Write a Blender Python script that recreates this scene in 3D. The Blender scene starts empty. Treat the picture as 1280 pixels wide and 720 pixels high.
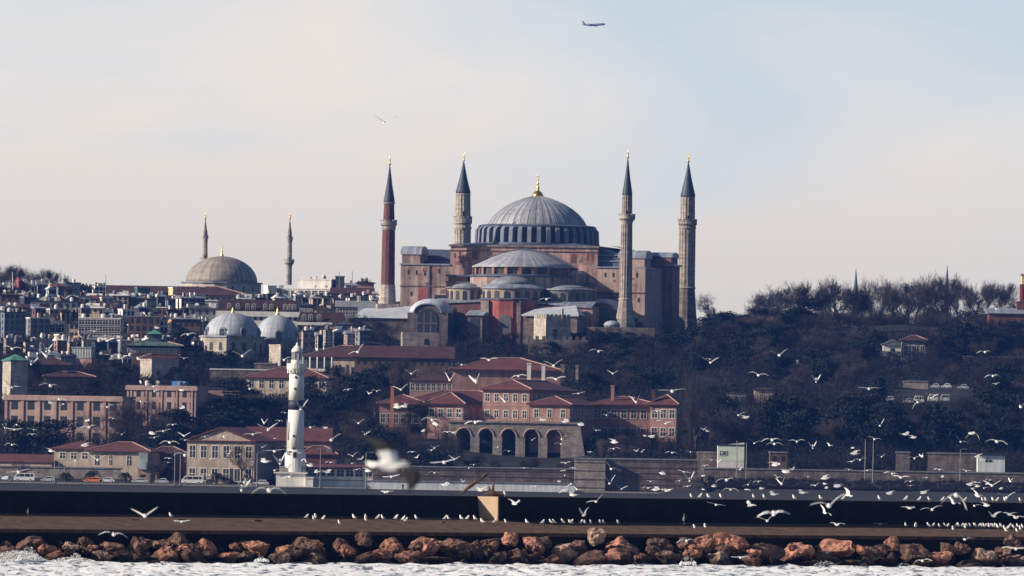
import bpy, bmesh, math, random
from mathutils import Vector, Matrix
R = math.radians
PI = math.pi
SC = bpy.context.scene
COL = SC.collection
rnd = random.Random(7)

# ------------------------------------------------------------------ camera
F = 12300.0            # focal length in photograph pixels (1280 wide)
CAMZ = 9.5
ROLL = R(0.95)
PITCH = math.atan(205 / F)
cam_d = bpy.data.cameras.new('camera')
cam = bpy.data.objects.new('camera', cam_d)
COL.objects.link(cam)
cam.location = (0, 0, CAMZ)
CM = Matrix.Rotation(R(90) + PITCH, 3, 'X') @ Matrix.Rotation(ROLL, 3, 'Z')
cam.rotation_euler = CM.to_euler()
cam_d.sensor_width = 36
cam_d.lens = F / 1280 * 36
cam_d.clip_start = 1
cam_d.clip_end = 80000
cam_d.dof.use_dof = True
cam_d.dof.focus_distance = 1300
cam_d.dof.aperture_fstop = (cam_d.lens / 1000) / 0.085
SC.camera = cam

# ------------------------------------------------------------------ light
SUN_AZ = Vector((-0.975, -0.225))     # from the left, very slightly on the camera's side
SUN_EL = R(25)
world = bpy.data.worlds.new("World")
SC.world = world
world.use_nodes = True
def build_world():
    nt = world.node_tree
    nt.nodes.clear()
    N = nt.nodes.new; L = nt.links.new
    out = N('ShaderNodeOutputWorld'); bg = N('ShaderNodeBackground')
    bg.inputs['Strength'].default_value = 0.055
    sky = N('ShaderNodeTexSky'); sky.sky_type = 'NISHITA'; sky.sun_disc = False
    sky.sun_elevation = SUN_EL
    sky.sun_rotation = math.atan2(SUN_AZ.x, SUN_AZ.y)
    sky.air_density = 1.0; sky.dust_density = 1.0; sky.ozone_density = 1.0
    tc = N('ShaderNodeTexCoord')
    mp = N('ShaderNodeMapping'); mp.inputs['Scale'].default_value = (17, 17, 52)
    L(tc.outputs['Generated'], mp.inputs['Vector'])
    n1 = N('ShaderNodeTexNoise'); n1.inputs['Scale'].default_value = 1.0; n1.inputs['Detail'].default_value = 5
    n1.inputs['Roughness'].default_value = 0.5; n1.inputs['Distortion'].default_value = 0.6
    L(mp.outputs[0], n1.inputs['Vector'])
    sep = N('ShaderNodeSeparateXYZ'); L(tc.outputs['Generated'], sep.inputs[0])
    # cloud cover: closed near the horizon and to the left, opening to pale blue upwards and to the right
    def rng(sock, a, b, c, d):
        q = N('ShaderNodeMapRange'); q.inputs[1].default_value = a; q.inputs[2].default_value = b; q.inputs[3].default_value = c; q.inputs[4].default_value = d
        L(sock, q.inputs[0]); return q.outputs[0]
    def add(a, b, clamp=False):
        q = N('ShaderNodeMath'); q.operation = 'ADD'; q.use_clamp = clamp; L(a, q.inputs[0]); L(b, q.inputs[1]); return q.outputs[0]
    el = rng(sep.outputs['Z'], 0.024, 0.050, 0.75, 0.05)
    rt = rng(sep.outputs['X'], -0.02, 0.055, 0.25, -0.55)
    hi = rng(sep.outputs['Z'], 0.06, 0.35, 0.0, -0.9)
    ns = rng(n1.outputs['Fac'], 0.30, 0.70, -0.45, 0.85)
    cover = add(add(add(el, rt), hi), ns, True)
    # cloud colour: greyer at the horizon, creamy white above
    cr = N('ShaderNodeValToRGB')
    e = cr.color_ramp.elements
    e[0].position = 0.0; e[0].color = CLOUD_LOW
    e[1].position = 0.8; e[1].color = CLOUD_HIGH
    mz = N('ShaderNodeMapRange'); mz.inputs[1].default_value = 0.01; mz.inputs[2].default_value = 0.045
    L(sep.outputs['Z'], mz.inputs[0]); L(mz.outputs[0], cr.inputs[0])
    sc = N('ShaderNodeVectorMath'); sc.operation = 'SCALE'; sc.inputs['Scale'].default_value = CLOUD_GAIN
    L(cr.outputs[0], sc.inputs[0])
    # pale blue veil between the clouds
    veil = N('ShaderNodeVectorMath'); veil.operation = 'SCALE'; veil.inputs['Scale'].default_value = CLOUD_GAIN
    veil.inputs[0].default_value = VEIL
    fr = N('ShaderNodeMapRange'); fr.inputs[1].default_value = 0.06; fr.inputs[2].default_value = 0.3
    fr.inputs[3].default_value = 0.97; fr.inputs[4].default_value = 0.0
    L(sep.outputs['Z'], fr.inputs[0])
    m0 = N('ShaderNodeMix'); m0.data_type = 'RGBA'
    L(fr.outputs[0], m0.inputs['Factor']); L(sky.outputs[0], m0.inputs['A']); L(veil.outputs[0], m0.inputs['B'])
    m1 = N('ShaderNodeMix'); m1.data_type = 'RGBA'
    L(cover, m1.inputs['Factor']); L(m0.outputs['Result'], m1.inputs['A']); L(sc.outputs[0], m1.inputs['B'])
    # the veil lies in the western sky, in front of the camera; elsewhere the plain clear sky
    wy = N('ShaderNodeMapRange'); wy.inputs[1].default_value = 0.80; wy.inputs[2].default_value = 0.975
    L(sep.outputs['Y'], wy.inputs[0])
    m2 = N('ShaderNodeMix'); m2.data_type = 'RGBA'
    L(wy.outputs[0], m2.inputs['Factor']); L(sky.outputs[0], m2.inputs['A']); L(m1.outputs['Result'], m2.inputs['B'])
    L(m2.outputs['Result'], bg.inputs['Color']); L(bg.outputs[0], out.inputs['Surface'])
CLOUD_GAIN = 11.6
CLOUD_LOW = (0.83, 0.75, 0.595, 1)
CLOUD_HIGH = (1.12, 1.00, 0.80, 1)
VEIL = (0.79, 0.865, 0.83)
build_world()
sd = bpy.data.lights.new('sun', 'SUN'); sd.energy = 5.0; sd.angle = R(0.53); sd.color = (1.0, 0.86, 0.70)
sun = bpy.data.objects.new('sun', sd); COL.objects.link(sun)
sv = Vector((SUN_AZ.x * math.cos(SUN_EL), SUN_AZ.y * math.cos(SUN_EL), math.sin(SUN_EL)))
sun.rotation_euler = sv.to_track_quat('Z', 'Y').to_euler()
sun.location = (0, 0, 300)
SC.view_settings.view_transform = 'Standard'
SC.view_settings.look = 'None'
SC.view_settings.exposure = 0.65
SC.view_settings.gamma = 1
SC.view_settings.use_curve_mapping = False
SC.cycles.max_bounces = 5
SC.cycles.diffuse_bounces = 2
SC.cycles.volume_bounces = 0
SC.cycles.transparent_max_bounces = 4
SC.cycles.use_denoising = True

# ------------------------------------------------------------------ pixel / world helpers
def ray(px, py):
    return CM @ Vector(((px - 640) / F, -(py - 360) / F, -1))
def W(px, py, D):
    v = ray(px, py); v = v * (D / v.y)
    return Vector((v.x, v.y, v.z + CAMZ))
PROF = [(-1e5, -6), (1830, -6), (1850, -0.6), (1870, -0.45), (2398, -0.45), (2404, 0.02), (2436, 0.30), (2450, 1.8), (2500, 6.2), (2535, 9.3), (2590, 14.5), (2640, 18.3), (2700, 22.4), (2740, 25.3),
        (2800, 28.8), (2880, 34.5), (2940, 39.4), (2980, 43.7), (3010, 46.0), (3080, 48.0), (3190, 53.6), (3270, 57.4), (3345, 60.4), (3400, 60.6), (3600, 56), (4500, 12), (6000, 2), (1e6, 2)]
def lerp(a, b, t): return a + (b - a) * t
def prof(y):
    for (a, za), (b, zb) in zip(PROF, PROF[1:]):
        if y <= b: return lerp(za, zb, (y - a) / (b - a))
    return PROF[-1][1]
def ground(x, y):
    z = prof(y)
    t = min(1, max(0, (x + 30) / 45))
    k = min(1, max(0, (x - 46) / 4))
    if k and y < 2500: z = lerp(z, max(z, lerp(0.2, 3.7, min(1, max(0, (y - 2345) / 100)))), k)
    u = min(1, max(0, (x - 45) / 25)) * max(0, 1 - abs(y - 2990) / 110)
    z += 4.5 * u
    if y > 3000: z = min(z, lerp(80, 49.5, t))
    if -24 < x < 22 and 2470 < y < 2556: z = min(z, 6.0)
    if y > 2470:
        z += 0.9 * math.sin(x * 0.06 + y * 0.021) + 0.5 * math.sin(x * 0.17 - y * 0.05)
    return z
def B(px, py):
    """point of the terrain seen at a pixel"""
    lo, hi = 2385.0, 3460.0
    for _ in range(40):
        m = (lo + hi) / 2
        p = W(px, py, m)
        if p.z > ground(p.x, p.y): lo = m
        else: hi = m
    p = W(px, py, lo)
    return Vector((p.x, p.y, ground(p.x, p.y)))
def sc_at(D): return F / D

# ------------------------------------------------------------------ materials
MATS = {}
def mat(name, col, rough=0.8, var=0.25, scale=0.35, bump=0.0, metal=0.0, kind='', spec=0.3, dark=None, bscale=None, streak=0.0):
    if name in MATS: return MATS[name]
    m = bpy.data.materials.new(name); m.use_nodes = True
    nt = m.node_tree; N = nt.nodes.new; L = nt.links.new
    b = nt.nodes['Principled BSDF']
    b.inputs['Roughness'].default_value = rough; b.inputs['Metallic'].default_value = metal
    b.inputs['Specular IOR Level'].default_value = spec
    tc = N('ShaderNodeTexCoord')
    n = N('ShaderNodeTexNoise'); n.inputs['Scale'].default_value = scale; n.inputs['Detail'].default_value = 6
    n.inputs['Roughness'].default_value = 0.65
    L(tc.outputs['Object'], n.inputs['Vector'])
    r = N('ShaderNodeMapRange'); r.inputs[1].default_value = 0.3; r.inputs[2].default_value = 0.7
    L(n.outputs['Fac'], r.inputs[0])
    mx = N('ShaderNodeMix'); mx.data_type = 'RGBA'
    c0 = dark if dark else tuple(c * (1 - var * 1.6) for c in col)
    c1 = tuple(min(1, c * (1 + var * 0.7)) for c in col)
    mx.inputs['A'].default_value = (*c0, 1); mx.inputs['B'].default_value = (*c1, 1)
    L(r.outputs[0], mx.inputs['Factor'])
    last = mx.outputs['Result']
    def mul(last, facsock, a, bb):
        rr = N('ShaderNodeMapRange'); rr.inputs[3].default_value = a; rr.inputs[4].default_value = bb
        L(facsock, rr.inputs[0])
        v = N('ShaderNodeVectorMath'); v.operation = 'SCALE'
        L(last, v.inputs[0]); L(rr.outputs[0], v.inputs['Scale'])
        return v.outputs[0]
    if streak:
        mp = N('ShaderNodeMapping'); mp.inputs['Scale'].default_value = (1.3, 1.3, 0.09)
        L(tc.outputs['Object'], mp.inputs['Vector'])
        s = N('ShaderNodeTexNoise'); s.inputs['Scale'].default_value = 0.8; s.inputs['Detail'].default_value = 4
        L(mp.outputs[0], s.inputs['Vector'])
        rs = N('ShaderNodeMapRange'); rs.inputs[1].default_value = 0.38; rs.inputs[2].default_value = 0.62
        L(s.outputs['Fac'], rs.inputs[0])
        last = mul(last, rs.outputs[0], 1 - streak, 1.0)
    hsock = n.outputs['Fac']
    if kind == 'block':      # coursed masonry
        br = N('ShaderNodeTexBrick'); br.inputs['Scale'].default_value = 1.0
        br.inputs['Brick Width'].default_value = 1.3; br.inputs['Row Height'].default_value = 0.62
        br.inputs['Mortar Size'].default_value = 0.05
        br.inputs['Color1'].default_value = (1, 1, 1, 1); br.inputs['Color2'].default_value = (0.62, 0.6, 0.6, 1)
        br.inputs['Mortar'].default_value = (0.45, 0.43, 0.42, 1)
        sp = N('ShaderNodeSeparateXYZ'); L(tc.outputs['Object'], sp.inputs[0])
        ax = N('ShaderNodeMath'); ax.operation = 'ADD'; L(sp.outputs[0], ax.inputs[0]); L(sp.outputs[1], ax.inputs[1])
        cb = N('ShaderNodeCombineXYZ'); L(ax.outputs[0], cb.inputs[0]); L(sp.outputs[2], cb.inputs[1])
        L(cb.outputs[0], br.inputs['Vector'])
        mm = N('ShaderNodeMix'); mm.data_type = 'RGBA'; mm.blend_type = 'MULTIPLY'; mm.inputs['Factor'].default_value = 0.8
        L(last, mm.inputs['A']); L(br.outputs['Color'], mm.inputs['B']); last = mm.outputs['Result']
    if kind == 'tile':       # roof tiles in rows
        wv = N('ShaderNodeTexWave'); wv.wave_type = 'BANDS'; wv.bands_direction = 'X'
        wv.inputs['Scale'].default_value = 1.1; wv.inputs['Distortion'].default_value = 0.5
        L(tc.outputs['Object'], wv.inputs['Vector'])
        last = mul(last, wv.outputs['Fac'], 0.72, 1.12)
    if kind in ('lead', 'leadflat'):
        sp = N('ShaderNodeSeparateXYZ'); L(tc.outputs['Object'], sp.inputs[0])
        if kind == 'lead':
            at = N('ShaderNodeMath'); at.operation = 'ARCTAN2'; L(sp.outputs[1], at.inputs[0]); L(sp.outputs[0], at.inputs[1])
            fm = N('ShaderNodeMath'); fm.operation = 'MULTIPLY'; fm.inputs[1].default_value = 96 / (2 * PI); L(at.outputs[0], fm.inputs[0])
        else:
            fm = N('ShaderNodeMath'); fm.operation = 'MULTIPLY'; fm.inputs[1].default_value = 1.1; L(sp.outputs[0], fm.inputs[0])
        fl = N('ShaderNodeMath'); fl.operation = 'FLOOR'; L(fm.outputs[0], fl.inputs[0])
        wn = N('ShaderNodeTexWhiteNoise'); wn.noise_dimensions = '1D'; L(fl.outputs[0], wn.inputs['W'])
        last = mul(last, wn.outputs['Value'], 0.74, 1.2)
        fc = N('ShaderNodeMath'); fc.operation = 'FRACT'; L(fm.outputs[0], fc.inputs[0])
        ed = N('ShaderNodeMapRange'); ed.inputs[1].default_value = 0.0; ed.inputs[2].default_value = 0.22
        L(fc.outputs[0], ed.inputs[0])
        last = mul(last, ed.outputs[0], 0.6, 1.0)
        hz = N('ShaderNodeMath'); hz.operation = 'MULTIPLY'; hz.inputs[1].default_value = 0.7; L(sp.outputs[2], hz.inputs[0])
        hf = N('ShaderNodeMath'); hf.operation = 'FRACT'; L(hz.outputs[0], hf.inputs[0])
        he = N('ShaderNodeMapRange'); he.inputs[1].default_value = 0.0; he.inputs[2].default_value = 0.2; L(hf.outputs[0], he.inputs[0])
        last = mul(last, he.outputs[0], 0.85, 1.0)
    if kind == 'wet':        # dark tide band near the water line
        g = N('ShaderNodeNewGeometry'); sp = N('ShaderNodeSeparateXYZ'); L(g.outputs['Position'], sp.inputs[0])
        nz = N('ShaderNodeMath'); nz.operation = 'MULTIPLY_ADD'; nz.inputs[1].default_value = 1.2; L(n.outputs['Fac'], nz.inputs[0]); L(sp.outputs[2], nz.inputs[2])
        wr = N('ShaderNodeMapRange'); wr.inputs[1].default_value = 1.15; wr.inputs[2].default_value = 2.0; L(nz.outputs[0], wr.inputs[0])
        last = mul(last, wr.outputs[0], 0.12, 1.0)
    if bump:
        n2 = N('ShaderNodeTexNoise'); n2.inputs['Scale'].default_value = bscale or scale * 4; n2.inputs['Detail'].default_value = 8
        L(tc.outputs['Object'], n2.inputs['Vector'])
        bp = N('ShaderNodeBump'); bp.inputs['Strength'].default_value = bump; bp.inputs['Distance'].default_value = 0.3
        L(n2.outputs['Fac'], bp.inputs['Height']); L(bp.outputs[0], b.inputs['Normal'])
    L(last, b.inputs['Base Color'])
    MATS[name] = m
    return m

GOLD = mat('gilded_metal', (0.85, 0.52, 0.16), 0.3, 0.1, metal=1.0)
LEAD = mat('lead_dome_sheets', (0.33, 0.345, 0.385), 0.55, 0.18, 0.15, kind='lead', streak=0.2)
LEADF = mat('lead_roof_sheets', (0.24, 0.27, 0.33), 0.5, 0.25, 0.2, kind='leadflat')
LEADD = mat('dark_lead', (0.075, 0.095, 0.14), 0.6, 0.3, 0.3)
SPIRE = mat('spire_lead', (0.035, 0.05, 0.075), 0.55, 0.3, 0.5)
STONE = mat('grey_limestone', (0.40, 0.35, 0.315), 0.9, 0.28, 0.5, kind='block', streak=0.2)
STONEW = mat('pale_limestone', (0.50, 0.45, 0.39), 0.9, 0.25, 0.5, kind='block', streak=0.2)
STONED = mat('weathered_stone', (0.24, 0.20, 0.18), 0.95, 0.35, 0.4, kind='block', streak=0.3)
BRICK = mat('red_brick', (0.15, 0.068, 0.058), 0.9, 0.25, 0.4, streak=0.15)
PINK = mat('pink_plaster', (0.46, 0.29, 0.26), 0.9, 0.36, 0.22, streak=0.5, bump=.1)
PINKG = mat('faded_pink_plaster', (0.40, 0.30, 0.27), 0.9, 0.40, 0.16, streak=0.5)
CREAM = mat('cream_plaster', (0.50, 0.40, 0.31), 0.9, 0.2, 0.2, streak=0.25)
REDP = mat('brick_red_plaster', (0.30, 0.095, 0.075), 0.9, 0.25, 0.2, streak=0.3)
DARKW = mat('dark_window_glass', (0.02, 0.025, 0.035), 0.35, 0.2, 1.0, spec=0.5)
FRAME = mat('white_frame', (0.55, 0.52, 0.48), 0.7, 0.1)
TILE = mat('red_roof_tiles', (0.11, 0.038, 0.036), 0.85, 0.25, 0.3, kind='tile')
TILED = mat('dark_red_roof_tiles', (0.06, 0.028, 0.028), 0.85, 0.3, 0.3, kind='tile')
WHITE = mat('white_paint', (0.74, 0.72, 0.69), 0.7, 0.1, 0.4, streak=0.2)
WHITEL = mat('lighthouse_paint', (0.78, 0.77, 0.73), 0.6, 0.07, 0.5, streak=0.18)
BLACKP = mat('black_paint', (0.03, 0.035, 0.05), 0.6, 0.4, 1.0)

# ------------------------------------------------------------------ mesh helpers
class MB:
    def __init__(s): s.v = []; s.f = []; s.m = []; s.mi = 0
    def quad(s, *idx): s.f.append(idx); s.m.append(s.mi)
    def add(s, vs, fs):
        o = len(s.v); s.v += [tuple(v) for v in vs]
        for f in fs: s.f.append(tuple(i + o for i in f)); s.m.append(s.mi)
        return s
    def box(s, x0, x1, y0, y1, z0, z1):
        s.add([(x0, y0, z0), (x1, y0, z0), (x1, y1, z0), (x0, y1, z0), (x0, y0, z1), (x1, y0, z1), (x1, y1, z1), (x0, y1, z1)],
              [(0, 3, 2, 1), (4, 5, 6, 7), (0, 1, 5, 4), (1, 2, 6, 5), (2, 3, 7, 6), (3, 0, 4, 7)]); return s
    def rbox(s, c, ang, w, d, z0, z1):
        ca, sa = math.cos(ang), math.sin(ang)
        P = [(c[0] + ca * x - sa * y, c[1] + sa * x + ca * y) for x, y in ((-w/2, -d/2), (w/2, -d/2), (w/2, d/2), (-w/2, d/2))]
        return s.prism(P, z0, z1)
    def prism(s, P, z0, z1):
        n = len(P)
        s.add([(x, y, z0) for x, y in P] + [(x, y, z1) for x, y in P],
              [tuple(range(n - 1, -1, -1)), tuple(range(n, 2 * n))] + [(i, (i + 1) % n, n + (i + 1) % n, n + i) for i in range(n)]); return s
    def xprism(s, P, y0, y1):
        """outline in x-z (counter-clockwise seen from -y) pushed along y"""
        n = len(P)
        s.add([(x, y0, z) for x, z in P] + [(x, y1, z) for x, z in P],
              [tuple(range(n)), tuple(range(2 * n - 1, n - 1, -1))] + [((i + 1) % n, i, n + i, n + (i + 1) % n) for i in range(n)]); return s
    def lathe(s, prof, n=24, c=(0, 0), a0=0.0, a1=2 * PI):
        full = abs(a1 - a0 - 2 * PI) < 1e-6
        m = n if full else n + 1
        vs = []
        for r, z in prof:
            for k in range(m):
                a = a0 + (a1 - a0) * k / n
                vs.append((c[0] + r * math.cos(a), c[1] + r * math.sin(a), z))
        fs = []
        for i in range(len(prof) - 1):
            for k in range(n):
                k2 = (k + 1) % m if full else k + 1
                fs.append((i * m + k, i * m + k2, (i + 1) * m + k2, (i + 1) * m + k))
        if full:
            if prof[0][0] > 1e-4: fs.append(tuple(range(m - 1, -1, -1)))
            if prof[-1][0] > 1e-4: fs.append(tuple(range((len(prof) - 1) * m, len(prof) * m)))
        s.add(vs, fs); return s
    def tube(s, pts, rads, n=5):
        pts = [Vector(p) for p in pts]; m = len(pts); vs = []
        for i, p in enumerate(pts):
            d = (pts[min(i + 1, m - 1)] - pts[max(i - 1, 0)])
            if d.length < 1e-6: d = Vector((0, 0, 1))
            d.normalize()
            a = d.cross(Vector((0.3, 0.9, 0.1))); a.normalize(); b = d.cross(a)
            for k in range(n):
                t = 2 * PI * k / n
                vs.append(p + (a * math.cos(t) + b * math.sin(t)) * rads[i])
        fs = [(i * n + k, i * n + (k + 1) % n, (i + 1) * n + (k + 1) % n, (i + 1) * n + k) for i in range(m - 1) for k in range(n)]
        fs += [tuple(range(n - 1, -1, -1)), tuple(range((m - 1) * n, m * n))]
        s.add(vs, fs); return s
    def mesh(s, name, mats, smooth=False):
        me = bpy.data.meshes.new(name); me.from_pydata(s.v, [], s.f)
        for m in (mats if isinstance(mats, (list, tuple)) else [mats]): me.materials.append(m)
        me.polygons.foreach_set('material_index', s.m)
        if smooth: me.polygons.foreach_set('use_smooth', [True] * len(me.polygons))
        me.update(); return me
    def build(s, name, mats, parent=None, smooth=False, loc=None):
        return link(name, s.mesh(name, mats, smooth), parent, loc)
def link(name, me, parent=None, loc=None):
    o = bpy.data.objects.new(name, me); COL.objects.link(o)
    if parent: o.parent = parent
    if loc is not None: o.location = loc
    return o
def tag(o, label, cat, group=None, kind=None):
    if label: o['label'] = label
    if cat: o['category'] = cat
    if group: o['group'] = group
    if kind: o['kind'] = kind
    return o
def thing(name, label, cat, loc, yaw=0, group=None):
    o = bpy.data.objects.new(name, None); COL.objects.link(o)
    o.location = loc; o.rotation_euler = (0, 0, yaw); o.empty_display_size = 1
    return tag(o, label, cat, group)
def smooth_angle(me, deg=35):
    me.polygons.foreach_set('use_smooth', [True] * len(me.polygons))
    try: me.set_sharp_from_angle(angle=R(deg))
    except Exception: pass
ORD = ['', 'first', 'second', 'third', 'fourth', 'fifth', 'sixth', 'seventh', 'eighth', 'ninth', 'tenth', 'eleventh', 'twelfth', 'thirteenth', 'fourteenth',
       'fifteenth', 'sixteenth', 'seventeenth', 'eighteenth', 'nineteenth', 'twentieth']
TENS = ['', '', 'twenty', 'thirty', 'forty', 'fifty', 'sixty', 'seventy', 'eighty', 'ninety']
def ordn(n):
    if n <= 20: return ORD[n]
    if n % 10 == 0: return TENS[n // 10][:-1] + 'ieth'
    return TENS[n // 10] + '-' + ORD[n % 10]
# ------------------------------------------------------------------ the setting
def build_terrain():
    ys = [1800, 1830, 1850, 1870, 2000, 2140, 2230, 2300, 2345, 2370, 2398, 2404, 2420, 2436, 2448, 2464, 2480, 2500] + list(range(2520, 3480, 20)) + [3520, 3600, 3800, 4500, 6000, 12000, 30000]
    xs = [-20000, -6000, -2500, -900, -500, -300] + list(range(-240, 241, 12)) + [300, 500, 900, 2500, 6000, 20000]
    mb = MB(); n = len(xs)
    for y in ys:
        for x in xs: mb.v.append((x, y, ground(x, y) + (0.3 * math.sin(x * 1.7 + y) if 2490 < y < 3480 else 0)))
    for j in range(len(ys) - 1):
        for i in range(n - 1): mb.quad(j * n + i, j * n + i + 1, (j + 1) * n + i + 1, (j + 1) * n + i)
    m = mat('hill_soil_and_scrub', (0.012, 0.010, 0.011), 0.95, 0.5, 0.06, dark=(0.004, 0.006, 0.006), bump=0.6, bscale=0.8)
    return tag(mb.build('hillside', m), None, None, kind='structure')
build_terrain()
def build_sea():
    m = bpy.data.materials.new('sea_water'); m.use_nodes = True
    nt = m.node_tree; N = nt.nodes.new; L = nt.links.new
    b = nt.nodes['Principled BSDF']
    b.inputs['Base Color'].default_value = (0.30, 0.36, 0.40, 1); b.inputs['Roughness'].default_value = 0.25
    b.inputs['IOR'].default_value = 1.33
    tc = N('ShaderNodeTexCoord')
    mp = N('ShaderNodeMapping'); mp.inputs['Scale'].default_value = (1, 0.35, 1)
    L(tc.outputs['Object'], mp.inputs[0])
    n = N('ShaderNodeTexNoise'); n.inputs['Scale'].default_value = 0.9; n.inputs['Detail'].default_value = 8; n.inputs['Roughness'].default_value = 0.65
    L(mp.outputs[0], n.inputs['Vector'])
    cr = N('ShaderNodeValToRGB'); e = cr.color_ramp.elements
    e[0].position = 0.39; e[0].color = (0.10, 0.12, 0.15, 1); e[1].position = 0.50; e[1].color = (0.98, 0.98, 0.98, 1)  # pale colour stands in for foam and bright sky reflection
    L(n.outputs['Fac'], cr.inputs[0]); L(cr.outputs[0], b.inputs['Base Color'])
    bp = N('ShaderNodeBump'); bp.inputs['Strength'].default_value = 0.5; bp.inputs['Distance'].default_value = 0.25
    L(n.outputs['Fac'], bp.inputs['Height']); L(bp.outputs[0], b.inputs['Normal'])
    mb = MB(); r = random.Random(3)
    # fine wave sheet in front of the breakwater
    ys = [680 + 1.1 * k for k in range(190)]; xs = [-60 + 0.8 * k for k in range(150)]
    def wz(x, y):
        return (0.16 * math.sin(y * 0.9 + 1.6 * math.sin(x * 0.23)) + 0.10 * math.sin(y * 1.7 - x * 0.5 + 2 * math.sin(x * .11 + y * .07))
                + 0.07 * math.sin(x * 1.9 + y * 0.8) + 0.05 * math.sin(x * 3.1 - y * 2.3))
    n0 = len(xs)
    for y in ys:
        for x in xs:
            ex = min(1, (x + 60) / 8, (59.2 - x) / 8, (y - 680) / 8, (887.9 - y) / 8); ex = max(0, ex)
            mb.v.append((x, y, wz(x, y) * ex))
    for j in range(len(ys) - 1):
        for i in range(n0 - 1): mb.quad(j * n0 + i, j * n0 + i + 1, (j + 1) * n0 + i + 1, (j + 1) * n0 + i)
    X0, X1, Y0, Y1 = xs[0], xs[-1], ys[0], ys[-1]
    BX = 20000
    for (a, b2, c, d) in ((-BX, BX, -3000, Y0), (-BX, X0, Y0, Y1), (X1, BX, Y0, Y1), (-BX, BX, Y1, 1880)):
        mb.add([(a, c, 0), (b2, c, 0), (b2, d, 0), (a, d, 0)], [(0, 1, 2, 3)])
    tag(mb.build('sea', m, smooth=True), None, None, kind='structure')
build_sea()
def build_roads():
    ASPH = mat('asphalt', (0.07, 0.07, 0.075), 0.9, 0.2, 0.5)
    mb = MB()
    for (a, b) in ((-260, 40),):
        mb.add([(a, 2406.5, .12), (b, 2406.5, .12), (b, 2432, .34), (a, 2432, .34)], [(0, 1, 2, 3)])
    tag(mb.build('coast_road', ASPH), None, None, kind='structure')
    PV = mat('pavement_concrete', (0.3, 0.28, 0.26), 0.9, 0.2, 0.6)
    mb = MB().box(-260, 40, 2403, 2406.5, -1.0, .18)
    tag(mb.build('quay_pavement', PV), None, None, kind='structure')
build_roads()

# ------------------------------------------------------------------ breakwater (runs away from the camera to the right, at 45 degrees)
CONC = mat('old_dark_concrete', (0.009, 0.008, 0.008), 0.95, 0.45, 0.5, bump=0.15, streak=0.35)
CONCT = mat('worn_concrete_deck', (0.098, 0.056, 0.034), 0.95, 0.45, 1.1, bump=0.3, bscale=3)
BWP = W(0, 703, 784); BWQ = W(1280, 712, 872)
U = Vector((BWQ.x - BWP.x, BWQ.y - BWP.y, 0)).normalized()
NF = Vector((U.y, -U.x, 0))          # towards the camera and to the right
def on_line(px, off):
    """distance at which pixel column px meets the line offset 'off' metres in front of the breakwater's front face"""
    o = Vector((BWP.x, BWP.y, 0)) + NF * off
    v = ray(px, 640)
    # (t*v.x, t*v.y) = o + s*U
    det = v.x * (-U.y) - v.y * (-U.x)
    t = (o.x * (-U.y) - o.y * (-U.x)) / det
    return t * v.y
def z_at(px, py, D): return W(px, py, D).z
WB = 10.5   # distance from the ledge's edge back to the parapet
ZTOP = (z_at(0, 614.5, on_line(0, -12)) + z_at(1280, 630, on_line(1280, -9))) / 2 + 0.10
ZFRONT = (z_at(0, 663, on_line(0, 0)) + z_at(1280, 669.5, on_line(1280, 0))) / 2
SL = ((z_at(0, 646, on_line(0, -8.3)) - ZFRONT) / 8.3, (z_at(1280, 655.5, on_line(1280, -6.2)) - ZFRONT) / 6.2)
ZBACK = ZFRONT + (SL[0] + SL[1]) / 2 * WB - 0.30
print('breakwater z', ZTOP, ZBACK, ZFRONT, on_line(0, 0), on_line(1280, 0), SL)
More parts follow.
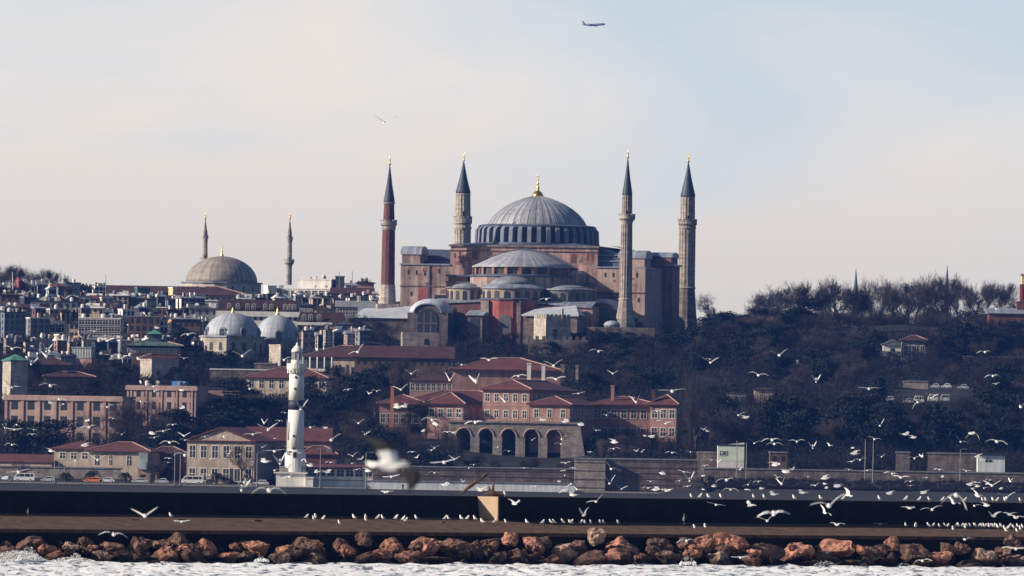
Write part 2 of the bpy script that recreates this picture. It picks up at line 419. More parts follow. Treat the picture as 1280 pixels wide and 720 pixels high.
def build_breakwater():
    ANG = math.atan2(U.y, U.x)
    t = thing('breakwater', 'long dark concrete breakwater with parapet wall and sunlit ledge', 'breakwater', (BWP.x, BWP.y, 0), ANG)
    X0, X1 = -120, 320
    def ext(prof, nm, m, x0=X0, x1=X1, par=t):
        mb = MB(); n = len(prof)
        vs = [(x0, y, z) for y, z in prof] + [(x1, y, z) for y, z in prof]
        mb.add(vs, [tuple(range(n))[::-1], tuple(range(n, 2 * n))] + [(i, (i + 1) % n, n + (i + 1) % n, n + i) for i in range(n)])
        return mb.build(nm, m, par)
    # local x along the wall, y away from the camera
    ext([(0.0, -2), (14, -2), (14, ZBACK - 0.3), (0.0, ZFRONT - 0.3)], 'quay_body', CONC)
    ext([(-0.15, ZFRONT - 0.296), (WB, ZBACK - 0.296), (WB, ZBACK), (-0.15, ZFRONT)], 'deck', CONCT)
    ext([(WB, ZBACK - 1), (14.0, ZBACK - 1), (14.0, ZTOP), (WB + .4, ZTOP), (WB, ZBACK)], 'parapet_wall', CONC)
    # right of this point the parapet is two metres thicker; sunlight is put into the paler colour of its end
    D = on_line(622, -WB + 2.1); p = W(622, 640, D); xs = (p - Vector((BWP.x, BWP.y, 0))).dot(U)
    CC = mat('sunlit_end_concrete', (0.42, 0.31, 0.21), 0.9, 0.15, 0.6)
    w1 = WB - 2.1; zf = ZFRONT + (ZBACK - ZFRONT) * w1 / WB
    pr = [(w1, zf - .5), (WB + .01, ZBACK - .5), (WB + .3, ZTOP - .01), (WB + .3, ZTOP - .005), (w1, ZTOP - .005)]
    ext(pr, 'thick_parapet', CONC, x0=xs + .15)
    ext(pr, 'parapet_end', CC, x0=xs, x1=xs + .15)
    # pour joints, bird droppings and a chipped coping
    r = random.Random(9); JM = mat('dark_joint', (.004, .004, .004), 1, .1); ST_ = mat('pale_droppings', (.30, .28, .25), .9, .3)
    for k in range(26):
        x = -4 + k * 5.6 + r.uniform(-.3, .3); yy = WB - 2.1 if x > xs else WB
        MB().box(x, x + .07, .2, yy - .3, ZFRONT + .0, ZFRONT + .001).build('joint', JM, t) if False else None
        mb = MB(); zf_ = lambda y: ZFRONT + (ZBACK - ZFRONT) * y / WB + .004
        mb.add([(x, .1, zf_(.1)), (x + .06, .1, zf_(.1)), (x + .06, yy - .1, zf_(yy - .1)), (x, yy - .1, zf_(yy - .1))], [(0, 1, 2, 3)]); mb.build('pour_joint', JM, t)
        mb = MB(); q = yy - .006; mb.add([(x, q, zf_(yy)), (x + .05, q, zf_(yy)), (x + .05, q, ZTOP - .05), (x, q, ZTOP - .05)], [(0, 1, 2, 3)])
        if x > xs: mb.build('pour_joint', JM, t)
    mb = MB()
    for k in range(420):
        x = r.uniform(-2, 130); y = r.uniform(.3, WB - 2.6); q = r.uniform(.03, .10); z = zf_(y)
        pts = [(x + q * math.cos(a) * r.uniform(.6, 1.5), y + q * 2 * math.sin(a), z + .002) for a in [PI * i / 3 for i in range(6)]]
        mb.add(pts, [tuple(range(6))])
    tag(mb.build('bird_droppings', ST_), 'pale bird droppings and grit strewn over the sunlit ledge', 'droppings', kind='stuff').matrix_world = Matrix.Translation((BWP.x, BWP.y, 0)) @ Matrix.Rotation(ANG, 4, 'Z')
    # small drain holes and broken kerb stones on the deck
    r = random.Random(5)
    for k in range(14):
        x = r.uniform(2, 118); w = r.uniform(.3, .9)
        mb = MB().box(x, x + w, WB - 4, WB - 3.7, ZFRONT + (ZBACK - ZFRONT) * (WB - 4) / WB - 0.06, ZFRONT + (ZBACK - ZFRONT) * (WB - 4) / WB + r.uniform(.05, .12)); mb.build('kerb_stone', CONCT, t)
    return t
BW = build_breakwater()
def build_driftwood():
    WD = mat('weathered_driftwood', (0.13, 0.075, 0.05), 0.85, 0.4, 2.0, bump=.4)
    D = on_line(610, -WB - 1)
    s = F / D
    def P(px, py, dy=0): return W(px, py, D + dy)
    base = W(600, 617, D)
    t = thing('driftwood_log', 'split brown log leaning up to the right on the parapet top', 'driftwood', base)
    pts = [P(576, 617), P(590, 606, .3), P(602, 597.5, .5), P(612, 592, .6)]
    mb = MB().tube([p - base for p in pts], [0.08, 0.17, 0.12, 0.03], 6); mb.build('trunk', WD, t)
    mb = MB().tube([P(602, 597.5, .5) - base, P(608, 591, .5) - base, P(619, 590, .6) - base], [.10, .05, .02], 5); mb.build('splinter', WD, t)
    mb = MB(); mb.tube([P(593, 603, .4) - base, P(597, 594, .4) - base], [.10, .03], 5)
    mb.build('splinter', WD, t)
    t = thing('driftwood_stump', 'upright broken driftwood stump above the sunlit wall end', 'driftwood', W(616, 617.5, D))
    b2 = t.location.copy()
    mb = MB().tube([P(615, 619) - b2, P(616.5, 609) - b2, P(618, 600.5) - b2], [.22, .11, .04], 6)
    mb.tube([P(614, 618) - b2, P(611, 608) - b2], [.16, .05], 5)
    mb.tube([P(606, 619) - b2, P(616, 617) - b2, P(630, 618.5) - b2], [.18, .26, .12], 6)
    mb.build('trunk', WD, t)
    mb = MB().tube([P(620, 618) - b2, P(626, 614.5) - b2], [.1, .04], 5); mb.build('splinter', WD, t); mb = MB(); mb.tube([P(603, 616) - b2, P(612, 612) - b2], [.04, .06], 5)
    mb.build('splinter', WD, t)
build_driftwood()

# ------------------------------------------------------------------ boulders
def rock_mesh(seed):
    r = random.Random(seed)
    bm = bmesh.new(); bmesh.ops.create_icosphere(bm, subdivisions=4, radius=1)
    # cut by random planes -> faceted block
    planes = []
    for _ in range(20):
        n = Vector((r.gauss(0, 1), r.gauss(0, 1), r.gauss(0, 1))).normalized(); planes.append((n, r.uniform(0.42, 0.82)))
    from mathutils import noise
    off = Vector((seed * 3.1, seed * 1.7, 0))
    for v in bm.verts:
        p = v.co.copy()
        for n, d in planes:
            k = p.dot(n)
            if k > d: p -= n * (k - d) * 0.93
        p += v.co.normalized() * (noise.fractal(p * 2.4 + off, 0.9, 2.1, 6) * 0.16 + noise.noise(p * 8 + off) * 0.045)
        v.co = p
    me = bpy.data.meshes.new('boulder'); bm.to_mesh(me); bm.free()
    return me
ROCKM = [mat('red_boulder_rock', (0.38, 0.18, 0.125), 0.9, 0.5, 1.3, bump=1.0, bscale=3.5, kind='wet'),
         mat('tan_boulder_rock', (0.42, 0.28, 0.215), 0.9, 0.42, 1.1, bump=1.0, bscale=4, kind='wet'),
         mat('brown_boulder_rock', (0.15, 0.085, 0.068), 0.9, 0.5, 1.2, bump=1.0, bscale=3.5, kind='wet')]
ROCKS = [(10,682,24,22),(35,671,38,22),(15,686,34,18),(62,680,28,18),(88,676,22,16),(109,672,22,18),(70,690,34,14),(112,683,16,14),(125,689,28,16),(142,676,34,20),(172,672,30,20),(163,685,46,22),(202,672,28,20),(222,668,34,20),(207,684,28,20),(255,676,38,24),(240,688,42,16),(285,689,28,14),
 (318,675,38,24),(378,672,38,26),(360,687,34,16),(345,692,30,14),(425,674,26,20),(436,682,22,20),(456,665,26,36),(475,686,24,20),(490,674,36,20),(530,673,38,26),(512,688,36,20),(566,674,38,34),(594,678,26,20),(614,672,24,22),
 (640,666,22,34),(645,686,38,20),(668,672,26,26),(682,671,20,26),(705,681,36,24),(722,676,20,16),(745,661,30,40),(740,690,44,18),(778,674,42,20),(770,686,36,16),(780,691,28,18),(806,692,16,16),(825,670,34,26),(815,683,26,16),(835,688,30,20),(857,673,24,18),(884,670,28,30),(867,685,22,22),(905,673,34,22),(900,690,34,18),
 (917,670,46,22),(905,681,22,24),(953,678,42,28),(995,680,40,30),(940,695,34,16),(1040,674,50,20),(1030,687,34,22),(1062,698,30,16),(1085,684,28,24),(1100,680,20,22),(1116,672,24,20),(1140,678,38,30),(1185,679,22,18),(1174,688,36,26),(1200,678,22,14),(1225,686,30,22),(1241,690,26,20),(1266,669,22,34),(1213,700,44,16),(1265,693,34,22),
 (395,693,34,14),(460,694,40,12),(545,697,34,10),(620,692,30,16),(690,695,34,12),(860,697,30,12),(1010,700,34,12),(1110,698,34,14),(1150,702,30,12),(185,697,36,10),(100,697,30,10),(300,696,34,10)]
def build_rocks():
    ms = [rock_mesh(40 + k) for k in range(9)]
    for m in ms: m.polygons.foreach_set('use_smooth', [False] * len(m.polygons))
    vm = {}
    r = random.Random(11)
    LOOK = ['rust red', 'pale tan', 'dark brown']
    ext_ = [(r.uniform(0, 1280), r.choice([r.uniform(674, 682), r.uniform(685, 698)]), r.uniform(10, 21), r.uniform(9, 16)) for _ in range(50)]
    rows = sorted([(x, y, w * 1.0, h) for x, y, w, h in ROCKS] + [(x, y + x * .004, w, h) for x, y, w, h in ext_], key=lambda q: q[0])
    count = {}
    for i, (cx, ty, w, h) in enumerate(rows):
        low = ty > 683
        off = 1.8 if ty < 676 else (3.2 if not low else 4.6)
        D = on_line(cx, off + r.uniform(-.3, .3)); s = F / D
        top = W(cx, ty, D); ww = w / s; hh = h / s * 1.15
        mi = r.choice([0, 0, 0, 1, 2, 2, 2]); k = r.randrange(9)
        if (k, mi) not in vm:
            me = ms[k].copy(); me.materials.append(ROCKM[mi]); vm[(k, mi)] = me
        o = link('boulder', vm[(k, mi)])
        zc = max(top.z - hh * .45, top.z - 1.2)
        hz = min(hh * .66, ww * .52); o.location = (top.x, top.y, top.z - hz * 0.72)
        o.scale = (ww * .72, ww * .62 * r.uniform(.8, 1.1), hz)
        o.rotation_euler = (r.uniform(-.3, .3), r.uniform(-.4, .4), r.choice([0, 3.14]) + r.uniform(-.5, .5))
        row = 'bottom row at the water' if low else ('upper row below the ledge' if ty < 676 else 'middle of the rock bank')
        size = 'large' if w >= 34 else ('small' if w < 24 else 'medium')
        key = (size, mi, row); count.setdefault(key, []).append(o)
    for (size, mi, row), l in count.items():
        for n, o in enumerate(l):
            tag(o, f'{size} {LOOK[mi]} boulder in the {row}, {ordn(n+1)} such from left' if len(l) > 1 else f'the only {size} {LOOK[mi]} boulder in the {row}', 'boulder', 'boulders at the foot of the breakwater')
    # dark rubble packed between the boulders
    mb = MB(); n = 0
    base = ms[0]
    for k in range(260):
        px = r.uniform(-20, 1300); off = r.uniform(0.4, 5.0); D = on_line(px, off); p = W(px, 690, D)
        z = 1.5 - off * 0.36 + r.uniform(-.3, .1); q = r.uniform(.35, .7)
        vs = [Vector((r.gauss(0, 1), r.gauss(0, 1), r.gauss(0, 1))).normalized() * q for _ in range(12)]
        bm = bmesh.new()
        for v in vs: bm.verts.new(v)
        bmesh.ops.convex_hull(bm, input=bm.verts[:])
        bm.verts.ensure_lookup_table(); ids = {v: j for j, v in enumerate(bm.verts)}
        mb.add([v.co + Vector((p.x, p.y, z)) for v in bm.verts], [tuple(ids[v] for v in f.verts) for f in bm.faces]); bm.free()
    tag(mb.build('rubble', mat('wet_rubble', (0.07, 0.045, 0.035), 0.8, 0.4, 1.0, kind='wet')), 'dark wet rubble packed between the boulders', 'rubble', kind='stuff')
build_rocks()
def build_foam():
    FO = mat('white_foam', (0.85, 0.88, 0.9), 0.8, 0.05)
    r = random.Random(21); mb = MB()
    def blob(px, py, off, q):
        D = on_line(px, off); p = W(px, py, D)
        vs = []; fs = []
        for a in range(4):
            t = a / 3 * PI
            for b in range(5):
                u = b / 5 * 2 * PI; k = q * r.uniform(.6, 1.3)
                vs.append((p.x + k * 1.5 * math.sin(t) * math.cos(u), p.y + k * math.sin(t) * math.sin(u), p.z + k * math.cos(t) * .8))
        for a in range(3):
            for b in range(5): fs.append((a * 5 + b, a * 5 + (b + 1) % 5, (a + 1) * 5 + (b + 1) % 5, (a + 1) * 5 + b))
        mb.add(vs, fs)
    def burst(x0, x1, ytop, ybase, n, off=6):
        for k in range(int(n * 1.8)):
            t = r.random(); px = lerp(x0, x1, t)
            e = math.sin(PI * min(1, max(0.0, t * 1.0))) ** .7
            py = ybase - (ybase - ytop) * e * r.random() ** 1.6
            blob(px, py, off + r.uniform(-.6, .8), r.uniform(.008, .030) if py < ybase - 4 else r.uniform(.02, .07))
    burst(-20, 62, 688, 704, 2600); burst(22, 50, 683, 700, 260); burst(55, 125, 696, 705, 900)
    burst(85, 105, 691, 703, 240); burst(1010, 1052, 701, 712, 420); burst(1120, 1140, 703, 712, 160); burst(850, 870, 695, 706, 130); burst(318, 336, 696, 702, 90)
    for k in range(1500):     # broken foam line along the rocks
        px = r.uniform(-10, 1290); yw = lerp(703.5, 712.5, px / 1280)
        blob(px, yw + r.uniform(-.8, 1.0), 6 + r.uniform(0, 1.5), r.uniform(.02, .07) * (.5 + abs(math.sin(px * .07) * math.sin(px * .023))))
    tag(mb.build('sea_foam', FO, smooth=True), 'white foam of waves breaking on the boulders', 'foam', kind='stuff')
build_foam()
# ------------------------------------------------------------------ the great domed mosque
HD = 3000.0; HS_ = F / HD                      # pixels per metre there
HB = W(669.5, 410, HD)
def LX(px, y): return ((px - 669.5) / HS_ - 0.208 * y) / 0.978
def LZ(py): return (410 - py) / HS_
def arch_pts(w, h, n=8):
    """arched outline: width w, total height h, base centre at 0,0"""
    r = w / 2
    return [(r, 0), (r, h - r)] + [(r * math.cos(a), h - r + r * math.sin(a)) for a in [PI * k / n for k in range(1, n)]] + [(-r, h - r), (-r, 0)]
def half(mb, prof, c, n=28, a0=PI, a1=2 * PI): return mb.lathe(prof, n, c, a0, a1)
def face_arch(t, name, m, px, y, pyt, pyb, wpx, th=0.06, frame=None):
    """flat arched panel standing 6 cm proud of a wall at local depth y"""
    x = LX(px, y); h = (pyb - pyt) / HS_; w = wpx / HS_
    mb = MB()
    mb.xprism([(x + a, LZ(pyb) + b) for a, b in arch_pts(w, h)][::-1], y - th, y + .2)
    o = mb.build(name, m, t)
    if frame:
        mb = MB(); pts = arch_pts(w + .5, h + .25); mb.xprism([(x + a, LZ(pyb) + b) for a, b in pts][::-1], y - th + .03, y + .2)
        mb.build('frame', frame, o)
    return o
def build_great_mosque():
    t = thing('great_mosque', 'huge pink domed mosque with stepped half domes and gold finial between four minarets', 'mosque', HB, R(-12))
    ZB = -7.0
    # ---- cube under the dome
    mb = MB(); mb.box(-22.8, 22.8, -19, 19, ZB, 24.2); mb.build('nave_wall', PINK, t)
    mb = MB(); mb.box(-23.3, 23.3, -19.5, 19.5, 24.2, 24.75)
    mb.box(-23.1, 23.1, -19.3, -19.0, 22.9, 23.15)
    mb.build('cornice', STONED, t)
    mb = MB()   # low lead skirt from the cornice up to the drum
    v = [(-23.2, -19.4, 24.75), (23.2, -19.4, 24.75), (23.2, 19.4, 24.75), (-23.2, 19.4, 24.75), (-14, -14, 25.7), (14, -14, 25.7), (14, 14, 25.7), (-14, 14, 25.7)]
    mb.add(v, [(0, 1, 5, 4), (1, 2, 6, 5), (2, 3, 7, 6), (3, 0, 4, 7), (4, 5, 6, 7)]); mb.build('skirt_roof', LEADD, t)
    # ---- drum
    dr = MB().lathe([(16.6, 24.6), (16.6, 30.6)], 80).build('drum', mat('drum_lead', (0.13, 0.16, 0.22), .7, .25, .4), t)
    mb = MB(); mb.lathe([(19.15, 24.9), (19.15, 25.7), (16.5, 25.8)], 80); mb.build('drum_plinth', LEADD, t)
    for k in range(40):
        a = 2 * PI * (k + .5) / 40; ca, sa = math.cos(a), math.sin(a)
        if sa > 0.45: continue
        mb = MB(); w = .62
        pr = [(16.2, 25.6), (19.0, 25.6), (18.8, 29.6), (18.0, 30.5), (16.2, 31.1)]
        vs = [];
        for sgn in (-1, 1):
            for r_, z in pr: vs.append((r_ * ca - sgn * w * sa, r_ * sa + sgn * w * ca, z))
        n = 5
        mb.add(vs, [tuple(range(n))[::-1], tuple(range(n, 2 * n))] + [(i, (i + 1) % n, n + (i + 1) % n, n + i) for i in range(n)])
        mb.build('drum_buttress', mat('drum_stone', (0.17, 0.19, 0.24), .8, .25, .4), t)
        a = 2 * PI * k / 40; ca, sa = math.cos(a), math.sin(a)
        mb = MB(); vs = []
        for r_ in (16.3, 16.8):
            for x, z in arch_pts(1.15, 3.6, 6): vs.append((r_ * ca - x * sa, r_ * sa + x * ca, 26.1 + z))
        n = len(vs) // 2
        mb.add(vs, [tuple(range(n, 2 * n))] + [(i, (i + 1) % n, n + (i + 1) % n, n + i) for i in range(n)])
        mb.build('drum_window', DARKW, t)
    mb = MB(); mb.lathe([(17.9, 30.3), (18.05, 30.9), (17.2, 31.2), (15.9, 31.35)], 80); mb.build('drum_eave', LEADD, t)
    # ---- main dome
    pr = [(15.3, 30.6), (15.0, 31.5), (14.3, 32.7), (13.3, 34.0), (12.2, 35.1), (10.5, 36.4), (8.2, 37.8), (6.1, 38.75), (4.1, 39.5), (2.0, 40.05), (0.0, 40.25)]
    d = MB().lathe(pr, 96).build('main_dome', LEAD, t, smooth=True)
    d2 = mat('dome_ridge_lead', (0.20, 0.22, 0.27), .6, .2, .3)
    for k in range(40):
        a = 2 * PI * k / 40
        if math.sin(a) > 0.3: continue
        mb = MB(); mb.tube([(r_ * 1.003 * math.cos(a), r_ * 1.003 * math.sin(a), z + .01) for r_, z in pr[1:-1]], [.06] * (len(pr) - 2), 4)
        mb.build('dome_rib', d2, d)
    mb = MB(); mb.lathe([(1.9, 39.9), (1.75, 40.5), (1.2, 41.4), (.45, 41.9), (.32, 42.3), (.65, 42.8), (.25, 43.2), (.2, 43.6), (.45, 44.0), (.18, 44.4), (.14, 45.0), (.25, 45.3), (.06, 45.7), (.05, 46.0)], 14)
    fo = mb.build('finial', GOLD, t, smooth=True)
    mb = MB(); mb.tube([(0.45 * math.cos(a), 0, 46.45 + .45 * math.sin(a)) for a in [R(-210 + 12 * k) for k in range(21)]], [.02 + .07 * math.sin(PI * k / 20) for k in range(21)], 5)
    mb.build('crescent', GOLD, fo)
    # ---- front wall windows and blind niches of the cube
    y = -19
    for px, a, b, w in ((592, 315.5, 327, 7), (715, 318, 330, 6.5)): face_arch(t, 'window', BRICK, px, y, a, b, w)
    for px in (732.5, 738.5): face_arch(t, 'niche', BRICK, px, y, 317, 327, 2.6)
    for px, a, b in ((567.5, 319, 325), (573.5, 317, 325)): face_arch(t, 'niche', BRICK, px, y, a, b, 2.4)
    # great arch band on the wall above the half dome
    mb = MB(); pts = []
    xc = 0.3
    for x_, z_ in [(15.9, 18.2), (13.4, 19.7), (10.1, 21.3), (6.6, 22.7), (3, 23.5), (0, 23.85), (-3, 23.5), (-6.6, 22.7), (-10.1, 21.3), (-13.4, 19.7), (-15.9, 18.2)]: pts.append((xc + x_, z_))
    mb.xprism([(x, z) for x, z in pts] + [(xc - 16.6, 14), (xc + 16.6, 14)], -19.35, -18.8); mb.build('great_arch', LEADD, t)
    # ---- east half dome with window tier
    c = (0.0, -19.3)
    pr = [(15.6, 17.9), (15.6, 18.2), (13.2, 19.3), (10, 20.8), (6.5, 22.2), (3, 23.0), (0.0, 23.3)]
    hd = half(MB(), pr, c, 48).build('half_dome', LEAD, t, smooth=True)
    hd.data.transform(Matrix.Translation((0, 19.3, 0))); hd.location = (0, -19.3, 0)
    half(MB(), [(14.6, 8), (14.6, 17.95)], c, 40).build('half_drum', PINK, t)
    for k in range(11):
        a = PI + PI * (k + .5) / 11; ca, sa = math.cos(a), math.sin(a)
        mb = MB(); vs = []
        for r_ in (14.3, 14.72):
            for x, z in arch_pts(1.7, 2.2, 6): vs.append((c[0] + r_ * ca - x * sa, c[1] + r_ * sa + x * ca, 15.7 + z))
        n = len(vs) // 2
        mb.add(vs, [tuple(range(n, 2 * n))] + [(i, (i + 1) % n, n + (i + 1) % n, n + i) for i in range(n)])
        mb.build('window', DARKW, t)
        a = PI + PI * k / 11
        if k: MB().rbox((c[0] + 15 * math.cos(a), c[1] + 15 * math.sin(a)), a, 1.1, .9, 14, 17.7).build('pier', mat('orange_plaster', (.34, .19, .13), .9, .3, .3, streak=.4), t)
    half(MB(), [(16.6, 15.0), (16.6, 15.5), (14.5, 15.9)], c, 40).build('ledge', LEADD, t)
    half(MB(), [(16.1, 5), (16.1, 15.05)], c, 40).build('lower_half_drum', PINKG, t)
    # left orange lit pier and stepped corner blocks
    OR_ = mat('orange_plaster', (.5, .25, .15), .9, .3, .3)
    mb = MB(); mb.box(-22.9, -15.5, -23.5, -18.9, 6, 13.5); mb.box(-22.6, -16.5, -22.5, -18.9, 13.5, 15.0); mb.build('corner_block', OR_, t)
    mb = MB(); mb.box(-23.1, -15, -23.8, -18.9, 15.0, 15.5); mb.box(-23.2, -15.2, -23.9, -18.9, 13.1, 13.5); mb.build('corner_ledge', LEADD, t)
    mb = MB(); mb.box(16.5, 22.9, -23.0, -18.9, 2, 12.8); mb.build('corner_block', PINK, t)
    mb = MB(); mb.add([(15.5, -23.3, 13.4), (23.1, -23.3, 12.6), (23.1, -18.9, 13.2), (15.5, -18.9, 15.2)], [(0, 1, 2, 3)])
    mb.add([(15.5, -23.3, 13.1), (23.1, -23.3, 12.3), (23.1, -23.3, 12.6), (15.5, -23.3, 13.4)], [(0, 1, 2, 3)]); mb.build('corner_ledge', LEADD, t)
    # buttress cone at the right of the half dome (lead, sloping)
    mb = MB(); mb.lathe([(4.2, 11.5), (4.2, 16.2), (3.0, 17.2), (0, 17.6)], 16, (15.5, -19.2), PI, 2 * PI); mb.build('stair_turret', PINKG, t)
    # ---- apse and two exedrae
    def lobe(name, cx, cy, r, zw, zt, zr, wins, wm, arcs, nn=32, a0=PI, a1=2 * PI):
        half(MB(), [(r, 4.5 if name != 'apse' else -6), (r, zt)], (cx, cy), nn, a0, a1).build(name + '_wall', wm, t)
        half(MB(), [(r + .55, zt - .1), (r + .55, zt + .25), (r * .8, zt + (zr - zt) * .30), (r * .62, zt + (zr - zt) * .42)], (cx, cy), nn, a0, a1).build(name + '_skirt', LEADF, t)
        o = half(MB(), [(r * .80, zt + (zr - zt) * .28), (r * .66, zt + (zr - zt) * .58), (r * .4, zt + (zr - zt) * .85), (0.01, zr)], (0, 0), 32, 0, 2 * PI).build(name + '_dome', mat('dull_dome_lead', (.20, .22, .25), .65, .25, .3, kind='lead'), t, smooth=True, loc=(cx, cy, 0))
        for k in range(wins):
            a = a0 + (a1 - a0) * (k + .5) / wins; ca, sa = math.cos(a), math.sin(a)
            mb = MB(); vs = []
            for r_ in (r - .3, r + .12):
                for x, z in arch_pts(*arcs, 6): vs.append((cx + r_ * ca - x * sa, cy + r_ * sa + x * ca, zw + z))
            n = len(vs) // 2
            mb.add(vs, [tuple(range(n, 2 * n))] + [(i, (i + 1) % n, n + (i + 1) % n, n + i) for i in range(n)])
            w = mb.build('window', DARKW, t)
    lobe('apse', 0, -34, 9.2, 8.4, 11.3, 15.4, 9, mat('apse_plaster', (.33, .275, .225), .9, .25, .3, streak=.3), (1.6, 2.2))
    lobe('left_exedra', -15.2, -26.5, 6.6, 7.0, 11.4, 13.1, 9, mat('apse_plaster', ()), (1.1, 3.6))
    lobe('right_exedra', 15.5, -27, 8.2, 6.6, 11.2, 12.9, 11, mat('green_grey_plaster', (.2, .2, .17), .9, .3, .3, streak=.3), (1.3, 3.7))
    mb = MB(); mb.box(-9, 9, -34, -19, 0, 12.0); mb.build('apse_body', PINKG, t)
    # ---- lower brick red storey
    half(MB(), [(9.9, -7), (9.9, 7.9)], (0, -34.3), 7).build('apse_base', REDP, t)
    half(MB(), [(10.3, 7.8), (10.3, 8.15), (9.0, 8.4)], (0, -34.3), 7).build('apse_ledge', LEADD, t)
    mb = MB(); mb.box(-23.5, -8.5, -37.5, -19, -7, 7.2); mb.box(-27.5, -23.5, -33, -19, -7, 4.6); mb.build('gallery_wall', BRICK, t)
    mb = MB(); mb.box(8.5, 25.5, -38.5, -19, -7, 6.2); mb.build('gallery_wall', PINK, t)
    for sx in (-1, 1):
        mb = MB(); a, b2 = (-26.3, -8.2) if sx < 0 else (8.2, 25.3)
        yy = -38 if sx < 0 else -39
        a = -24 if sx < 0 else a
        mb.add([(a, yy, 7.3 if sx > 0 else 6.8), (b2, yy, 7.6 if sx < 0 else 6.0), (b2, -30, 8.2), (a, -30, 8.2), (a, yy, 6.9 if sx > 0 else 6.4), (b2, yy, 7.2 if sx < 0 else 5.6)],
               [(0, 1, 2, 3), (4, 5, 1, 0)]); mb.build('gallery_roof', LEADF, t)
    # piers and niche of the apse base
    yb = -44.35
    for px, w, m in ((608, 2.4, STONE), (648, 2.2, STONED)):
        x = LX(px, -41); MB().box(x - w / 2, x + w / 2, -43.5, -33, -7, 7.6).build('pier', m, t)
    x = LX(631.5, -43.8)
    a = face_arch(t, 'apse_window', mat('dull_window', (.10, .10, .12), .8, .3, .8), 631.5, -43.6, 397, 421, 14, .7, STONED)
    # portico with lead roof at the left of the apse
    x0 = LX(586, -46); x1 = LX(604, -46)
    po = MB().box(x0, x1, -47, -36, -7, 3.2).build('portico', STONED, t)
    mb = MB(); mb.add([(x0 - .6, -47.6, 3.2), (x1 + .6, -47.6, 3.2), (x1 + .6, -41, 4.6), (x0 - .6, -41, 4.6), (x0 - .6, -47.6, 2.9), (x1 + .6, -47.6, 2.9), (x1 + .6, -41, 2.9), (x0 - .6, -41, 2.9)], [(0, 1, 2, 3), (4, 5, 1, 0), (5, 6, 2, 1), (7, 4, 0, 3)])
    mb.build('roof', LEADF, po)
    MB().box(x0 + .8, x1 - .8, -47.08, -46.9, -7, 2.1).build('doorway', DARKW, po)
    for px in (570,):
        face_arch(t, 'window', DARKW, px, -37.5, 398, 420, 9, .1, BRICK)
    face_arch(t, 'window', DARKW, 569, -37.5, 388, 392, 4, .1)
    # lead roofs stepping down to the left
    mb = MB(); mb.box(-36, -25.9, -30, -19, -7, 3.6); mb.build('side_wall', STONED, t)
    # right: lower lead roof in front
    x0, x1 = LX(650, -52), LX(722, -50)
    mb = MB(); mb.box(x0 + .5, x1 - .5, -50, -40, -7, 3.0); mb.build('annex_wall', STONED, t)
    mb = MB(); mb.add([(x0, -50.6, 3.3), (x1, -50.6, 3.5), (x1 - 3, -40, 6.4), (x0 + 2.5, -40, 5.4), (x0, -50.6, 2.9), (x1, -50.6, 3.0)], [(0, 1, 2, 3), (4, 5, 1, 0)])
    mb.add([(x1, -50.6, 3.5), (x1, -40, 3.2), (x1 - 3, -40, 6.4)], [(0, 1, 2)])
    mb.build('annex_roof', mat('bright_lead', (.42, .45, .5), .5, .15, .3), t)
    # ---- side aisles with tall buttress towers
    def aisle(sx, m, ztop):
        a, b2 = (-38.2, -22.75) if sx < 0 else (22.75, 37.5)
        MB().box(a, b2, -19, 19, ZB, ztop).build('aisle_wall', m, t)
        mb = MB(); mb.box(a - .3, b2 + (.3 if sx > 0 else 0), -19.35, 19.3, ztop, ztop + .45); mb.build('aisle_cornice', LEADF, t)
    aisle(-1, PINKG, 18.4); aisle(1, mat('buff_plaster', (.42, .31, .27), .9, .25, .15, streak=.35), 18.2)
    def turret(name, x0, x1, y0, y1, zt, m, rh, axis='y'):
        o = MB().box(x0, x1, y0, y1, 17.5, zt).build(name, m, t)
        mb = MB(); n = 10; w = (y1 - y0) / 2 + .3; cy = (y0 + y1) / 2
        pts = [(cy + w * math.cos(PI * k / n), zt + rh * math.sin(PI * k / n) ** .8 if 0 < k < n else zt) for k in range(n + 1)]
        vs = [(x0 - .4, y, z) for y, z in pts] + [(x1 + .4, y, z) for y, z in pts]; k = len(pts)
        mb.add(vs, [tuple(range(k)), tuple(range(2 * k - 1, k - 1, -1))] + [(i + 1, i, k + i, k + i + 1) for i in range(k - 1)] + [(0, k - 1, 2 * k - 1, k)])
        mb.build('barrel_roof', LEADF, o)
        return o
    turret('buttress_tower', -38, -32.3, -18.5, -9, 21.6, PINKG, 2.6)
    turret('buttress_tower', -36.5, -32.8, 8, 18, 21.3, PINKG, 2.6)
    MB().box(-32.5, -22.9, -8, 8, 18, 23.4).build('link_roof', LEADD, t)
    MB().box(-32.8, -22.9, -13, -8, 18, 19.8).build('link_roof', LEADD, t)
    turret('buttress_tower', 29.5, 37.3, -19.3, -9, 21.2, mat('buff_plaster', ()), 2.5)
    o = turret('buttress_tower', 30.5, 40.0, 9, 19.6, 22.2, mat('dusty_brick', (.27, .15, .13), .9, .3, .3, streak=.3), 1.6)
    MB().box(37.0, 40.6, 8.6, 19.9, ZB, 19.5).build('rear_buttress', mat('dusty_brick', (.27, .15, .13), .9, .3, .3, streak=.3), t)
    MB().box(37.6, 41.2, 8.2, 20.1, 19.5, 20.1).build('aisle_cornice', LEADF, t)
    mb = MB(); mb.box(30.2, 37.8, -20.1, -18.9, ZB, 18.0); mb.build('buttress_face', mat('buff_plaster', ()), t)
    # dark stepped roofs between cube and right tower
    mb = MB(); v = [(22.8, -17, 18.3), (29.6, -17, 18.3), (29.6, 10, 18.3), (22.8, 10, 18.3), (22.8, -17, 24.2), (29.6, -17, 22.0), (29.6, 10, 22.0), (22.8, 10, 24.2)]
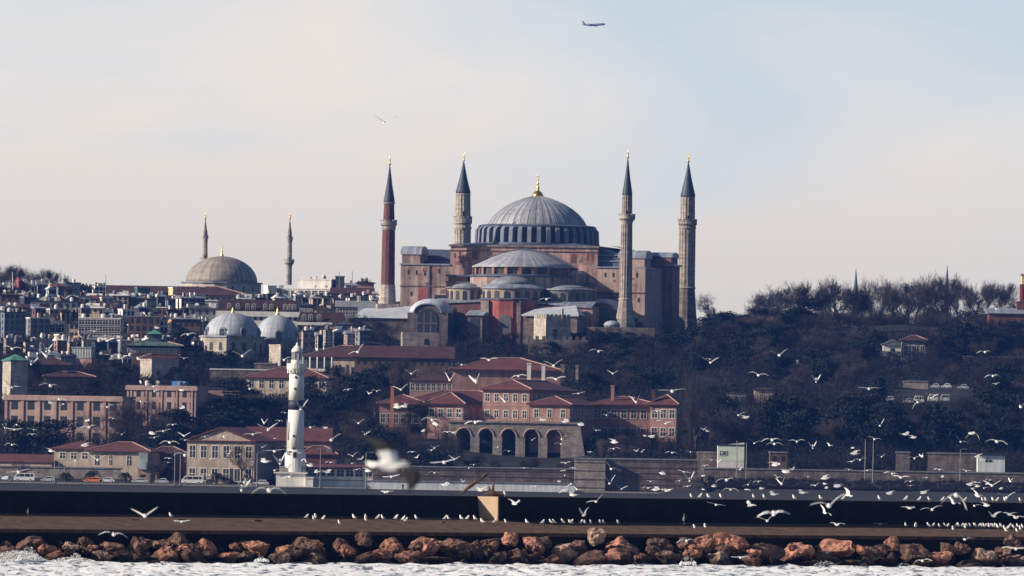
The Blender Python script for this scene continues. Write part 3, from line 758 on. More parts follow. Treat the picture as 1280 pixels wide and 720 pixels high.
    mb.add(v, [(0, 1, 5, 4), (1, 2, 6, 5), (2, 3, 7, 6), (4, 5, 6, 7)]); mb.build('link_roof', LEADD, t)
    mb = MB(); mb.add([(22.8, 0, 25.4), (36, 0, 22.6), (36, 14, 22.6), (22.8, 14, 25.4)], [(0, 1, 2, 3)]); mb.box(22.8, 36, 12, 14, 18.2, 22.6); mb.build('link_roof', LEADD, t)
    for z in (20.2, 22.0): MB().box(22.8, 29.8, -17.4, -16.95, z, z + .3).build('ledge', LEADF, t)
    MB().box(-38.4, -22.7, -19.25, -18.98, 11.9, 12.2).build('string_course', STONED, t)
    MB().box(22.8, 37.6, -20.3, -18.98, 10.6, 10.95).build('string_course', BRICK, t)
    MB().box(-29.4, -29.0, -19.3, -18.98, 0, 18.4).build('downpipe', LEADD, t)
    MB().box(-27.5, -23.4, -19.12, -18.98, 8.0, 9.4).build('window', DARKW, t)
    MB().box(-32.6, -29.6, -19.1, -18.98, 6.5, 11.5).build('red_patch', mat('old_red_plaster', (.26, .09, .08), .9, .3, .5), t)
    MB().box(25.5, 28.5, -19.12, -18.98, 6.8, 9.5).build('window', BRICK, t)
    # small slits, patches and drain stains of the old walls
    r = random.Random(12); PA = mat('patched_masonry', (.30, .22, .19), .95, .4, .6, kind='block'); PB_ = mat('bare_brick_patch', (.24, .12, .10), .95, .3, .6)
    for k in range(34):
        x = r.choice([r.uniform(-37, -25), r.uniform(-21.5, -17), r.uniform(17, 20.5), r.uniform(24, 35)]); z = r.uniform(8, 16.4) if abs(x) > 22.8 else r.uniform(18.5, 21)
        w_, h_ = r.uniform(.5, 2.2), r.uniform(.4, 1.8); yf = -20.1 if x > 30.2 else -19
        MB().box(x, x + w_, yf - .03 - .01 * (k % 4), yf + .2, z, z + h_).build('repair_patch', r.choice([PA, PB_]), t)
    for x, z in ((-36, 15.5), (-33.5, 15.5), (-30.9, 15.2), (-26.5, 16.0), (-35, 9.0), (-25, 5.0), (25, 15.5), (27.5, 15.5), (33, 15.4), (35, 15.4), (32.2, 8), (35.6, 8)):
        yf = -20.1 if x > 30.2 else -19; MB().box(x, x + .5, yf - .08, yf + .1, z, z + 1.3).build('slit_window', DARKW, t)
    return t
build_great_mosque()

# ------------------------------------------------------------------ minarets: profile read as (pixel row, pixel width)
def minaret(label, px, D, basepy, shaft, bal, cap, fin, ms, mb_mat, n=14, sm=None, base=None, flare=None, group='minarets of the great mosque', bands=()):
    s = F / D; o = W(px, basepy, D); t = thing('minaret', label, 'minaret', o, R(6), group)
    Z = lambda py: (basepy - py) / s
    if base:
        for (y0, y1, w, m) in base: MB().box(-w / s / 2, w / s / 2, -w / s / 2, w / s / 2, Z(y0) - (8 if y0 == base[0][0] else 0), Z(y1)).build('base', m, t)
    if flare:
        ys, m = flare
        MB().lathe([(w / s / 2, Z(y)) for y, w in ys], 12).build('plinth', m, t)
    MB().lathe([(w / s / 2, Z(y)) for y, w in shaft], n).build('shaft', ms, t)
    # fluting
    if n >= 14:
        for k in range(n):
            a = 2 * PI * k / n
            if math.sin(a) > .2: continue
            MB().tube([(w / s / 2 * math.cos(a), w / s / 2 * math.sin(a), Z(y)) for y, w in shaft], [.11] * len(shaft), 4).build('flute', ms, t)
    for (y0, y1, w, wn) in bal:
        h = (y0 - y1) / s; zb = Z(y0)
        b = MB().lathe([(wn / s / 2, zb), (wn / s / 2 * 1.12, zb + h * .2), (w / s / 2 * .86, zb + h * .42), (w / s / 2, zb + h * .55), (w / s / 2, zb + h), (w / s / 2 - .25, zb + h), (w / s / 2 - .25, zb + h * .6), (.1, zb + h * .6)], 18).build('balcony', mb_mat, t)
        for k in range(12):
            a = 2 * PI * k / 12; MB().rbox(((w / s / 2 - .1) * math.cos(a), (w / s / 2 - .1) * math.sin(a)), a, .3, .45, zb + h - .1, zb + h + .28).build('post', mb_mat, b)
        MB().box(-.35, .35, -wn / s / 2 - .06, 0, zb + h * .6, zb + h * 1.45).build('door', DARKW, b)
    y0, y1, w = cap
    MB().lathe([(w / s / 2 * 1.04, Z(y0) - .1), (w / s / 2 * 1.08, Z(y0) + .25), (w / s / 2 * .55, lerp(Z(y0), Z(y1), .45)), (.06, Z(y1))], 20).build('spire', sm or SPIRE, t, smooth=False)
    z0, z1 = Z(fin[0]), Z(fin[1]); h = z1 - z0
    MB().lathe([(.12, z0 - .3), (.42, z0 + h * .1), (.12, z0 + h * .2), (.36, z0 + h * .33), (.1, z0 + h * .45), (.26, z0 + h * .55), (.07, z0 + h * .65), (.05, z0 + h * .85), (.03, z1)], 8).build('finial', GOLD, t, smooth=True)
    for (y, w, th) in bands: MB().lathe([(w / s / 2 + .02, Z(y) - th), (w / s / 2 + .3, Z(y) - th * .4), (w / s / 2 + .3, Z(y) + th * .4), (w / s / 2 + .02, Z(y) + th)], 16).build('ring', mb_mat, t)
    return t
MINB = mat('minaret_brick', (0.135, 0.06, 0.048), 0.9, 0.2, 0.6, streak=.2)
minaret('slender red brick minaret on a pale stone base, left of the great mosque', 484, 2978, 400,
        [(358, 17.5), (285, 16), (276, 14.5), (253.5, 12.6)], [(288, 276, 20.5, 16)], (252.5, 204.5, 13.2), (206, 192), MINB, STONE, 12,
        base=[(400, 380, 27, STONEW)], flare=([(381, 25), (376, 21), (356, 18.6)], STONEW), bands=[(254, 12.6, .35)])
minaret('thick pale stone minaret rising behind the left corner of the great mosque', 577.5, 3046, 330,
        [(330, 21), (283, 20), (241, 17)], [(288, 271.5, 23.5, 20.5)], (241, 200, 17.4), (201, 189.5), STONEW, STONEW, 16, bands=[(243, 17, .3)])
minaret('slim fluted stone minaret standing before the right flank of the great mosque', 781.5, 2960, 404,
        [(374, 15.5), (280, 13.2), (270, 12.6), (243, 11.6)], [(280, 268.5, 21, 13.5)], (243, 195.5, 12.0), (197, 184), STONE, STONEW, 16,
        flare=([(420, 27), (404, 25), (376, 16.6), (372, 15.6)], STONE), bands=[(374, 15.6, .3)])
minaret('thick fluted stone minaret at the far right of the great mosque', 857.5, 3056, 392,
        [(360, 20.5), (286, 20), (276, 18), (245.5, 17)], [(287.5, 275, 24, 20)], (245.5, 201, 17.6), (202, 191), STONE, STONE, 16,
        flare=([(430, 30), (400, 27), (392, 26), (360, 21)], STONED), bands=[(360, 21, .35)])

# ------------------------------------------------------------------ domed buildings round it
def dome_building(name, label, px, D, basepy, r_px, eave, top, sides, wall_r, wm, dm, fin=None, rot=0.0, win=0, lit=None, group=None, dormers=0, cat='tomb'):
    s = F / D; o = W(px, basepy, D); t = thing(name, label, cat, o, rot, group)
    Z = lambda py: (basepy - py) / s
    rw = wall_r / s
    P = [(rw * math.cos(2 * PI * (k + .5) / sides), rw * math.sin(2 * PI * (k + .5) / sides)) for k in range(sides)]
    MB().prism(P, -6, Z(eave)).build('wall', wm, t)
    P2 = [(x * 1.04, y * 1.04) for x, y in P]; MB().prism(P2, Z(eave), Z(eave) + .45).build('cornice', LEADF, t)
    rr = r_px / s; H = Z(top) - Z(eave) - .3
    pr = [(rr * math.cos(PI / 2 * k / 14) if k < 14 else 0.0, Z(eave) + .35 + H * math.sin(PI / 2 * k / 14)) for k in range(15)]
    dm_o = MB().lathe(pr, 48).build('dome', dm, t, smooth=True)
    if win:
        ap = rw * math.cos(PI / sides)
        for k in range(sides):
            a = 2 * PI * (k + 1) / sides; ca, sa = math.cos(a), math.sin(a)
            if math.sin(a + rot) > .3: continue
            for u in ((-.22, .22) if win > 1 else (0,)):
                mb = MB(); vs = []; e = 2 * rw * math.sin(PI / sides)
                for r_ in (ap - .2, ap + .06):
                    for x, z in arch_pts(e * .15, Z(eave) * .36, 6): vs.append((r_ * ca - (x + u * e) * sa, r_ * sa + (x + u * e) * ca, Z(eave) * .42 + z))
                n = len(vs) // 2
                mb.add(vs, [tuple(range(n, 2 * n))] + [(i, (i + 1) % n, n + (i + 1) % n, n + i) for i in range(n)]); mb.build('window', DARKW, t)
    for k in range(dormers):
        a = 2 * PI * (k + .25) / dormers
        if math.sin(a + rot) > .2: continue
        x, y = rr * .97 * math.cos(a), rr * .97 * math.sin(a)
        mb = MB(); q = []
        for r_ in (rr * .7, rr * 1.0):
            for u, z in arch_pts(1.9, 2.6, 6): q.append((r_ * math.cos(a) - u * math.sin(a), r_ * math.sin(a) + u * math.cos(a), Z(eave) + .4 + z))
        n = len(q) // 2
        mb.add(q, [tuple(range(n, 2 * n))] + [(i, (i + 1) % n, n + (i + 1) % n, n + i) for i in range(n)])
        d_ = mb.build('dormer', LEADF, dm_o)
        q = []
        for r_ in (rr * .72, rr * 1.01):
            for u, z in arch_pts(1.3, 2.1, 6): q.append((r_ * math.cos(a) - u * math.sin(a), r_ * math.sin(a) + u * math.cos(a), Z(eave) + .4 + z))
        mb = MB(); mb.add(q, [tuple(range(n, 2 * n))] + [(i, (i + 1) % n, n + (i + 1) % n, n + i) for i in range(n)]); mb.build('pane', DARKW, dm_o)
    if fin:
        z0, z1 = Z(fin[0]), Z(fin[1]); h = z1 - z0
        MB().lathe([(.7, z0 - .3), (.6, z0 + h * .15), (.2, z0 + h * .3), (.4, z0 + h * .45), (.12, z0 + h * .55), (.25, z0 + h * .7), (.07, z0 + h * .8), (.04, z1)], 10).build('finial', GOLD, t, smooth=True)
    return t
LEADW = mat('warm_dome_lead', (0.30, 0.265, 0.235), 0.6, 0.25, 0.3, kind='lead', streak=.2)
# distant domed mosque with two minarets on the left ridge
dome_building('domed_mosque', 'distant brown ribbed mosque dome with a gold finial on the left ridge', 276.5, 3385, 372, 45, 354.5, 320.5, 20, 50, mat('ridge_mosque_stone', (.42, .38, .33), .9, .2, .4), LEADW, (321, 305), win=1, cat='mosque')
for px, lab, yb in ((255.5, 'slim grey minaret behind the left edge of the ribbed brown dome', 350), (361, 'slim grey minaret standing alone beside the white modern block', 356)):
    k = 0 if px < 300 else 2
    minaret(lab, px, 3395, yb, [(yb, 7.4), (320 + k, 7), (299 + k, 6.2), (292 + k, 5.6)], [(331 + k, 323 + k, 12.5, 7.4), (301 + k, 295 + k, 8.2, 6.4)], (292 + k, 272, 5.6), (273, 264.5), STONEW, STONEW, 10, sm=STONE, group='minarets of the distant mosque')
DT = mat('grey_tomb_dome_lead', (0.33, 0.36, 0.41), 0.6, 0.15, 0.3, kind='lead')
dome_building('domed_tomb', 'larger grey domed octagonal tomb with arched windows behind the bare tree', 290, 2880, 450, 35.5, 422, 391, 8, 41, STONEW, DT, (391, 383), rot=R(14), win=2, dormers=8, group='domed tombs')
dome_building('domed_tomb', 'smaller grey domed tomb above the lighthouse lantern', 346, 2895, 448, 28, 425.5, 394, 8, 30, STONE, DT, (394, 383), rot=R(20), win=0, dormers=6, group='domed tombs')
def box_px(name, label, cat, px0, px1, pyt, pyb, D, dep, m, yaw=0.0, group=None, ext=5):
    s = F / D; o = W(px0, pyb, D); t = thing(name, label, cat, o, yaw, group)
    w = (px1 - px0) / s; h = (pyb - pyt) / s
    MB().box(0, w, 0, dep, -ext, h).build('wall', m, t)
    return t, w, h, s
# arched annexes left and right of the great mosque
def arched_hall(label, px0, px1, eave, crown, pyb, D, wm, glass=True):
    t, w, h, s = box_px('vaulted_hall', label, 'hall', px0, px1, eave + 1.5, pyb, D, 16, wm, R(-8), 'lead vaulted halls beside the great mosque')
    rz = (eave - crown) / s; n = 16; g = .58
    arc = lambda k, q=1.0, hh=1.0: (w / 2 + w / 2 * q * math.cos(PI * k / n), h + rz * hh * math.sin(PI * k / n) ** .9 if 0 < k < n else h)
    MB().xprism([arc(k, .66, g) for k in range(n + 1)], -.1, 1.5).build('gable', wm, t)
    MB().tube([(arc(k, .68, g * 1.08)[0], -.3, arc(k, .68, g * 1.08)[1]) for k in range(n + 1)], [.28] * (n + 1), 5).build('gable_moulding', LEADF, t)
    MB().lathe([((w / 2 + .5) * math.cos(PI / 2 * k / 12) if k < 12 else 0., h + .05 + rz * math.sin(PI / 2 * k / 12)) for k in range(13)], 44).build('dome', mat('bright_dome_lead', (.42, .46, .53), .55, .12, .3, kind='lead'), t, smooth=True, loc=(w / 2, w / 2 + 1.4, 0))
    ww = w * .50; hw = h + rz * g * .5
    g_ = MB().xprism([(w / 2 + x, .5 + z) for x, z in arch_pts(ww, hw - .5, 10)][::-1], -.18, .2).build('window', DARKW, t)
    for u in (-.17, .17): MB().box(w / 2 + u * ww - .14, w / 2 + u * ww + .14, -.26, -.1, .5, hw * .86).build('mullion', STONED, g_)
    MB().box(w / 2 - ww / 2, w / 2 + ww / 2, -.25, -.1, h * .5, h * .5 + .25).build('mullion', STONED, g_)
    return t
arched_hall('grey vaulted hall with tall dark window right of the red minaret base', 509, 560, 389, 371, 418, 2955, mat('shadowed_hall_stone', (.15, .125, .12), .95, .35, .4, kind='block', streak=.3))  # darker copy of the weathered stone, the walls' shadow put into its colour
arched_hall('small vaulted hall with a bright domed roof behind the slim stone minaret', 727, 775, 386, 371, 412, 2968, STONED)
arched_hall('little vaulted roof just right of the slim stone minaret foot', 787, 801, 387, 379, 405, 2985, STONED)
t, w, h, s = box_px('lead_roofed_wing', 'low wing with sloping pale lead roof at the red minaret foot', 'building', 441, 512, 397, 418, 2965, 12, STONED)
mb = MB(); mb.add([(-.5, -.5, h), (w + .3, -.5, h), (w + .3, 11, h + 4.0), (3, 11, h + 3.0)], [(0, 1, 2, 3)]); mb.add([(-.5, -.5, h), (3, 11, h + 3), (3, 11, h)], [(0, 1, 2)]); mb.build('roof', mat('bright_lead', ()), t)
t, w, h, s = box_px('stone_block', 'small pale stone block with a dark arch before the vaulted hall', 'building', 503, 548, 415, 431, 2900, 8, STONE, R(4))
mb = MB(); mb.xprism([(w * .67 + a, .2 + b) for a, b in arch_pts(1.4, 1.8)][::-1], -.08, .1); mb.build('door', DARKW, t)
dome_building('stone_dome', 'low bare stone dome between the two right minarets', 838, 3030, 408, 18, 405, 393.5, 16, 18.5, STONED, STONED, None, cat='dome')
dome_building('lead_dome', 'small pale lead dome at the foot of the slim stone minaret', 765, 2945, 415, 10.5, 408, 401, 12, 10, STONED, DT, None, cat='dome')
t, w, h, s = box_px('garden_wall', 'long low stone wall below the slim stone minaret', 'wall', 734, 818, 408.5, 421, 2935, 3, STONED)
t, w, h, s = box_px('small_annex', 'small pale hut with flat roof between the right minarets', 'building', 793, 806, 394, 408, 2975, 5, STONEW)
MB().box(-.4, w + .4, -.4, 5.4, h, h + .4).build('roof', LEADF, t)
def crenellated_tower():
    D = 2930; s = F / D; a = R(20)
    o = W(682, 432, D); t = thing('crenellated_tower', 'square stone tower with battlements, its left face glowing in the sun', 'tower', o, a)
    w = (713 - 682) / s / math.cos(a); d = (682 - 667) / s / math.sin(a); h = (432 - 398) / s
    MB().box(0, w, 0, d, -4, h).build('wall', STONEW, t)
    for k in range(6):
        x = w * (k + .15) / 6; MB().box(x, x + w * .11, -.003, .6, h - .003, h + 1.3).build('battlement', STONEW, t)
    for k in range(7):
        y = d * (k + .15) / 7; MB().box(-.003, .6, y, y + d * .1, h - .003, h + 1.3).build('battlement', STONEW, t)
    MB().box(w * .62, w * .62 + .5, -.5, -.05, h - 2.2, h + 3).build('downpipe', STONEW, t)
    MB().box(w * .3, w * .45, -.05, .1, h * .3, h * .62).build('window', DARKW, t)
crenellated_tower()
t, w, h, s = box_px('battlement_wall', 'broken stone wall with battlements at the crenellated tower foot', 'wall', 660, 735, 424, 436, 2925, 1.5, STONED)
for k in range(9):
    if k != 4: MB().box(w * (k + .1) / 9, w * (k + .6) / 9, .003, 1.2, h - .01, h + 1.0).build('battlement', STONED, t)
# ------------------------------------------------------------------ houses
WM = {'cream': CREAM, 'white': WHITE, 'pink': mat('salmon_plaster', (.37, .26, .235), .9, .15, .3, streak=.2), 'stone': STONE, 'stoned': STONED, 'stonew': STONEW,
      'grey': mat('grey_render', (.22, .23, .25), .9, .25, .3, streak=.25), 'blue': mat('blue_grey_render', (.17, .21, .27), .9, .25, .3, streak=.2), 'brown': mat('brown_render', (.15, .10, .08), .9, .3, .3, streak=.3),
      'dark': mat('dark_cladding', (.05, .055, .075), .8, .4, .4), 'red': mat('red_render', (.40, .06, .055), .8, .2, .3), 'ochre': mat('ochre_render', (.50, .28, .13), .9, .25, .4, streak=.3),
      'green': mat('green_cladding', (.05, .14, .12), .7, .25, .4), 'rose': mat('rose_plaster', (.40, .25, .22), .9, .2, .3, streak=.2), 'teal': mat('teal_render', (.07, .11, .12), .8, .3, .4),
      'brick': BRICK, 'yellow': mat('yellow_plaster', (.62, .47, .25), .9, .12, .3), 'beige': mat('beige_plaster', (.36, .30, .25), .9, .2, .3, streak=.25), 'glass': mat('glazed_front', (.20, .25, .28), .25, .35, .25, spec=.6)}
RM = {'tile': TILE, 'tiled': TILED, 'lead': LEADF, 'dark': WM['dark'], 'copper': mat('green_copper_roof', (.07, .22, .18), .7, .3, .3, kind='leadflat'), 'white': WHITE, 'grey': WM['grey'], 'copperd': mat('dull_copper_roof', (.09, .14, .13), .7, .3, .3, kind='leadflat')}
WINM = {}
def win_mesh(w, h, arched=False, frame=True, dark=DARKW):
    k = (round(w, 2), round(h, 2), arched, frame)
    if k in WINM: return WINM[k]
    mb = MB(); o = arch_pts(w, h, 6) if arched else [(w / 2, 0), (w / 2, h), (-w / 2, h), (-w / 2, 0)]
    mb.xprism(o[::-1], -.05, .1)
    g = mb.mesh('window', DARKW)
    f = None
    if frame:
        mb = MB(); e = .16
        if arched: mb.xprism([(x * (w + 2 * e) / w, z * (h + e) / h - .02) for x, z in o][::-1], -.03, .1)
        else:
            for b in ((-w/2-e, -w/2, -e, h+e), (w/2, w/2+e, -e, h+e), (-w/2-.002, w/2+.002, h, h+e), (-w/2-.002, w/2+.002, -e, 0)): mb.box(b[0], b[1], -.09, .1, b[2], b[3])
        mb.box(-.05, .05, -.08, 0, .01, h - .01); mb.box(-w/2+.01, w/2-.01, -.075, 0, h*.55, h*.55+.09)
        f = mb.mesh('frame', FRAME)
    WINM[k] = (g, f); return WINM[k]
def place_win(t, x, y, z, w, h, rz=0, arched=False, frame=True):
    g, f = win_mesh(w, h, arched, frame)
    o = link('window', g, t); o.location = (x, y, z); o.rotation_euler = (0, 0, rz)
    if f: c = link('frame', f, o)
def roof_mesh(kind, w, d, h, rh, ov=.5):
    mb = MB(); a, b, c, e = -ov, w + ov, -ov, d + ov; z = h
    if kind == 'hip':
        m = min(w, d) / 2 * .98
        if w >= d: r1, r2 = (m, d / 2), (w - m, d / 2)
        else: r1, r2 = (w / 2, m), (w / 2, d - m)
        v = [(a, c, z), (b, c, z), (b, e, z), (a, e, z), (*r1, z + rh), (*r2, z + rh)]
        mb.add(v, [(0, 1, 5, 4), (1, 2, 5), (2, 3, 4, 5), (3, 0, 4)] if w >= d else [(0, 1, 4), (1, 2, 5, 4), (2, 3, 5), (3, 0, 4, 5)])
    elif kind == 'gable':
        v = [(a, c, z), (b, c, z), (b, e, z), (a, e, z), (a, d / 2, z + rh), (b, d / 2, z + rh)]
        mb.add(v, [(0, 1, 5, 4), (2, 3, 4, 5), (1, 2, 5), (3, 0, 4)])
    elif kind == 'gabley':
        v = [(a, c, z), (b, c, z), (b, e, z), (a, e, z), (w / 2, c, z + rh), (w / 2, e, z + rh)]
        mb.add(v, [(0, 4, 5, 3), (1, 2, 5, 4)])
        v = [(a, c, z - .3), (w / 2, c, z + rh - .3), (b, c, z - .3), (b, c, z), (w / 2, c, z + rh), (a, c, z)]
        mb.add(v, [(0, 1, 4, 5), (1, 2, 3, 4)])
    elif kind == 'shed':
        v = [(a, c, z), (b, c, z), (b, e, z + rh), (a, e, z + rh), (b, e, z), (a, e, z)]
        mb.add(v, [(0, 1, 2, 3), (1, 4, 2), (0, 3, 5)])
    elif kind == 'mansard':
        k = rh * .35
        v = [(a, c, z), (b, c, z), (b, e, z), (a, e, z), (a + k, c + k, z + rh), (b - k, c + k, z + rh), (b - k, e - k, z + rh), (a + k, e - k, z + rh)]
        mb.add(v, [(0, 1, 5, 4), (1, 2, 6, 5), (2, 3, 7, 6), (3, 0, 4, 7), (4, 5, 6, 7)])
    elif kind == 'pyramid':
        v = [(a, c, z), (b, c, z), (b, e, z), (a, e, z), (w / 2, d / 2, z + rh)]
        mb.add(v, [(0, 1, 4), (1, 2, 4), (2, 3, 4), (3, 0, 4)])
    elif kind == 'gable_x_end': pass
    if kind in ('hip', 'gable', 'mansard', 'pyramid', 'shed', 'gabley'):
        mb.box(a, b, c, e, z - .22, z - .005)
    return mb
dish_me = None
def clutter(t, w, d, h, r, n):
    global dish_me
    if dish_me is None:
        dish_me = MB().lathe([(.5, 0), (.42, .12), (.25, .2), (0, .24)], 10).mesh('satellite_dish', WHITE)
    for k in range(n):
        c = r.random(); x, y = r.uniform(.1, .9) * w, r.uniform(.02, .4) * d
        if c < .35:
            o = link('satellite_dish', dish_me, t, (x, y, h + .9)); o.rotation_euler = (R(-70), 0, R(r.uniform(-60, 20))); 
            MB().box(x - .04, x + .04, y, y + .08, h - .1, h + .9).build('dish_pole', WM['grey'], t)
        elif c < .6: MB().box(x, x + r.uniform(.6, 1.1), y, y + .8, h - .05, h + r.uniform(1.0, 1.9)).build('chimney', r.choice([BRICK, CREAM, WHITE]), t)
        elif c < .8: MB().lathe([(.55, h - .05), (.6, h + 1.1), (.2, h + 1.35)], 10, (x, y)).build('water_tank', r.choice([WM['blue'], WHITE, WM['grey']]), t)
        else: MB().box(x, x + r.uniform(1, 2.2), y, y + 1.4, h - .05, h + r.uniform(.7, 1.5)).build('roof_box', r.choice([WHITE, WM['grey'], CREAM]), t)
def house(name, label, px0, px1, eave, base, wall='cream', roof='flat', rm='tile', rpx=0, split=0.0, rows=0, cols=0, lcols=0, ww=.9, wh=1.4, D=None, dep=None, arched=False,
          frame=False, cat='house', group=None, clut=0, dD=0, ov=.5, seed=0, band=None, ztop=None, a=None):
    cx = lerp(px0, px1, abs(split) if split > 0 else (1 - abs(split) if split < 0 else .5))
    if D is None: D = B(cx, base).y + dD
    s = F / D; Wm = (px1 - px0) / s
    ang = R(a if a is not None else 20)
    if split > 0: yaw = ang; dpt = split * Wm / math.sin(ang); w = (1 - split) * Wm / math.cos(ang); o = W(cx, base, D)
    elif split < 0: yaw = -ang; dpt = -split * Wm / math.sin(ang); w = (1 + split) * Wm / math.cos(ang); o = W(px0, base, D)
    else: yaw = R(a if a is not None else 0); w = Wm / math.cos(yaw); dpt = dep or max(6, min(14, Wm * .7)); o = W(px0, base, D)
    if dep: dpt = dep
    t = thing(name, label, cat, o, yaw, group)
    h = (base - eave) / s; r = random.Random(seed or int(px0 * 7 + base * 3))
    MB().box(0, w, 0, dpt, -6, h).build('wall', WM[wall], t)
    rh = rpx / s
    if roof == 'flat':
        mb = MB(); mb.box(-.15, w + .15, -.15, dpt + .15, h, h + .35)
        mb.build('roof', RM.get(rm, WM['grey']) if rm != 'tile' else WM[wall], t)
    elif roof == 'gabley':
        roof_mesh('gabley', w, dpt, h, rh, ov).build('roof', RM[rm], t)
        mb = MB(); mb.xprism([(0, h - .25), (w, h - .25), (w / 2, h + rh - .3)], 0.003, .4); mb.build('gable', WM[wall], t)
    else:
        roof_mesh(roof, w, dpt, h, rh, ov).build('roof', RM[rm], t)
        if roof in ('hip',) and rpx > 5 and w > dpt:
            m = min(w, dpt) / 2 * .98
            mb = MB(); mb.tube([(-ov, -ov, h + .05), (m, dpt / 2, h + rh + .05)], [.14, .14], 4); mb.tube([(m, dpt / 2, h + rh + .05), (w - m, dpt / 2, h + rh + .05)], [.12, .12], 4)
            mb.tube([(w + ov, -ov, h + .05), (w - m, dpt / 2, h + rh + .05)], [.14, .14], 4); mb.build('ridge_tiles', WM['rose'], t)
    if rows:
        sh = h / rows
        n = rows * (cols + lcols)
        fr = frame and n <= 48
        for i in range(rows):
            z = h - sh * (i + .5) - wh / 2
            for j in range(cols): place_win(t, w * (j + .5) / cols, 0, z, ww, wh, 0, arched, fr)
            for j in range(lcols):
                if split > 0: place_win(t, 0, dpt * (j + .5) / lcols, z, ww, wh, -PI / 2, arched, fr)
                elif split < 0: place_win(t, w, dpt * (j + .5) / lcols, z, ww, wh, PI / 2, arched, fr)
    if band:
        for zz in band: MB().box(-.12, w + .12, -.12, dpt + .1, h * zz, h * zz + .3).build('string_course', STONE, t)
    if clut: clutter(t, w, dpt, h + .2, r, clut)
    return t, w, dpt, h, s
H = house
# ---- far ridge
H('long_hall', 'very long dark building with maroon roof closing the left ridge', 92, 250, 371, 379, 'brown', 'gable', 'tiled', 16, D=3345, dep=22, cat='building')
H('round_roofed_hall', 'dark brown hall with low hipped roof left of the long maroon roof', 38, 96, 367, 380, 'brown', 'hip', 'tiled', 13, D=3320, dep=20, cat='building')
H('terrace_hotel', 'hotel with glazed roof terrace under the long maroon roof', 109, 166, 369, 381, 'glass', 'shed', 'white', 3, rows=1, cols=7, ww=2.4, wh=2.2, D=3240, frame=True, cat='hotel')
H('cream_house', 'low cream house with two paired windows under the glazed terrace', 129, 172, 381, 391, 'yellow', 'flat', 'grey', 0, rows=1, cols=4, ww=1.5, wh=1.2, split=0, D=3225, frame=True, clut=2, a=-14)
H('green_block', 'upper dark green rooftop block with pale lit side', 168, 187, 360, 375, 'green', 'flat', 'green', 0, split=.2, D=3290, cat='building')
H('green_block', 'lower dark green rooftop block with pale lit sides', 187, 209, 367, 380, 'green', 'flat', 'green', 0, split=.2, D=3275, cat='building')
H('cream_hut', 'small cream rooftop hut on the maroon roof', 210, 220, 360, 368, 'yellow', 'flat', 'white', 0, split=.6, D=3300)
H('rooftop_restaurant', 'long rooftop restaurant with strip windows and white fascia', 191, 272, 375, 388, 'grey', 'flat', 'white', 0, rows=1, cols=12, ww=1.6, wh=1.6, D=3215, frame=True, cat='restaurant')
H('stone_parapet_house', 'low pale stone house under the long rooftop restaurant', 190, 230, 384, 396, 'beige', 'flat', 'dark', 0, D=3195)
H('red_roofed_hall', 'broad hall with maroon hipped roof in front of the brown mosque dome', 218, 312, 368, 382, 'beige', 'hip', 'tiled', 11, rows=1, cols=13, ww=.9, wh=2.2, D=3285, dep=22, cat='building')
H('white_block', 'long white modern block beside the lone grey minaret', 336, 415, 361, 378, 'white', 'flat', 'white', 0, rows=2, cols=9, ww=1.6, wh=1.3, D=3265, dep=12, cat='building', clut=3, frame=True, a=-12)
H('white_block', 'upper white box storey topping the long white modern block', 372, 414, 349.5, 361.5, 'white', 'flat', 'white', 0, D=3272, dep=10, cat='building', clut=4, a=-12)
H('white_house', 'white terrace house with stair left of the long white block', 329, 345, 358, 376, 'white', 'flat', 'white', 0, split=.35, D=3262)
H('grey_stair_tower', 'small dark tower block with a flat cap on the skyline', 419, 430, 346, 362, 'dark', 'flat', 'grey', 0, D=3270, cat='tower')
H('red_roofed_house', 'dark house with brick red shallow roof right of the white block', 414, 466, 367, 378, 'dark', 'gable', 'tiled', 8, D=3240)
H('dark_terrace', 'long dark terrace building beside the red minaret', 414, 477, 367.5, 376, 'dark', 'flat', 'dark', 0, D=3215, cat='building', clut=4)
H('brick_house', 'tall brick gabled house with red tanks on the skyline', 446, 467, 353, 372, 'rose', 'gabley', 'tiled', 2, D=3255, clut=5)
H('grey_house', 'grey house with lean-to lead roof on the skyline', 432, 450, 356, 370, 'grey', 'shed', 'lead', 3, D=3258, clut=3)
H('grey_arcade', 'long grey building with a row of tall windows left of the red minaret', 420, 468, 383, 396, 'grey', 'shed', 'grey', 8, rows=1, cols=12, ww=.8, wh=1.9, D=3110, cat='building', frame=True)
H('vaulted_lead_hall', 'hall with pale sloping lead roof at the red minaret', 448, 470, 394, 404, 'stoned', 'shed', 'lead', 11, D=3050, dep=14, cat='building')
H('teal_house', 'dark teal three window house behind the white cornice', 374, 391, 381, 396, 'teal', 'hip', 'dark', 3, rows=1, cols=3, ww=.9, wh=1.2, frame=True)
H('yellow_house', 'bright yellow gabled house with arched windows', 393, 411, 386, 396, 'yellow', 'gabley', 'tile', 5, rows=1, cols=2, ww=1.1, wh=1.3, arched=True, frame=True, clut=2)
t, w, d, h, s = H('mansard_mansion', 'white mansion with maroon mansard roof and arched dormers above the tombs', 272, 373, 388, 404, 'white', 'mansard', 'tiled', 14, rows=1, cols=14, ww=.9, wh=1.5, D=3010, dep=12, cat='mansion', ov=.1)
MB().box(-.6, w + .6, -.6, .4, h - 1.7, h - .1).build('cornice', WHITE, t)
for k in (2, 3.5, 5.2, 6.3, 8.3, 9.4, 11.8, 12.6, 13.4):
    place_win(t, w * k / 14.2, -.35, h + .5, .9, 1.7, 0, True, True)
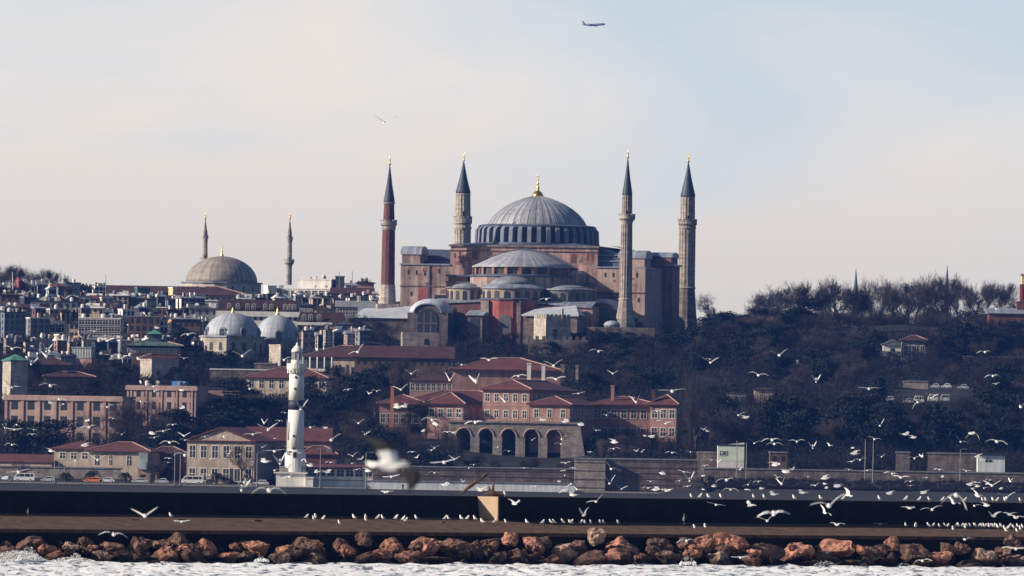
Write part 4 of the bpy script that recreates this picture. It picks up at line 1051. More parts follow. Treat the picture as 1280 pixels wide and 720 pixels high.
t, w, d, h, s = H('mansard_house', 'smaller mansard roofed house with round dormers right of the mansion', 371, 432, 402, 420, 'beige', 'mansard', 'tiled', 12, rows=1, cols=8, ww=1.2, wh=2, D=2960, dep=11, ov=.1, cat='mansion', clut=2)
MB().box(-.5, w * .72, -.5, .3, h - 1.0, h - .1).build('cornice', WHITE, t)
for k in (1.1, 2.2, 3.6): place_win(t, w * k / 8, -.4, h + .4, 1.0, 1.8, 0, True, True)
H('ruined_wall_house', 'rough brown stone house below the smaller mansard roof', 405, 428, 407, 416, 'stone', 'flat', 'dark', 0, D=2945)
H('blue_gable_house', 'dark blue house with one round dormer right of the ruined stone house', 422, 441, 405, 416, 'blue', 'hip', 'dark', 5, D=2940, rows=1, cols=2, arched=True, frame=True)
# ---- left slope
H('tall_blue_block', 'tall blue grey apartment block at the left edge with lit narrow side', 0, 31, 391, 430, 'blue', 'flat', 'dark', 0, split=.16, rows=5, cols=4, lcols=1, ww=1.1, wh=1.2, cat='apartment block', clut=4)
H('tall_grey_block', 'tall grey apartment block with brightly lit balcony edge', 31, 62, 398, 432, 'grey', 'flat', 'white', 0, split=.28, rows=5, cols=3, lcols=1, ww=1.2, wh=1.2, cat='apartment block', clut=4)
H('grey_slab_house', 'grey slab house with shaded balconies below the dark ridge hall', 38, 96, 377, 394, 'grey', 'flat', 'dark', 0, rows=2, cols=7, ww=1.2, wh=1.3, clut=6)
H('left_edge_house', 'brown house with pale cornices at the left picture edge', 0, 24, 368, 390, 'brown', 'hip', 'tiled', 4, rows=2, cols=3, clut=5)
H('stepped_house', 'dark house with white chimneys beside the flagpole', 24, 44, 372, 392, 'dark', 'flat', 'grey', 0, split=.3, clut=5)
H('brown_gable', 'maroon roofed house with a tilted bright gable below the long roof', 76, 106, 377, 390, 'brown', 'gabley', 'tiled', 8, clut=3)
t, w, d, h, s = H('white_pavilion', 'white pavilion with arched openings on the left slope', 50, 80, 402, 417, 'white', 'flat', 'white', 0, split=.25, rows=1, cols=3, lcols=1, ww=2.0, wh=2.6, arched=True, frame=True, cat='pavilion', clut=2)
H('cream_flats', 'sunlit cream flats with boxed balconies on the left slope', 66, 88, 419, 435, 'yellow', 'flat', 'white', 0, split=.55, rows=2, cols=2, lcols=2, ww=.8, wh=1)
H('ochre_house', 'narrow ochre house with glowing left side', 91, 103, 421, 436, 'ochre', 'flat', 'tile', 0, split=.6, rows=2, cols=1, clut=1)
H('dark_terrace_house', 'wide dark terraced building with awnings and glinting rails', 98, 150, 398, 432, 'dark', 'flat', 'white', 0, rows=4, cols=7, ww=1.6, wh=1.4, cat='building', clut=8, frame=True)
H('dark_blue_roof_house', 'dark house with blue hipped roof under the cream house', 134, 162, 398, 412, 'dark', 'hip', 'dark', 5, rows=1, cols=4, clut=3)
H('wide_brown_building', 'wide brown building with satellite dishes left of the orange lit block', 160, 200, 396, 424, 'brown', 'flat', 'grey', 0, rows=3, cols=5, cat='building', clut=8)
H('orange_lit_block', 'orange lit block under a dark flat roof', 199, 222, 397, 409, 'ochre', 'hip', 'dark', 3, split=.7, D=3010, clut=2)  # warm sunlight on the block is put into its ochre wall colour
H('shaded_brown_house', 'shaded brown house behind the bare scrub left of the tombs', 214, 250, 398, 422, 'brown', 'hip', 'grey', 4, rows=2, cols=5, clut=4)
H('grey_chimney_house', 'grey house with a stone pillar above the larger tomb', 236, 272, 385, 404, 'grey', 'hip', 'dark', 4, rows=2, cols=4, ww=.7, clut=4)
H('cottage_row', 'row of dark cottages with dormers under the terraced building', 98, 150, 424, 440, 'dark', 'gable', 'grey', 5, rows=1, cols=10, frame=True, clut=5)
t, w, d, h, s = H('red_house', 'bright red corner house left of the copper roofed pavilion', 149, 164, 430, 449, 'red', 'flat', 'white', 0, split=.33, clut=2)
t, w, d, h, s = H('copper_pavilion', 'wide pavilion with two-tier green copper roof on the left slope', 160, 224, 431, 447, 'dark', 'hip', 'copperd', 7, rows=1, cols=15, ww=1.1, wh=1.6, dep=12, D=2840, cat='pavilion', frame=True, ov=1.2)
MB().box(w * .38, w * .62, d * .3, d * .65, h + .5, h + 3.3).build('lantern', WM['teal'], t)
mb = MB(); mb.add([(w * .34, d * .2, h + 3.3), (w * .66, d * .2, h + 3.3), (w * .66, d * .75, h + 3.3), (w * .34, d * .75, h + 3.3), (w * .5, d * .47, h + 4.6)], [(0, 1, 4), (1, 2, 4), (2, 3, 4), (3, 0, 4), (3, 2, 1, 0)]); mb.build('upper_roof', RM['copper'], t)
H('maroon_base_house', 'maroon lower storey in front of the copper roofed pavilion', 150, 222, 442, 452, 'brick', 'flat', 'tile', 0, D=2822, dep=6)
t, w, d, h, s = H('loggia_house', 'rose house with pale blue glazed loggia on its upper floor', 88, 121, 448, 470, 'rose', 'flat', 'grey', 0, split=-.2, rows=1, cols=3, ww=1, wh=1.6, cat='house', D=2800)
MB().box(.3, w - .3, .3, d - 1, h + .3, h + 3.0).build('loggia', WM['glass'], t)
for k in range(8): MB().box(.3 + (w - .7) * k / 7, .42 + (w - .7) * k / 7, .2, .35, h + .3, h + 3.05).build('post', FRAME, t)
MB().box(0, w, 0, d - .6, h + 3.0, h + 3.3).build('upper_roof', WM['blue'], t)
H('long_brown_house', 'long shaded house with a brown tiled roof between tower and loggia house', 30, 90, 455, 475, 'dark', 'hip', 'tiled', 11, rows=1, cols=9, D=2790, dep=14)
H('low_red_shed', 'low shed with dark red roof below the loggia house', 55, 118, 470, 486, 'brown', 'hip', 'tiled', 6, rows=1, cols=8, ww=1.4, D=2735)
H('green_capped_tower', 'old stone tower with green pyramid roof at the left edge', 1, 34, 450, 492, 'stonew', 'pyramid', 'copper', 7.5, split=.36, D=2700, cat='tower', ov=.4)
H('lit_square_tower', 'square stone wall tower with a glowing cream left face', 173, 222, 450, 482, 'stonew', 'flat', 'tile', 0, split=.33, D=2740, cat='tower', rows=1, cols=2, arched=True)
t, w, d, h, s = H('pink_school', 'long salmon pink building with tall dark windows and pilasters', 7, 152, 495, 556, 'pink', 'flat', 'tile', 0, rows=3, cols=7, ww=1.75, wh=2.6, D=2535, cat='school', frame=False, a=-13)
MB().box(-.5, w + .5, -.45, 1, h - 1.0, h + .1).build('cornice', WM['pink'], t)
for k in range(8): MB().box(w * k / 7 - .35, w * k / 7 + .35, -.28, .2, -3, h - 1.0).build('pilaster', WM['rose'], t)
t, w, d, h, s = H('pink_annex', 'shorter pink building with blue things on its flat roof', 158, 245, 483, 530, 'pink', 'flat', 'tile', 0, rows=3, cols=9, ww=1.1, wh=2.0, D=2590, cat='school', a=-13)
MB().box(-.4, w + .4, -.4, 1, h - .9, h + .1).build('cornice', WM['pink'], t)
for k in range(5): MB().box(w * (.05 + .22 * k), w * (.05 + .22 * k) + .5, -.2, .2, -3, h - .9).build('pilaster', WM['rose'], t)
MB().box(w * .62, w * .82, 2, 4, h + .3, h + 1.6).build('blue_tarpaulin', mat('blue_tarpaulin', (.05, .2, .5), .6, .2, 1), t)
clutter(t, w, 4, h + .3, random.Random(4), 5)
H('shaded_pink_wing', 'shaded pink wing with one dark window behind the cedar', 244, 299, 486, 530, 'rose', 'flat', 'dark', 0, rows=2, cols=2, D=2600, cat='school')
# ---- by the lighthouse
t, w, d, h, s = H('colonnade_house', 'maroon roofed house with a white columned balcony right of the lighthouse top', 379, 505, 445, 478, 'beige', 'hip', 'tiled', 14, D=2800, dep=18, rows=1, cols=9, ww=1.3, wh=1.6, ov=1.0, cat='mansion', a=-12)
MB().box(-.2, w * .30, -2.2, -.003, h - 4.4, h - 3.6).build('balcony', WHITE, t)
MB().box(.1, w * .29, -.08, -.01, h - 3.5, h - .6).build('recess_shade_panel', DARKW, t)  # dark panel on the flat wall, painting the shade behind the columns
for k in range(5): MB().box(w * .29 * k / 4, w * .29 * k / 4 + .35, -2.1, -1.8, h - 3.6, h - .2).build('column', WHITE, t)
H('red_roofed_villa', 'cream villa with bright red hipped roof half hidden behind the lighthouse', 308, 408, 471, 505, 'cream', 'hip', 'tile', 13, rows=2, cols=8, ww=1.3, wh=2.3, D=2700, dep=16, cat='villa', ov=.8, frame=True, a=-12)
t, w, d, h, s = H('terrace_wall', 'long pale coping of a sloping stone terrace wall below the tombs', 262, 342, 462, 480, 'stoned', 'flat', 'white', 0, D=2760, dep=2, cat='wall', a=0)
H('chimney_house', 'brown house with a row of brick chimneys left of the lighthouse lantern', 318, 346, 455, 470, 'stoned', 'flat', 'grey', 0, D=2765, clut=0)
t, w, d, h, s = H('lit_stone_block', 'cream lit stone block just left of the lighthouse lantern', 335, 352, 432, 465, 'stonew', 'flat', 'tile', 0, split=.9, D=2840, cat='building')
t, w, d, h, s = H('gabled_customs_house', 'cream gabled building with two rows of double windows and red roof', 233, 318, 550, 607, 'beige', 'gabley', 'tile', 17, rows=2, cols=6, ww=1.5, wh=3.0, D=2440, dep=26, frame=True, cat='building', ov=.7, a=-14)
MB().box(w * .62, w * .80, -.08, .1, 0.2, 4.4).build('door', DARKW, t)
H('gabled_customs_wing', 'long red roofed wing running right from the cream gabled building', 308, 412, 550, 606, 'rose', 'gable', 'tile', 17, rows=2, cols=8, ww=1.2, wh=2.2, D=2452, dep=18, cat='building')
H('small_red_roof_house', 'small brick house with red roof right behind the lighthouse', 376, 420, 567, 598, 'brick', 'hip', 'tile', 10, D=2440, clut=2)
t, w, d, h, s = H('quay_cafe', 'low white quayside building with red roof and wide dark windows', 384, 466, 585, 614, 'white', 'shed', 'tile', 5, D=2412, dep=9, cat='building', ov=.5)
for k in range(7): place_win(t, w * (k + .5) / 7, 0, h - 1.9, 1.75, 1.45, 0, False, True)
MB().box(-.1, w + .1, -.2, .1, h * .48, h * .52).build('string_course', STONE, t)
# ---- low houses at the left quay
t, w, d, h, s = H('quay_house', 'low cream house with long red roof at the left edge by the quay', -14, 66, 576, 583.5, 'beige', 'shed', 'tile', 9, D=2452, dep=10, a=-14)
t, w, d, h, s = H('quay_villa', 'cream two storey house with hipped red roof and three square windows', 67, 121, 560, 583.5, 'beige', 'hip', 'tile', 10, D=2450, dep=12, ov=.8, a=-14)
for k in range(3): place_win(t, w * (.12 + .26 * k) + 1, 0, h - 2.6, 1.5, 1.5, 0, False, True)
t, w, d, h, s = H('arched_quay_house', 'cream house with pointed arch windows and glazed oriel by the quay', 111, 186, 563, 583.5, 'beige', 'hip', 'tile', 11, D=2446, dep=12, ov=.9, a=-14)
for u in (.14, .37, .68): place_win(t, w * u, 0, .5, 1.3 if u != .37 else .9, 2.6, 0, True, True)
MB().box(w * .86, w * 1.01, -1.2, 3, -.4, h - .3).build('oriel', WM['glass'], t)
t, w, d, h, s = H('shaded_quay_house', 'dark shaded house under the red roof end behind leafless branches', 186, 232, 566, 600, 'brown', 'hip', 'tiled', 8, D=2452, rows=2, cols=4, ww=1, wh=1.8)
t, w, d, h, s = H('retaining_wall', 'mottled stone retaining wall below the cream quay houses', -20, 172, 583.5, 606, 'stone', 'flat', 'stone', 0, D=2444, dep=3, cat='wall')
t, w, d, h, s = H('stone_garage', 'pink stone corner building at the end of the retaining wall', 172, 196, 586, 608, 'rose', 'flat', 'grey', 0, D=2442, rows=1, cols=2, ww=1.2, wh=1.6, cat='building')
# ---- seawalls in the centre
def seawall(label, px0, px1, yt, yb, D, wm, dep=3, courses=0, name='sea_wall', cm=None):
    t, w, d, h, s = H(name, label, px0, px1, yt, yb, wm, 'flat', 'stone', 0, D=D, dep=dep, cat='wall')
    for k in range(courses): MB().box(-.05, w + .05, -.09, .05, h * (k + .6) / courses, h * (k + .6) / courses + .16).build('brick_course', cm or mat('dark_brick', (.10, .065, .06), .9, .3, .5), t)
    return t
WM['wallb'] = mat('brown_masonry', (.20, .165, .15), .95, .4, .35, kind='block', streak=.3)
WM['wallp'] = mat('pale_blue_wall_paint', (.70, .74, .78), .8, .12, .3, streak=.25)
seawall('low white painted quay wall stretching right from the lighthouse yard', 465, 718, 601.5, 616, 2402.5, 'wallp', 1.2)
seawall('brown terrace wall with dark brick bands above the white quay wall', 462, 719, 583, 606, 2440, 'wallb', 3, 3)
seawall('grey stone bastion at the right end of the white quay wall', 718, 756, 574, 616, 2424, 'stone', 9, 4)
seawall('long coursed sea wall with dark bands right of the bastion', 757, 871, 574, 617, 2426, 'wallb', 6, 6)
seawall('dark rough shore wall running out under the right wooded slope', 871, 895, 566, 600, 2470, 'stoned', 3, 0)
seawall('long low rubble wall with pale coping along the right shore', 880, 1300, 586, 600, 2450, 'stoned', 2, 0)
for i, (a_, b_, y0, y1) in enumerate([(1120, 1137, 566, 580), (1160, 1222, 567, 582)]):
    seawall(['narrow', 'wide'][i] + ' stretch of bare concrete wall under the right hand trees', a_, b_, y0, y1, 2475, 'stoned', 1, 0, 'garden_wall')
# ---- right hand side small buildings
t, w, d, h, s = H('green_white_shed', 'pale green shed with sloping roof by two poles on the right shore', 897, 930, 557, 576, 'white', 'flat', 'dark', 0, D=2462, dep=6, cat='shed')
t.scale = (1, 1, 1)
mb = MB(); mb.add([(0, -.01, h), (w, -.01, h), (w, -.01, h + .9), (0, .4, h), (w, .4, h), (w, .4, h + .9)], [(0, 1, 2), (5, 4, 3), (0, 2, 5, 3)]); mb.build('gable', mat('pale_green_paint', (.62, .70, .58), .8, .1), t)
MB().box(-.01, w + .01, -.04, -.005, 0, h).build('cladding', mat('pale_green_paint', ()), t)
place_win(t, w * .2, -.04, h * .4, 1.6, .9, 0, False, True)
t, w, d, h, s = H('white_kiosk', 'small white kiosk with an oval window and dark roof at far right shore', 1222, 1256, 569, 581, 'wallp', 'flat', 'dark', 0, D=2462, dep=5, cat='kiosk')
MB().box(-.5, w + .5, -.6, d + .5, h + .2, h + .5).build('upper_roof', WM['dark'], t)
place_win(t, w * .4, 0, h * .3, 1.7, 1.0, 0, True, True)
H('maroon_hut', 'dull maroon hut with pale top behind the right shore wall', 962, 984, 566, 580, 'brown', 'flat', 'grey', 0, D=2480, rows=1, cols=2)
H('red_hillside_house', 'red brick house in the trees of the right slope', 990, 1012, 456, 468, 'brick', 'flat', 'tile', 0, rows=1, cols=2, clut=1)
H('cream_hillside_house', 'sunlit cream hut with dark roof half hidden in the right wood', 943, 967, 486, 503, 'cream', 'hip', 'tiled', 2.5)
H('brown_hillside_hut', 'brown stone hut with arched doorway left of the cream hut', 909, 932, 492, 505, 'stone', 'flat', 'dark', 0, rows=1, cols=1, arched=True)
t, w, d, h, s = H('gothic_chapel', 'white gothic style garden house with pointed window on the right hill', 1104, 1127, 430, 450, 'white', 'gabley', 'grey', 6, rows=1, cols=1, ww=1.4, wh=2.4, arched=True, split=0, cat='chapel')
MB().box(-.8, w + .5, -1.6, -.2, 0, 2.6).build('porch', WM['grey'], t)
H('white_posted_house', 'white posted house with red roof edge beside the gothic chapel', 1127, 1158, 425, 452, 'grey', 'hip', 'tiled', 6, rows=1, cols=3, ww=1.2, wh=3, frame=True)
H('grey_hill_wall', 'low grey wall beside parked cars on the right slope', 1129, 1160, 477, 487, 'beige', 'flat', 'grey', 0, dep=1, cat='wall')
H('grey_hill_terrace', 'short stone terrace wall under dark evergreens at far right', 1204, 1280, 446, 457, 'stoned', 'flat', 'stone', 0, dep=2, cat='wall')
t, w, d, h, s = H('brick_church', 'brick building with dull lead roof at the right picture edge', 1236, 1300, 391, 412, 'brick', 'shed', 'lead', 7, D=2990, rows=1, cols=7, arched=True, dep=14, cat='church', frame=False)
t, w, d, h, s = H('brick_bell_tower', 'tiered brick tower with cream top at the right picture edge', 1271, 1300, 378, 400, 'brick', 'flat', 'tile', 0, D=3000, cat='tower')
MB().box(1.0, w, .6, d, h + .3, h + 5.6).build('middle_tier', BRICK, t); MB().box(.9, 1.6, .5, 1.2, h + 1, h + 4.6).build('column', mat('red_render', ()), t)
MB().box(1.4, w, .9, d, h + 5.6, h + 8.3).build('upper_tier', WM['yellow'], t); MB().box(1.0, w, .6, d, h + 8.3, h + 8.8).build('cornice', CREAM, t)
def spire(label, px, yt, yb, D, w):
    s = F / D; o = W(px, yb, D); t = thing('distant_spire', label, 'spire', o, 0, 'thin spires in the right trees')
    h = (yb - yt) / s
    MB().lathe([(w / s / 2, -3), (w / s / 2, h * .45), (w / s / 2 * 1.15, h * .46)], 10).build('shaft', WM['grey'], t)
    MB().lathe([(w / s / 2 * 1.2, h * .46), (.35, h * .8), (.04, h)], 10).build('spire', LEADD, t)
spire('pale grey pointed spire between bare trees on the right ridge', 1069, 335, 400, 3080, 7)
spire('thin dark spire rising through the rightmost cluster of bare crowns', 1183, 331, 400, 3080, 4)
# ---- long red roofs behind the palace
H('long_red_roof_block', 'long low building under one maroon roof below the great mosque', 443, 566, 446, 458, 'brown', 'gable', 'tiled', 15, D=2790, dep=18, rows=1, cols=14, ww=.9, wh=1.3, cat='building')
H('second_red_roof_block', 'pale walled range with a maroon roof behind the palace left wing', 512, 572, 475, 492, 'rose', 'hip', 'tiled', 11, D=2640, dep=14, rows=1, cols=9, ww=.9, wh=1.9, cat='building', frame=True)

# ------------------------------------------------------------------ the red roofed palace with its arcade
def palace():
    D0 = 2560
    PB = mat('palace_brick', (.32, .19, .165), .9, .2, .4, streak=.2); WM['palace'] = PB
    t = thing('red_roofed_palace', 'sprawling pink brick palace with red hipped roofs above a stone arcade', 'palace', W(650, 527, D0))
    o = t.location; s0 = F / D0
    def blk(px0, px1, eave, base, dist, rpx, split=0.0, rows=1, cols=3, sc=0, ww=1.25, wh=2.0, rm='tile', ov=.9, dep=None, chim=()):
        D = D0 + dist; s = F / D; Wm = (px1 - px0) / s; a = R(16)
        if split: w = (1 - split) * Wm / math.cos(a); dp = split * Wm / math.sin(a); yaw = -a
        else: w = Wm; dp = dep or 10; yaw = 0
        p = W(px0, base, D) - o; h = (base - eave) / s
        M = Matrix.Translation(p) @ Matrix.Rotation(yaw, 4, 'Z')
        def add(mb, nm, m, par):
            ob = mb.build(nm, m, par);
            if par is t: ob.matrix_local = M
            return ob
        wl = add(MB().box(0, w, 0, dp, -8, h), 'wall', PB, t)
        rf = add(roof_mesh('hip', w, dp, h, rpx / s, ov), 'roof', RM[rm], t)
        mb = MB(); m = min(w, dp) / 2 * .98
        e = [(-ov, -ov, h), (w + ov, -ov, h)]
        r1, r2 = ((m, dp / 2), (w - m, dp / 2)) if w >= dp else ((w / 2, m), (w / 2, dp - m))
        z = h + rpx / s + .06
        mb.tube([(-ov, -ov, h + .06), (*r1, z)], [.13, .13], 4); mb.tube([(w + ov, -ov, h + .06), (*(r2 if w >= dp else r1), z)], [.17, .17], 4)
        mb.tube([(*r1, z), (*r2, z)], [.13, .13], 4); mb.build('ridge_tiles', WM['rose'], rf)
        MB().box(-.25, w + .25, -.25, dp + .25, h - .5, h - .24).build('cornice', WM['stonew'], wl)
        if rows > 1: MB().box(-.1, w + .1, -.1, dp + .1, h * .5 - .1, h * .5 + .1).build('string_course', WM['rose'], wl)
        for i in range(rows):
            zz = h - h / rows * (i + .52) - wh / 2
            for j in range(cols):
                g, f = win_mesh(ww, wh, False, True); ob = link('window', g, t); ob.matrix_local = M @ Matrix.Translation((w * (j + .5) / cols, 0, zz)); link('frame', f, ob)
            for j in range(sc):
                g, f = win_mesh(ww, wh, False, True); ob = link('window', g, t); ob.matrix_local = M @ Matrix.Translation((w, dp * (j + .5) / sc, zz)) @ Matrix.Rotation(PI / 2, 4, 'Z'); link('frame', f, ob)
    blk(565, 700, 461, 500, 75, 15, .0, 0, 0, dep=22)                       # back range
    blk(474, 532, 504, 540, 6, 11, .0, 1, 7, wh=2.3, ww=1.1, dep=15)           # left wing
    blk(534, 604, 504, 527, 3, 14, .36, 1, 4, 3, wh=2.1, dep=12)              # left pavilion
    blk(512, 640, 500, 527, 30, 13, 0, 1, 6, wh=2.1, dep=18)
    blk(603, 722, 486, 527, 2, 12, .51, 2, 5, 10, ww=1.15, wh=1.9)              # tall middle block
    blk(662, 748, 505, 527, -6, 10, .42, 1, 3, 9, ww=1.15, wh=2.1)              # right pavilion
    blk(736, 822, 505, 574, 14, 10, 0, 3, 7, wh=2.2, ww=1.4, dep=16)            # right range, three storeys
    blk(812, 862, 505, 574, 8, 12, .35, 3, 3, 3, wh=2.2, ww=1.4)               # right end block
    # arcade terrace
    D = D0 - 10; s = F / D; p = W(560, 580, D) - o
    x1 = (724 - 560) / s; h = (580 - 527.5) / s
    ST = WM['stone']; cs = [579, 607, 635.5, 664, 692]; half_w = 8.3 / s
    mb = MB(); xs = [0]
    top = h; sp = (580 - 536) / s
    edges = []
    for c in cs: edges += [(c - 560) / s - half_w, (c - 560) / s + half_w]
    prev = 0
    mb2 = MB()
    for i in range(0, 10, 2):
        mb2.box(prev, edges[i], 0, 3, -4, top); prev = edges[i + 1]
        c = (edges[i] + edges[i + 1]) / 2
        n = 10; ap = [(c + half_w * math.cos(PI * k / n), sp - half_w + half_w * math.sin(PI * k / n)) for k in range(n + 1)]
        for k in range(n):
            (xa, za), (xb, zb) = ap[k], ap[k + 1]
            mb2.add([(xb, 0, zb), (xa, 0, za), (xa, 0, top), (xb, 0, top), (xb, 3, zb), (xa, 3, za), (xa, 3, top), (xb, 3, top)], [(0, 1, 2, 3), (0, 4, 5, 1), (7, 6, 5, 4)])
    mb2.add([(prev, 0, -4), (x1 + 2.6, 0, -4), (x1, 0, top), (prev, 0, top), (prev, 9, -4), (x1 + 2.6, 9, -4), (x1, 9, top), (prev, 9, top)], [(0, 1, 2, 3), (1, 5, 6, 2), (0, 3, 7, 4)])
    mb2.box(-.3, x1 + .3, -.3, 12, top, top + .45)
    ar = mb2.build('arcade', ST, t, loc=p)
    MB().box(.2, x1, 7, 8, -4, top - .01).build('arcade_back_wall', STONED, t, loc=p)
    for c in cs:
        cc = (c - 560) / s; n = 10
        MB().tube([(cc + (half_w + .35) * math.cos(PI * k / n), -.02, sp - half_w + (half_w + .35) * math.sin(PI * k / n)) for k in range(n + 1)], [.22] * (n + 1), 4).build('arch_ring', WM['rose'], ar)
    for k in range(34):
        MB().box((x1) * k / 34, x1 * k / 34 + .08, -.2, -.12, top + .45, top + 1.5).build('railing_post', WM['dark'], ar)
    MB().box(0, x1, -.2, -.14, top + 1.45, top + 1.52).build('railing', WM['dark'], ar)
    # chimneys
    for (px, y0, y1, w_, m, dd) in ((489.5, 540, 484, 4.2, mat('orange_brick', (.42, .17, .09), .9, .2, .5), -6), (765.5, 500, 483, 4, WM['rose'], 18), (816.5, 510, 489, 4, BRICK, 8), (661, 474, 455, 5, WHITE, 60), (679, 474, 456, 4.4, WHITE, 64), (703, 474, 457, 4.4, STONE, 66), (721, 474, 458, 3.4, STONE, 66)):
        D = D0 + dd; s = F / D; q = W(px, y0, D) - o; hh = (y0 - y1) / s
        MB().box(-w_ / s / 2, w_ / s / 2, -w_ / s / 2, w_ / s / 2, -1, hh).box(-w_ / s / 2 - .12, w_ / s / 2 + .12, -w_ / s / 2 - .12, w_ / s / 2 + .12, hh, hh + .3).build('chimney', m, t, loc=q)
palace()

# ------------------------------------------------------------------ lighthouse
def lighthouse():
    D = 2410; s = F / D; o = W(368.5, 614, D)
    t = thing('lighthouse', 'tall white lighthouse with one black band and glazed lantern', 'lighthouse', o)
    Z = lambda py: (614 - py) / s
    r = lambda w: w / s / 2
    MB().box(-(368.5 - 345) / s, (382 - 368.5) / s, -2.2, 4.5, -2, Z(592)).build('base', WHITEL, t)
    MB().box(-(368.5 - 342) / s, (384 - 368.5) / s, -2.6, 4.8, Z(592), Z(590.3)).build('base_cornice', WHITEL, t)
    MB().box(-(368.5 - 349) / s, (382 - 368.5) / s, -2.0, 4.3, Z(590.3), Z(583)).build('terrace', STONEW, t)
    MB().lathe([(r(26), Z(590)), (r(26), Z(569)), (r(27), Z(568)), (r(27), Z(566.5)), (r(23), Z(565.5)), (r(21), Z(562))], 24).build('plinth', WHITEL, t)
    MB().lathe([(r(21), Z(566)), (r(19.6), Z(512))], 28).build('shaft', WHITEL, t, smooth=True)
    MB().lathe([(r(19.7), Z(512.5)), (r(19.2), Z(500))], 28).build('black_band', BLACKP, t, smooth=True)
    MB().lathe([(r(19.3), Z(500.2)), (r(18.2), Z(466))], 28).build('upper_shaft', WHITEL, t, smooth=True)
    g = MB().lathe([(r(18.4), Z(467)), (r(20.5), Z(464)), (r(25), Z(461)), (r(25.5), Z(454.5)), (r(24), Z(454.5)), (r(24), Z(460)), (.1, Z(460))], 24).build('gallery', WHITEL, t)
    for k in range(16):
        a = 2 * PI * k / 16; MB().rbox((r(22) * math.cos(a), r(22) * math.sin(a)), a, .5, .35, Z(466.5), Z(462.5)).build('bracket', WHITEL, g)
        x, y = r(24.5) * math.cos(a), r(24.5) * math.sin(a); MB().box(x - .04, x + .04, y - .04, y + .04, Z(454.6), Z(449.5)).build('railing_post', FRAME, g)
    MB().lathe([(r(14), Z(460)), (r(14), Z(450))], 16).build('lantern_base', WHITEL, t)
    MB().lathe([(r(12.2), Z(450)), (r(12.2), Z(439.5))], 16).build('lantern_glass', mat('lantern_glass', (.12, .15, .17), .15, .2, 1, spec=.7), t)
    for k in range(8):
        a = 2 * PI * (k + .3) / 8; x, y = r(12.6) * math.cos(a), r(12.6) * math.sin(a); MB().box(x - .11, x + .11, y - .11, y + .11, Z(450), Z(439.3)).build('mullion', WHITEL, t)
    MB().lathe([(r(14.6), Z(440)), (r(14.6), Z(438.6)), (r(12.5), Z(436.5)), (r(8), Z(433.5)), (r(3.5), Z(431.8)), (r(2.8), Z(430.8)), (r(3.4), Z(430)), (.08, Z(428))], 20).build('lantern_dome', WHITEL, t, smooth=True)
    MB().lathe([(.06, Z(429)), (.05, Z(421))], 6).build('lightning_rod', WM['grey'], t)
    for px, py in ((367.5, 471.5), (367, 486), (366.3, 545), (366.5, 560.5)):
        x = (px - 368.5) / s; MB().box(x - .25, x + .25, -r(21.5), 0, Z(py + 1.3), Z(py - 1.3)).build('window', DARKW, t)
    MB().box(-.5, .3, -r(27), 0, Z(572), Z(565)).build('door', DARKW, t)
    # steel access ladder cage at the left side
    m = mat('rusty_white_metal', (.5, .42, .38), .7, .3, 2)
    MB().box(-r(23.5), -r(20), -1.4, -.8, Z(548), Z(527)).box(-r(24), -r(21), -1.5, -.7, Z(549), Z(548)).build('access_cage', m, t)
    MB().tube([(-r(22), -1.2, Z(566)), (-r(22), -1.2, Z(524))], [.08, .08], 4).build('ladder', m, t)
    MB().box(-r(21), -r(14), -r(24), -1, Z(568), Z(563)).build('side_box', WHITEL, t)
lighthouse()
t, w, d, h, s = H('white_yard_wall', 'white plastered yard block right of the lighthouse base', 382, 391, 598, 614, 'white', 'flat', 'white', 0, D=2405, dep=4, cat='wall')

# ------------------------------------------------------------------ filler houses of the hillside quarter
def filler():
    r = random.Random(91)
    rows = [(3270, 352, 372, 0, 120, 'top row under the ridge'), (3190, 366, 386, 0, 240, 'second row under the ridge'), (3190, 366, 385, 300, 480, 'crowded row below the white block'), (3080, 382, 402, 0, 245, 'third row under the ridge'),
            (2970, 398, 420, 90, 250, 'fourth row under the ridge'), (2880, 420, 440, 0, 240, 'lower slope row above the green tower'), (2800, 440, 458, 36, 170, 'lowest row beside the green tower'), (2905, 410, 432, 380, 450, 'row behind the columned balcony')]
    nm = {'grey': 'grey', 'brown': 'brown', 'blue': 'blue grey', 'dark': 'dark', 'beige': 'beige', 'white': 'white', 'rose': 'rose', 'ochre': 'ochre', 'cream': 'cream', 'teal': 'dark teal'}
    for D, yt, yb, x0, x1, ph in rows:
        x = x0 - 4; k = 0
        while x < x1:
            w = r.uniform(9, 22); k += 1
            wall = r.choice(['grey', 'brown', 'blue', 'beige', 'white', 'rose', 'grey', 'brown', 'dark', 'cream', 'cream', 'teal', 'white', 'white'])
            roof = r.choice(['flat', 'flat', 'hip', 'gable', 'gabley', 'shed', 'flat'])
            rm = r.choice(['tiled', 'tiled', 'dark', 'grey', 'lead', 'tile', 'white'])
            if roof == 'flat': rm = r.choice(['grey', 'white', 'dark'])
            sp = r.choice([0, .2, .25, .3, .15, .35])
            st = r.choice([2, 3, 3])
            e = yt + r.uniform(2, 9)
            house('hillside_house', f'{nm[wall]} {"flat" if roof == "flat" else "pitched"} roofed house, {ordn(k)} from left, {ph}', x, x + w, e, yb + 3, wall, roof, rm, r.uniform(2.5, 6), split=sp,
                  rows=st, cols=max(2, int(w / 6)), lcols=1 if sp > .2 else 0, ww=r.uniform(.8, 1.3), wh=r.uniform(1.0, 1.5), D=D + r.uniform(-12, 25), group='houses of the hillside quarter', clut=r.randint(1, 5), frame=r.random() < .3, ov=.35)
            x += w * r.uniform(.75, 1.05)
filler()
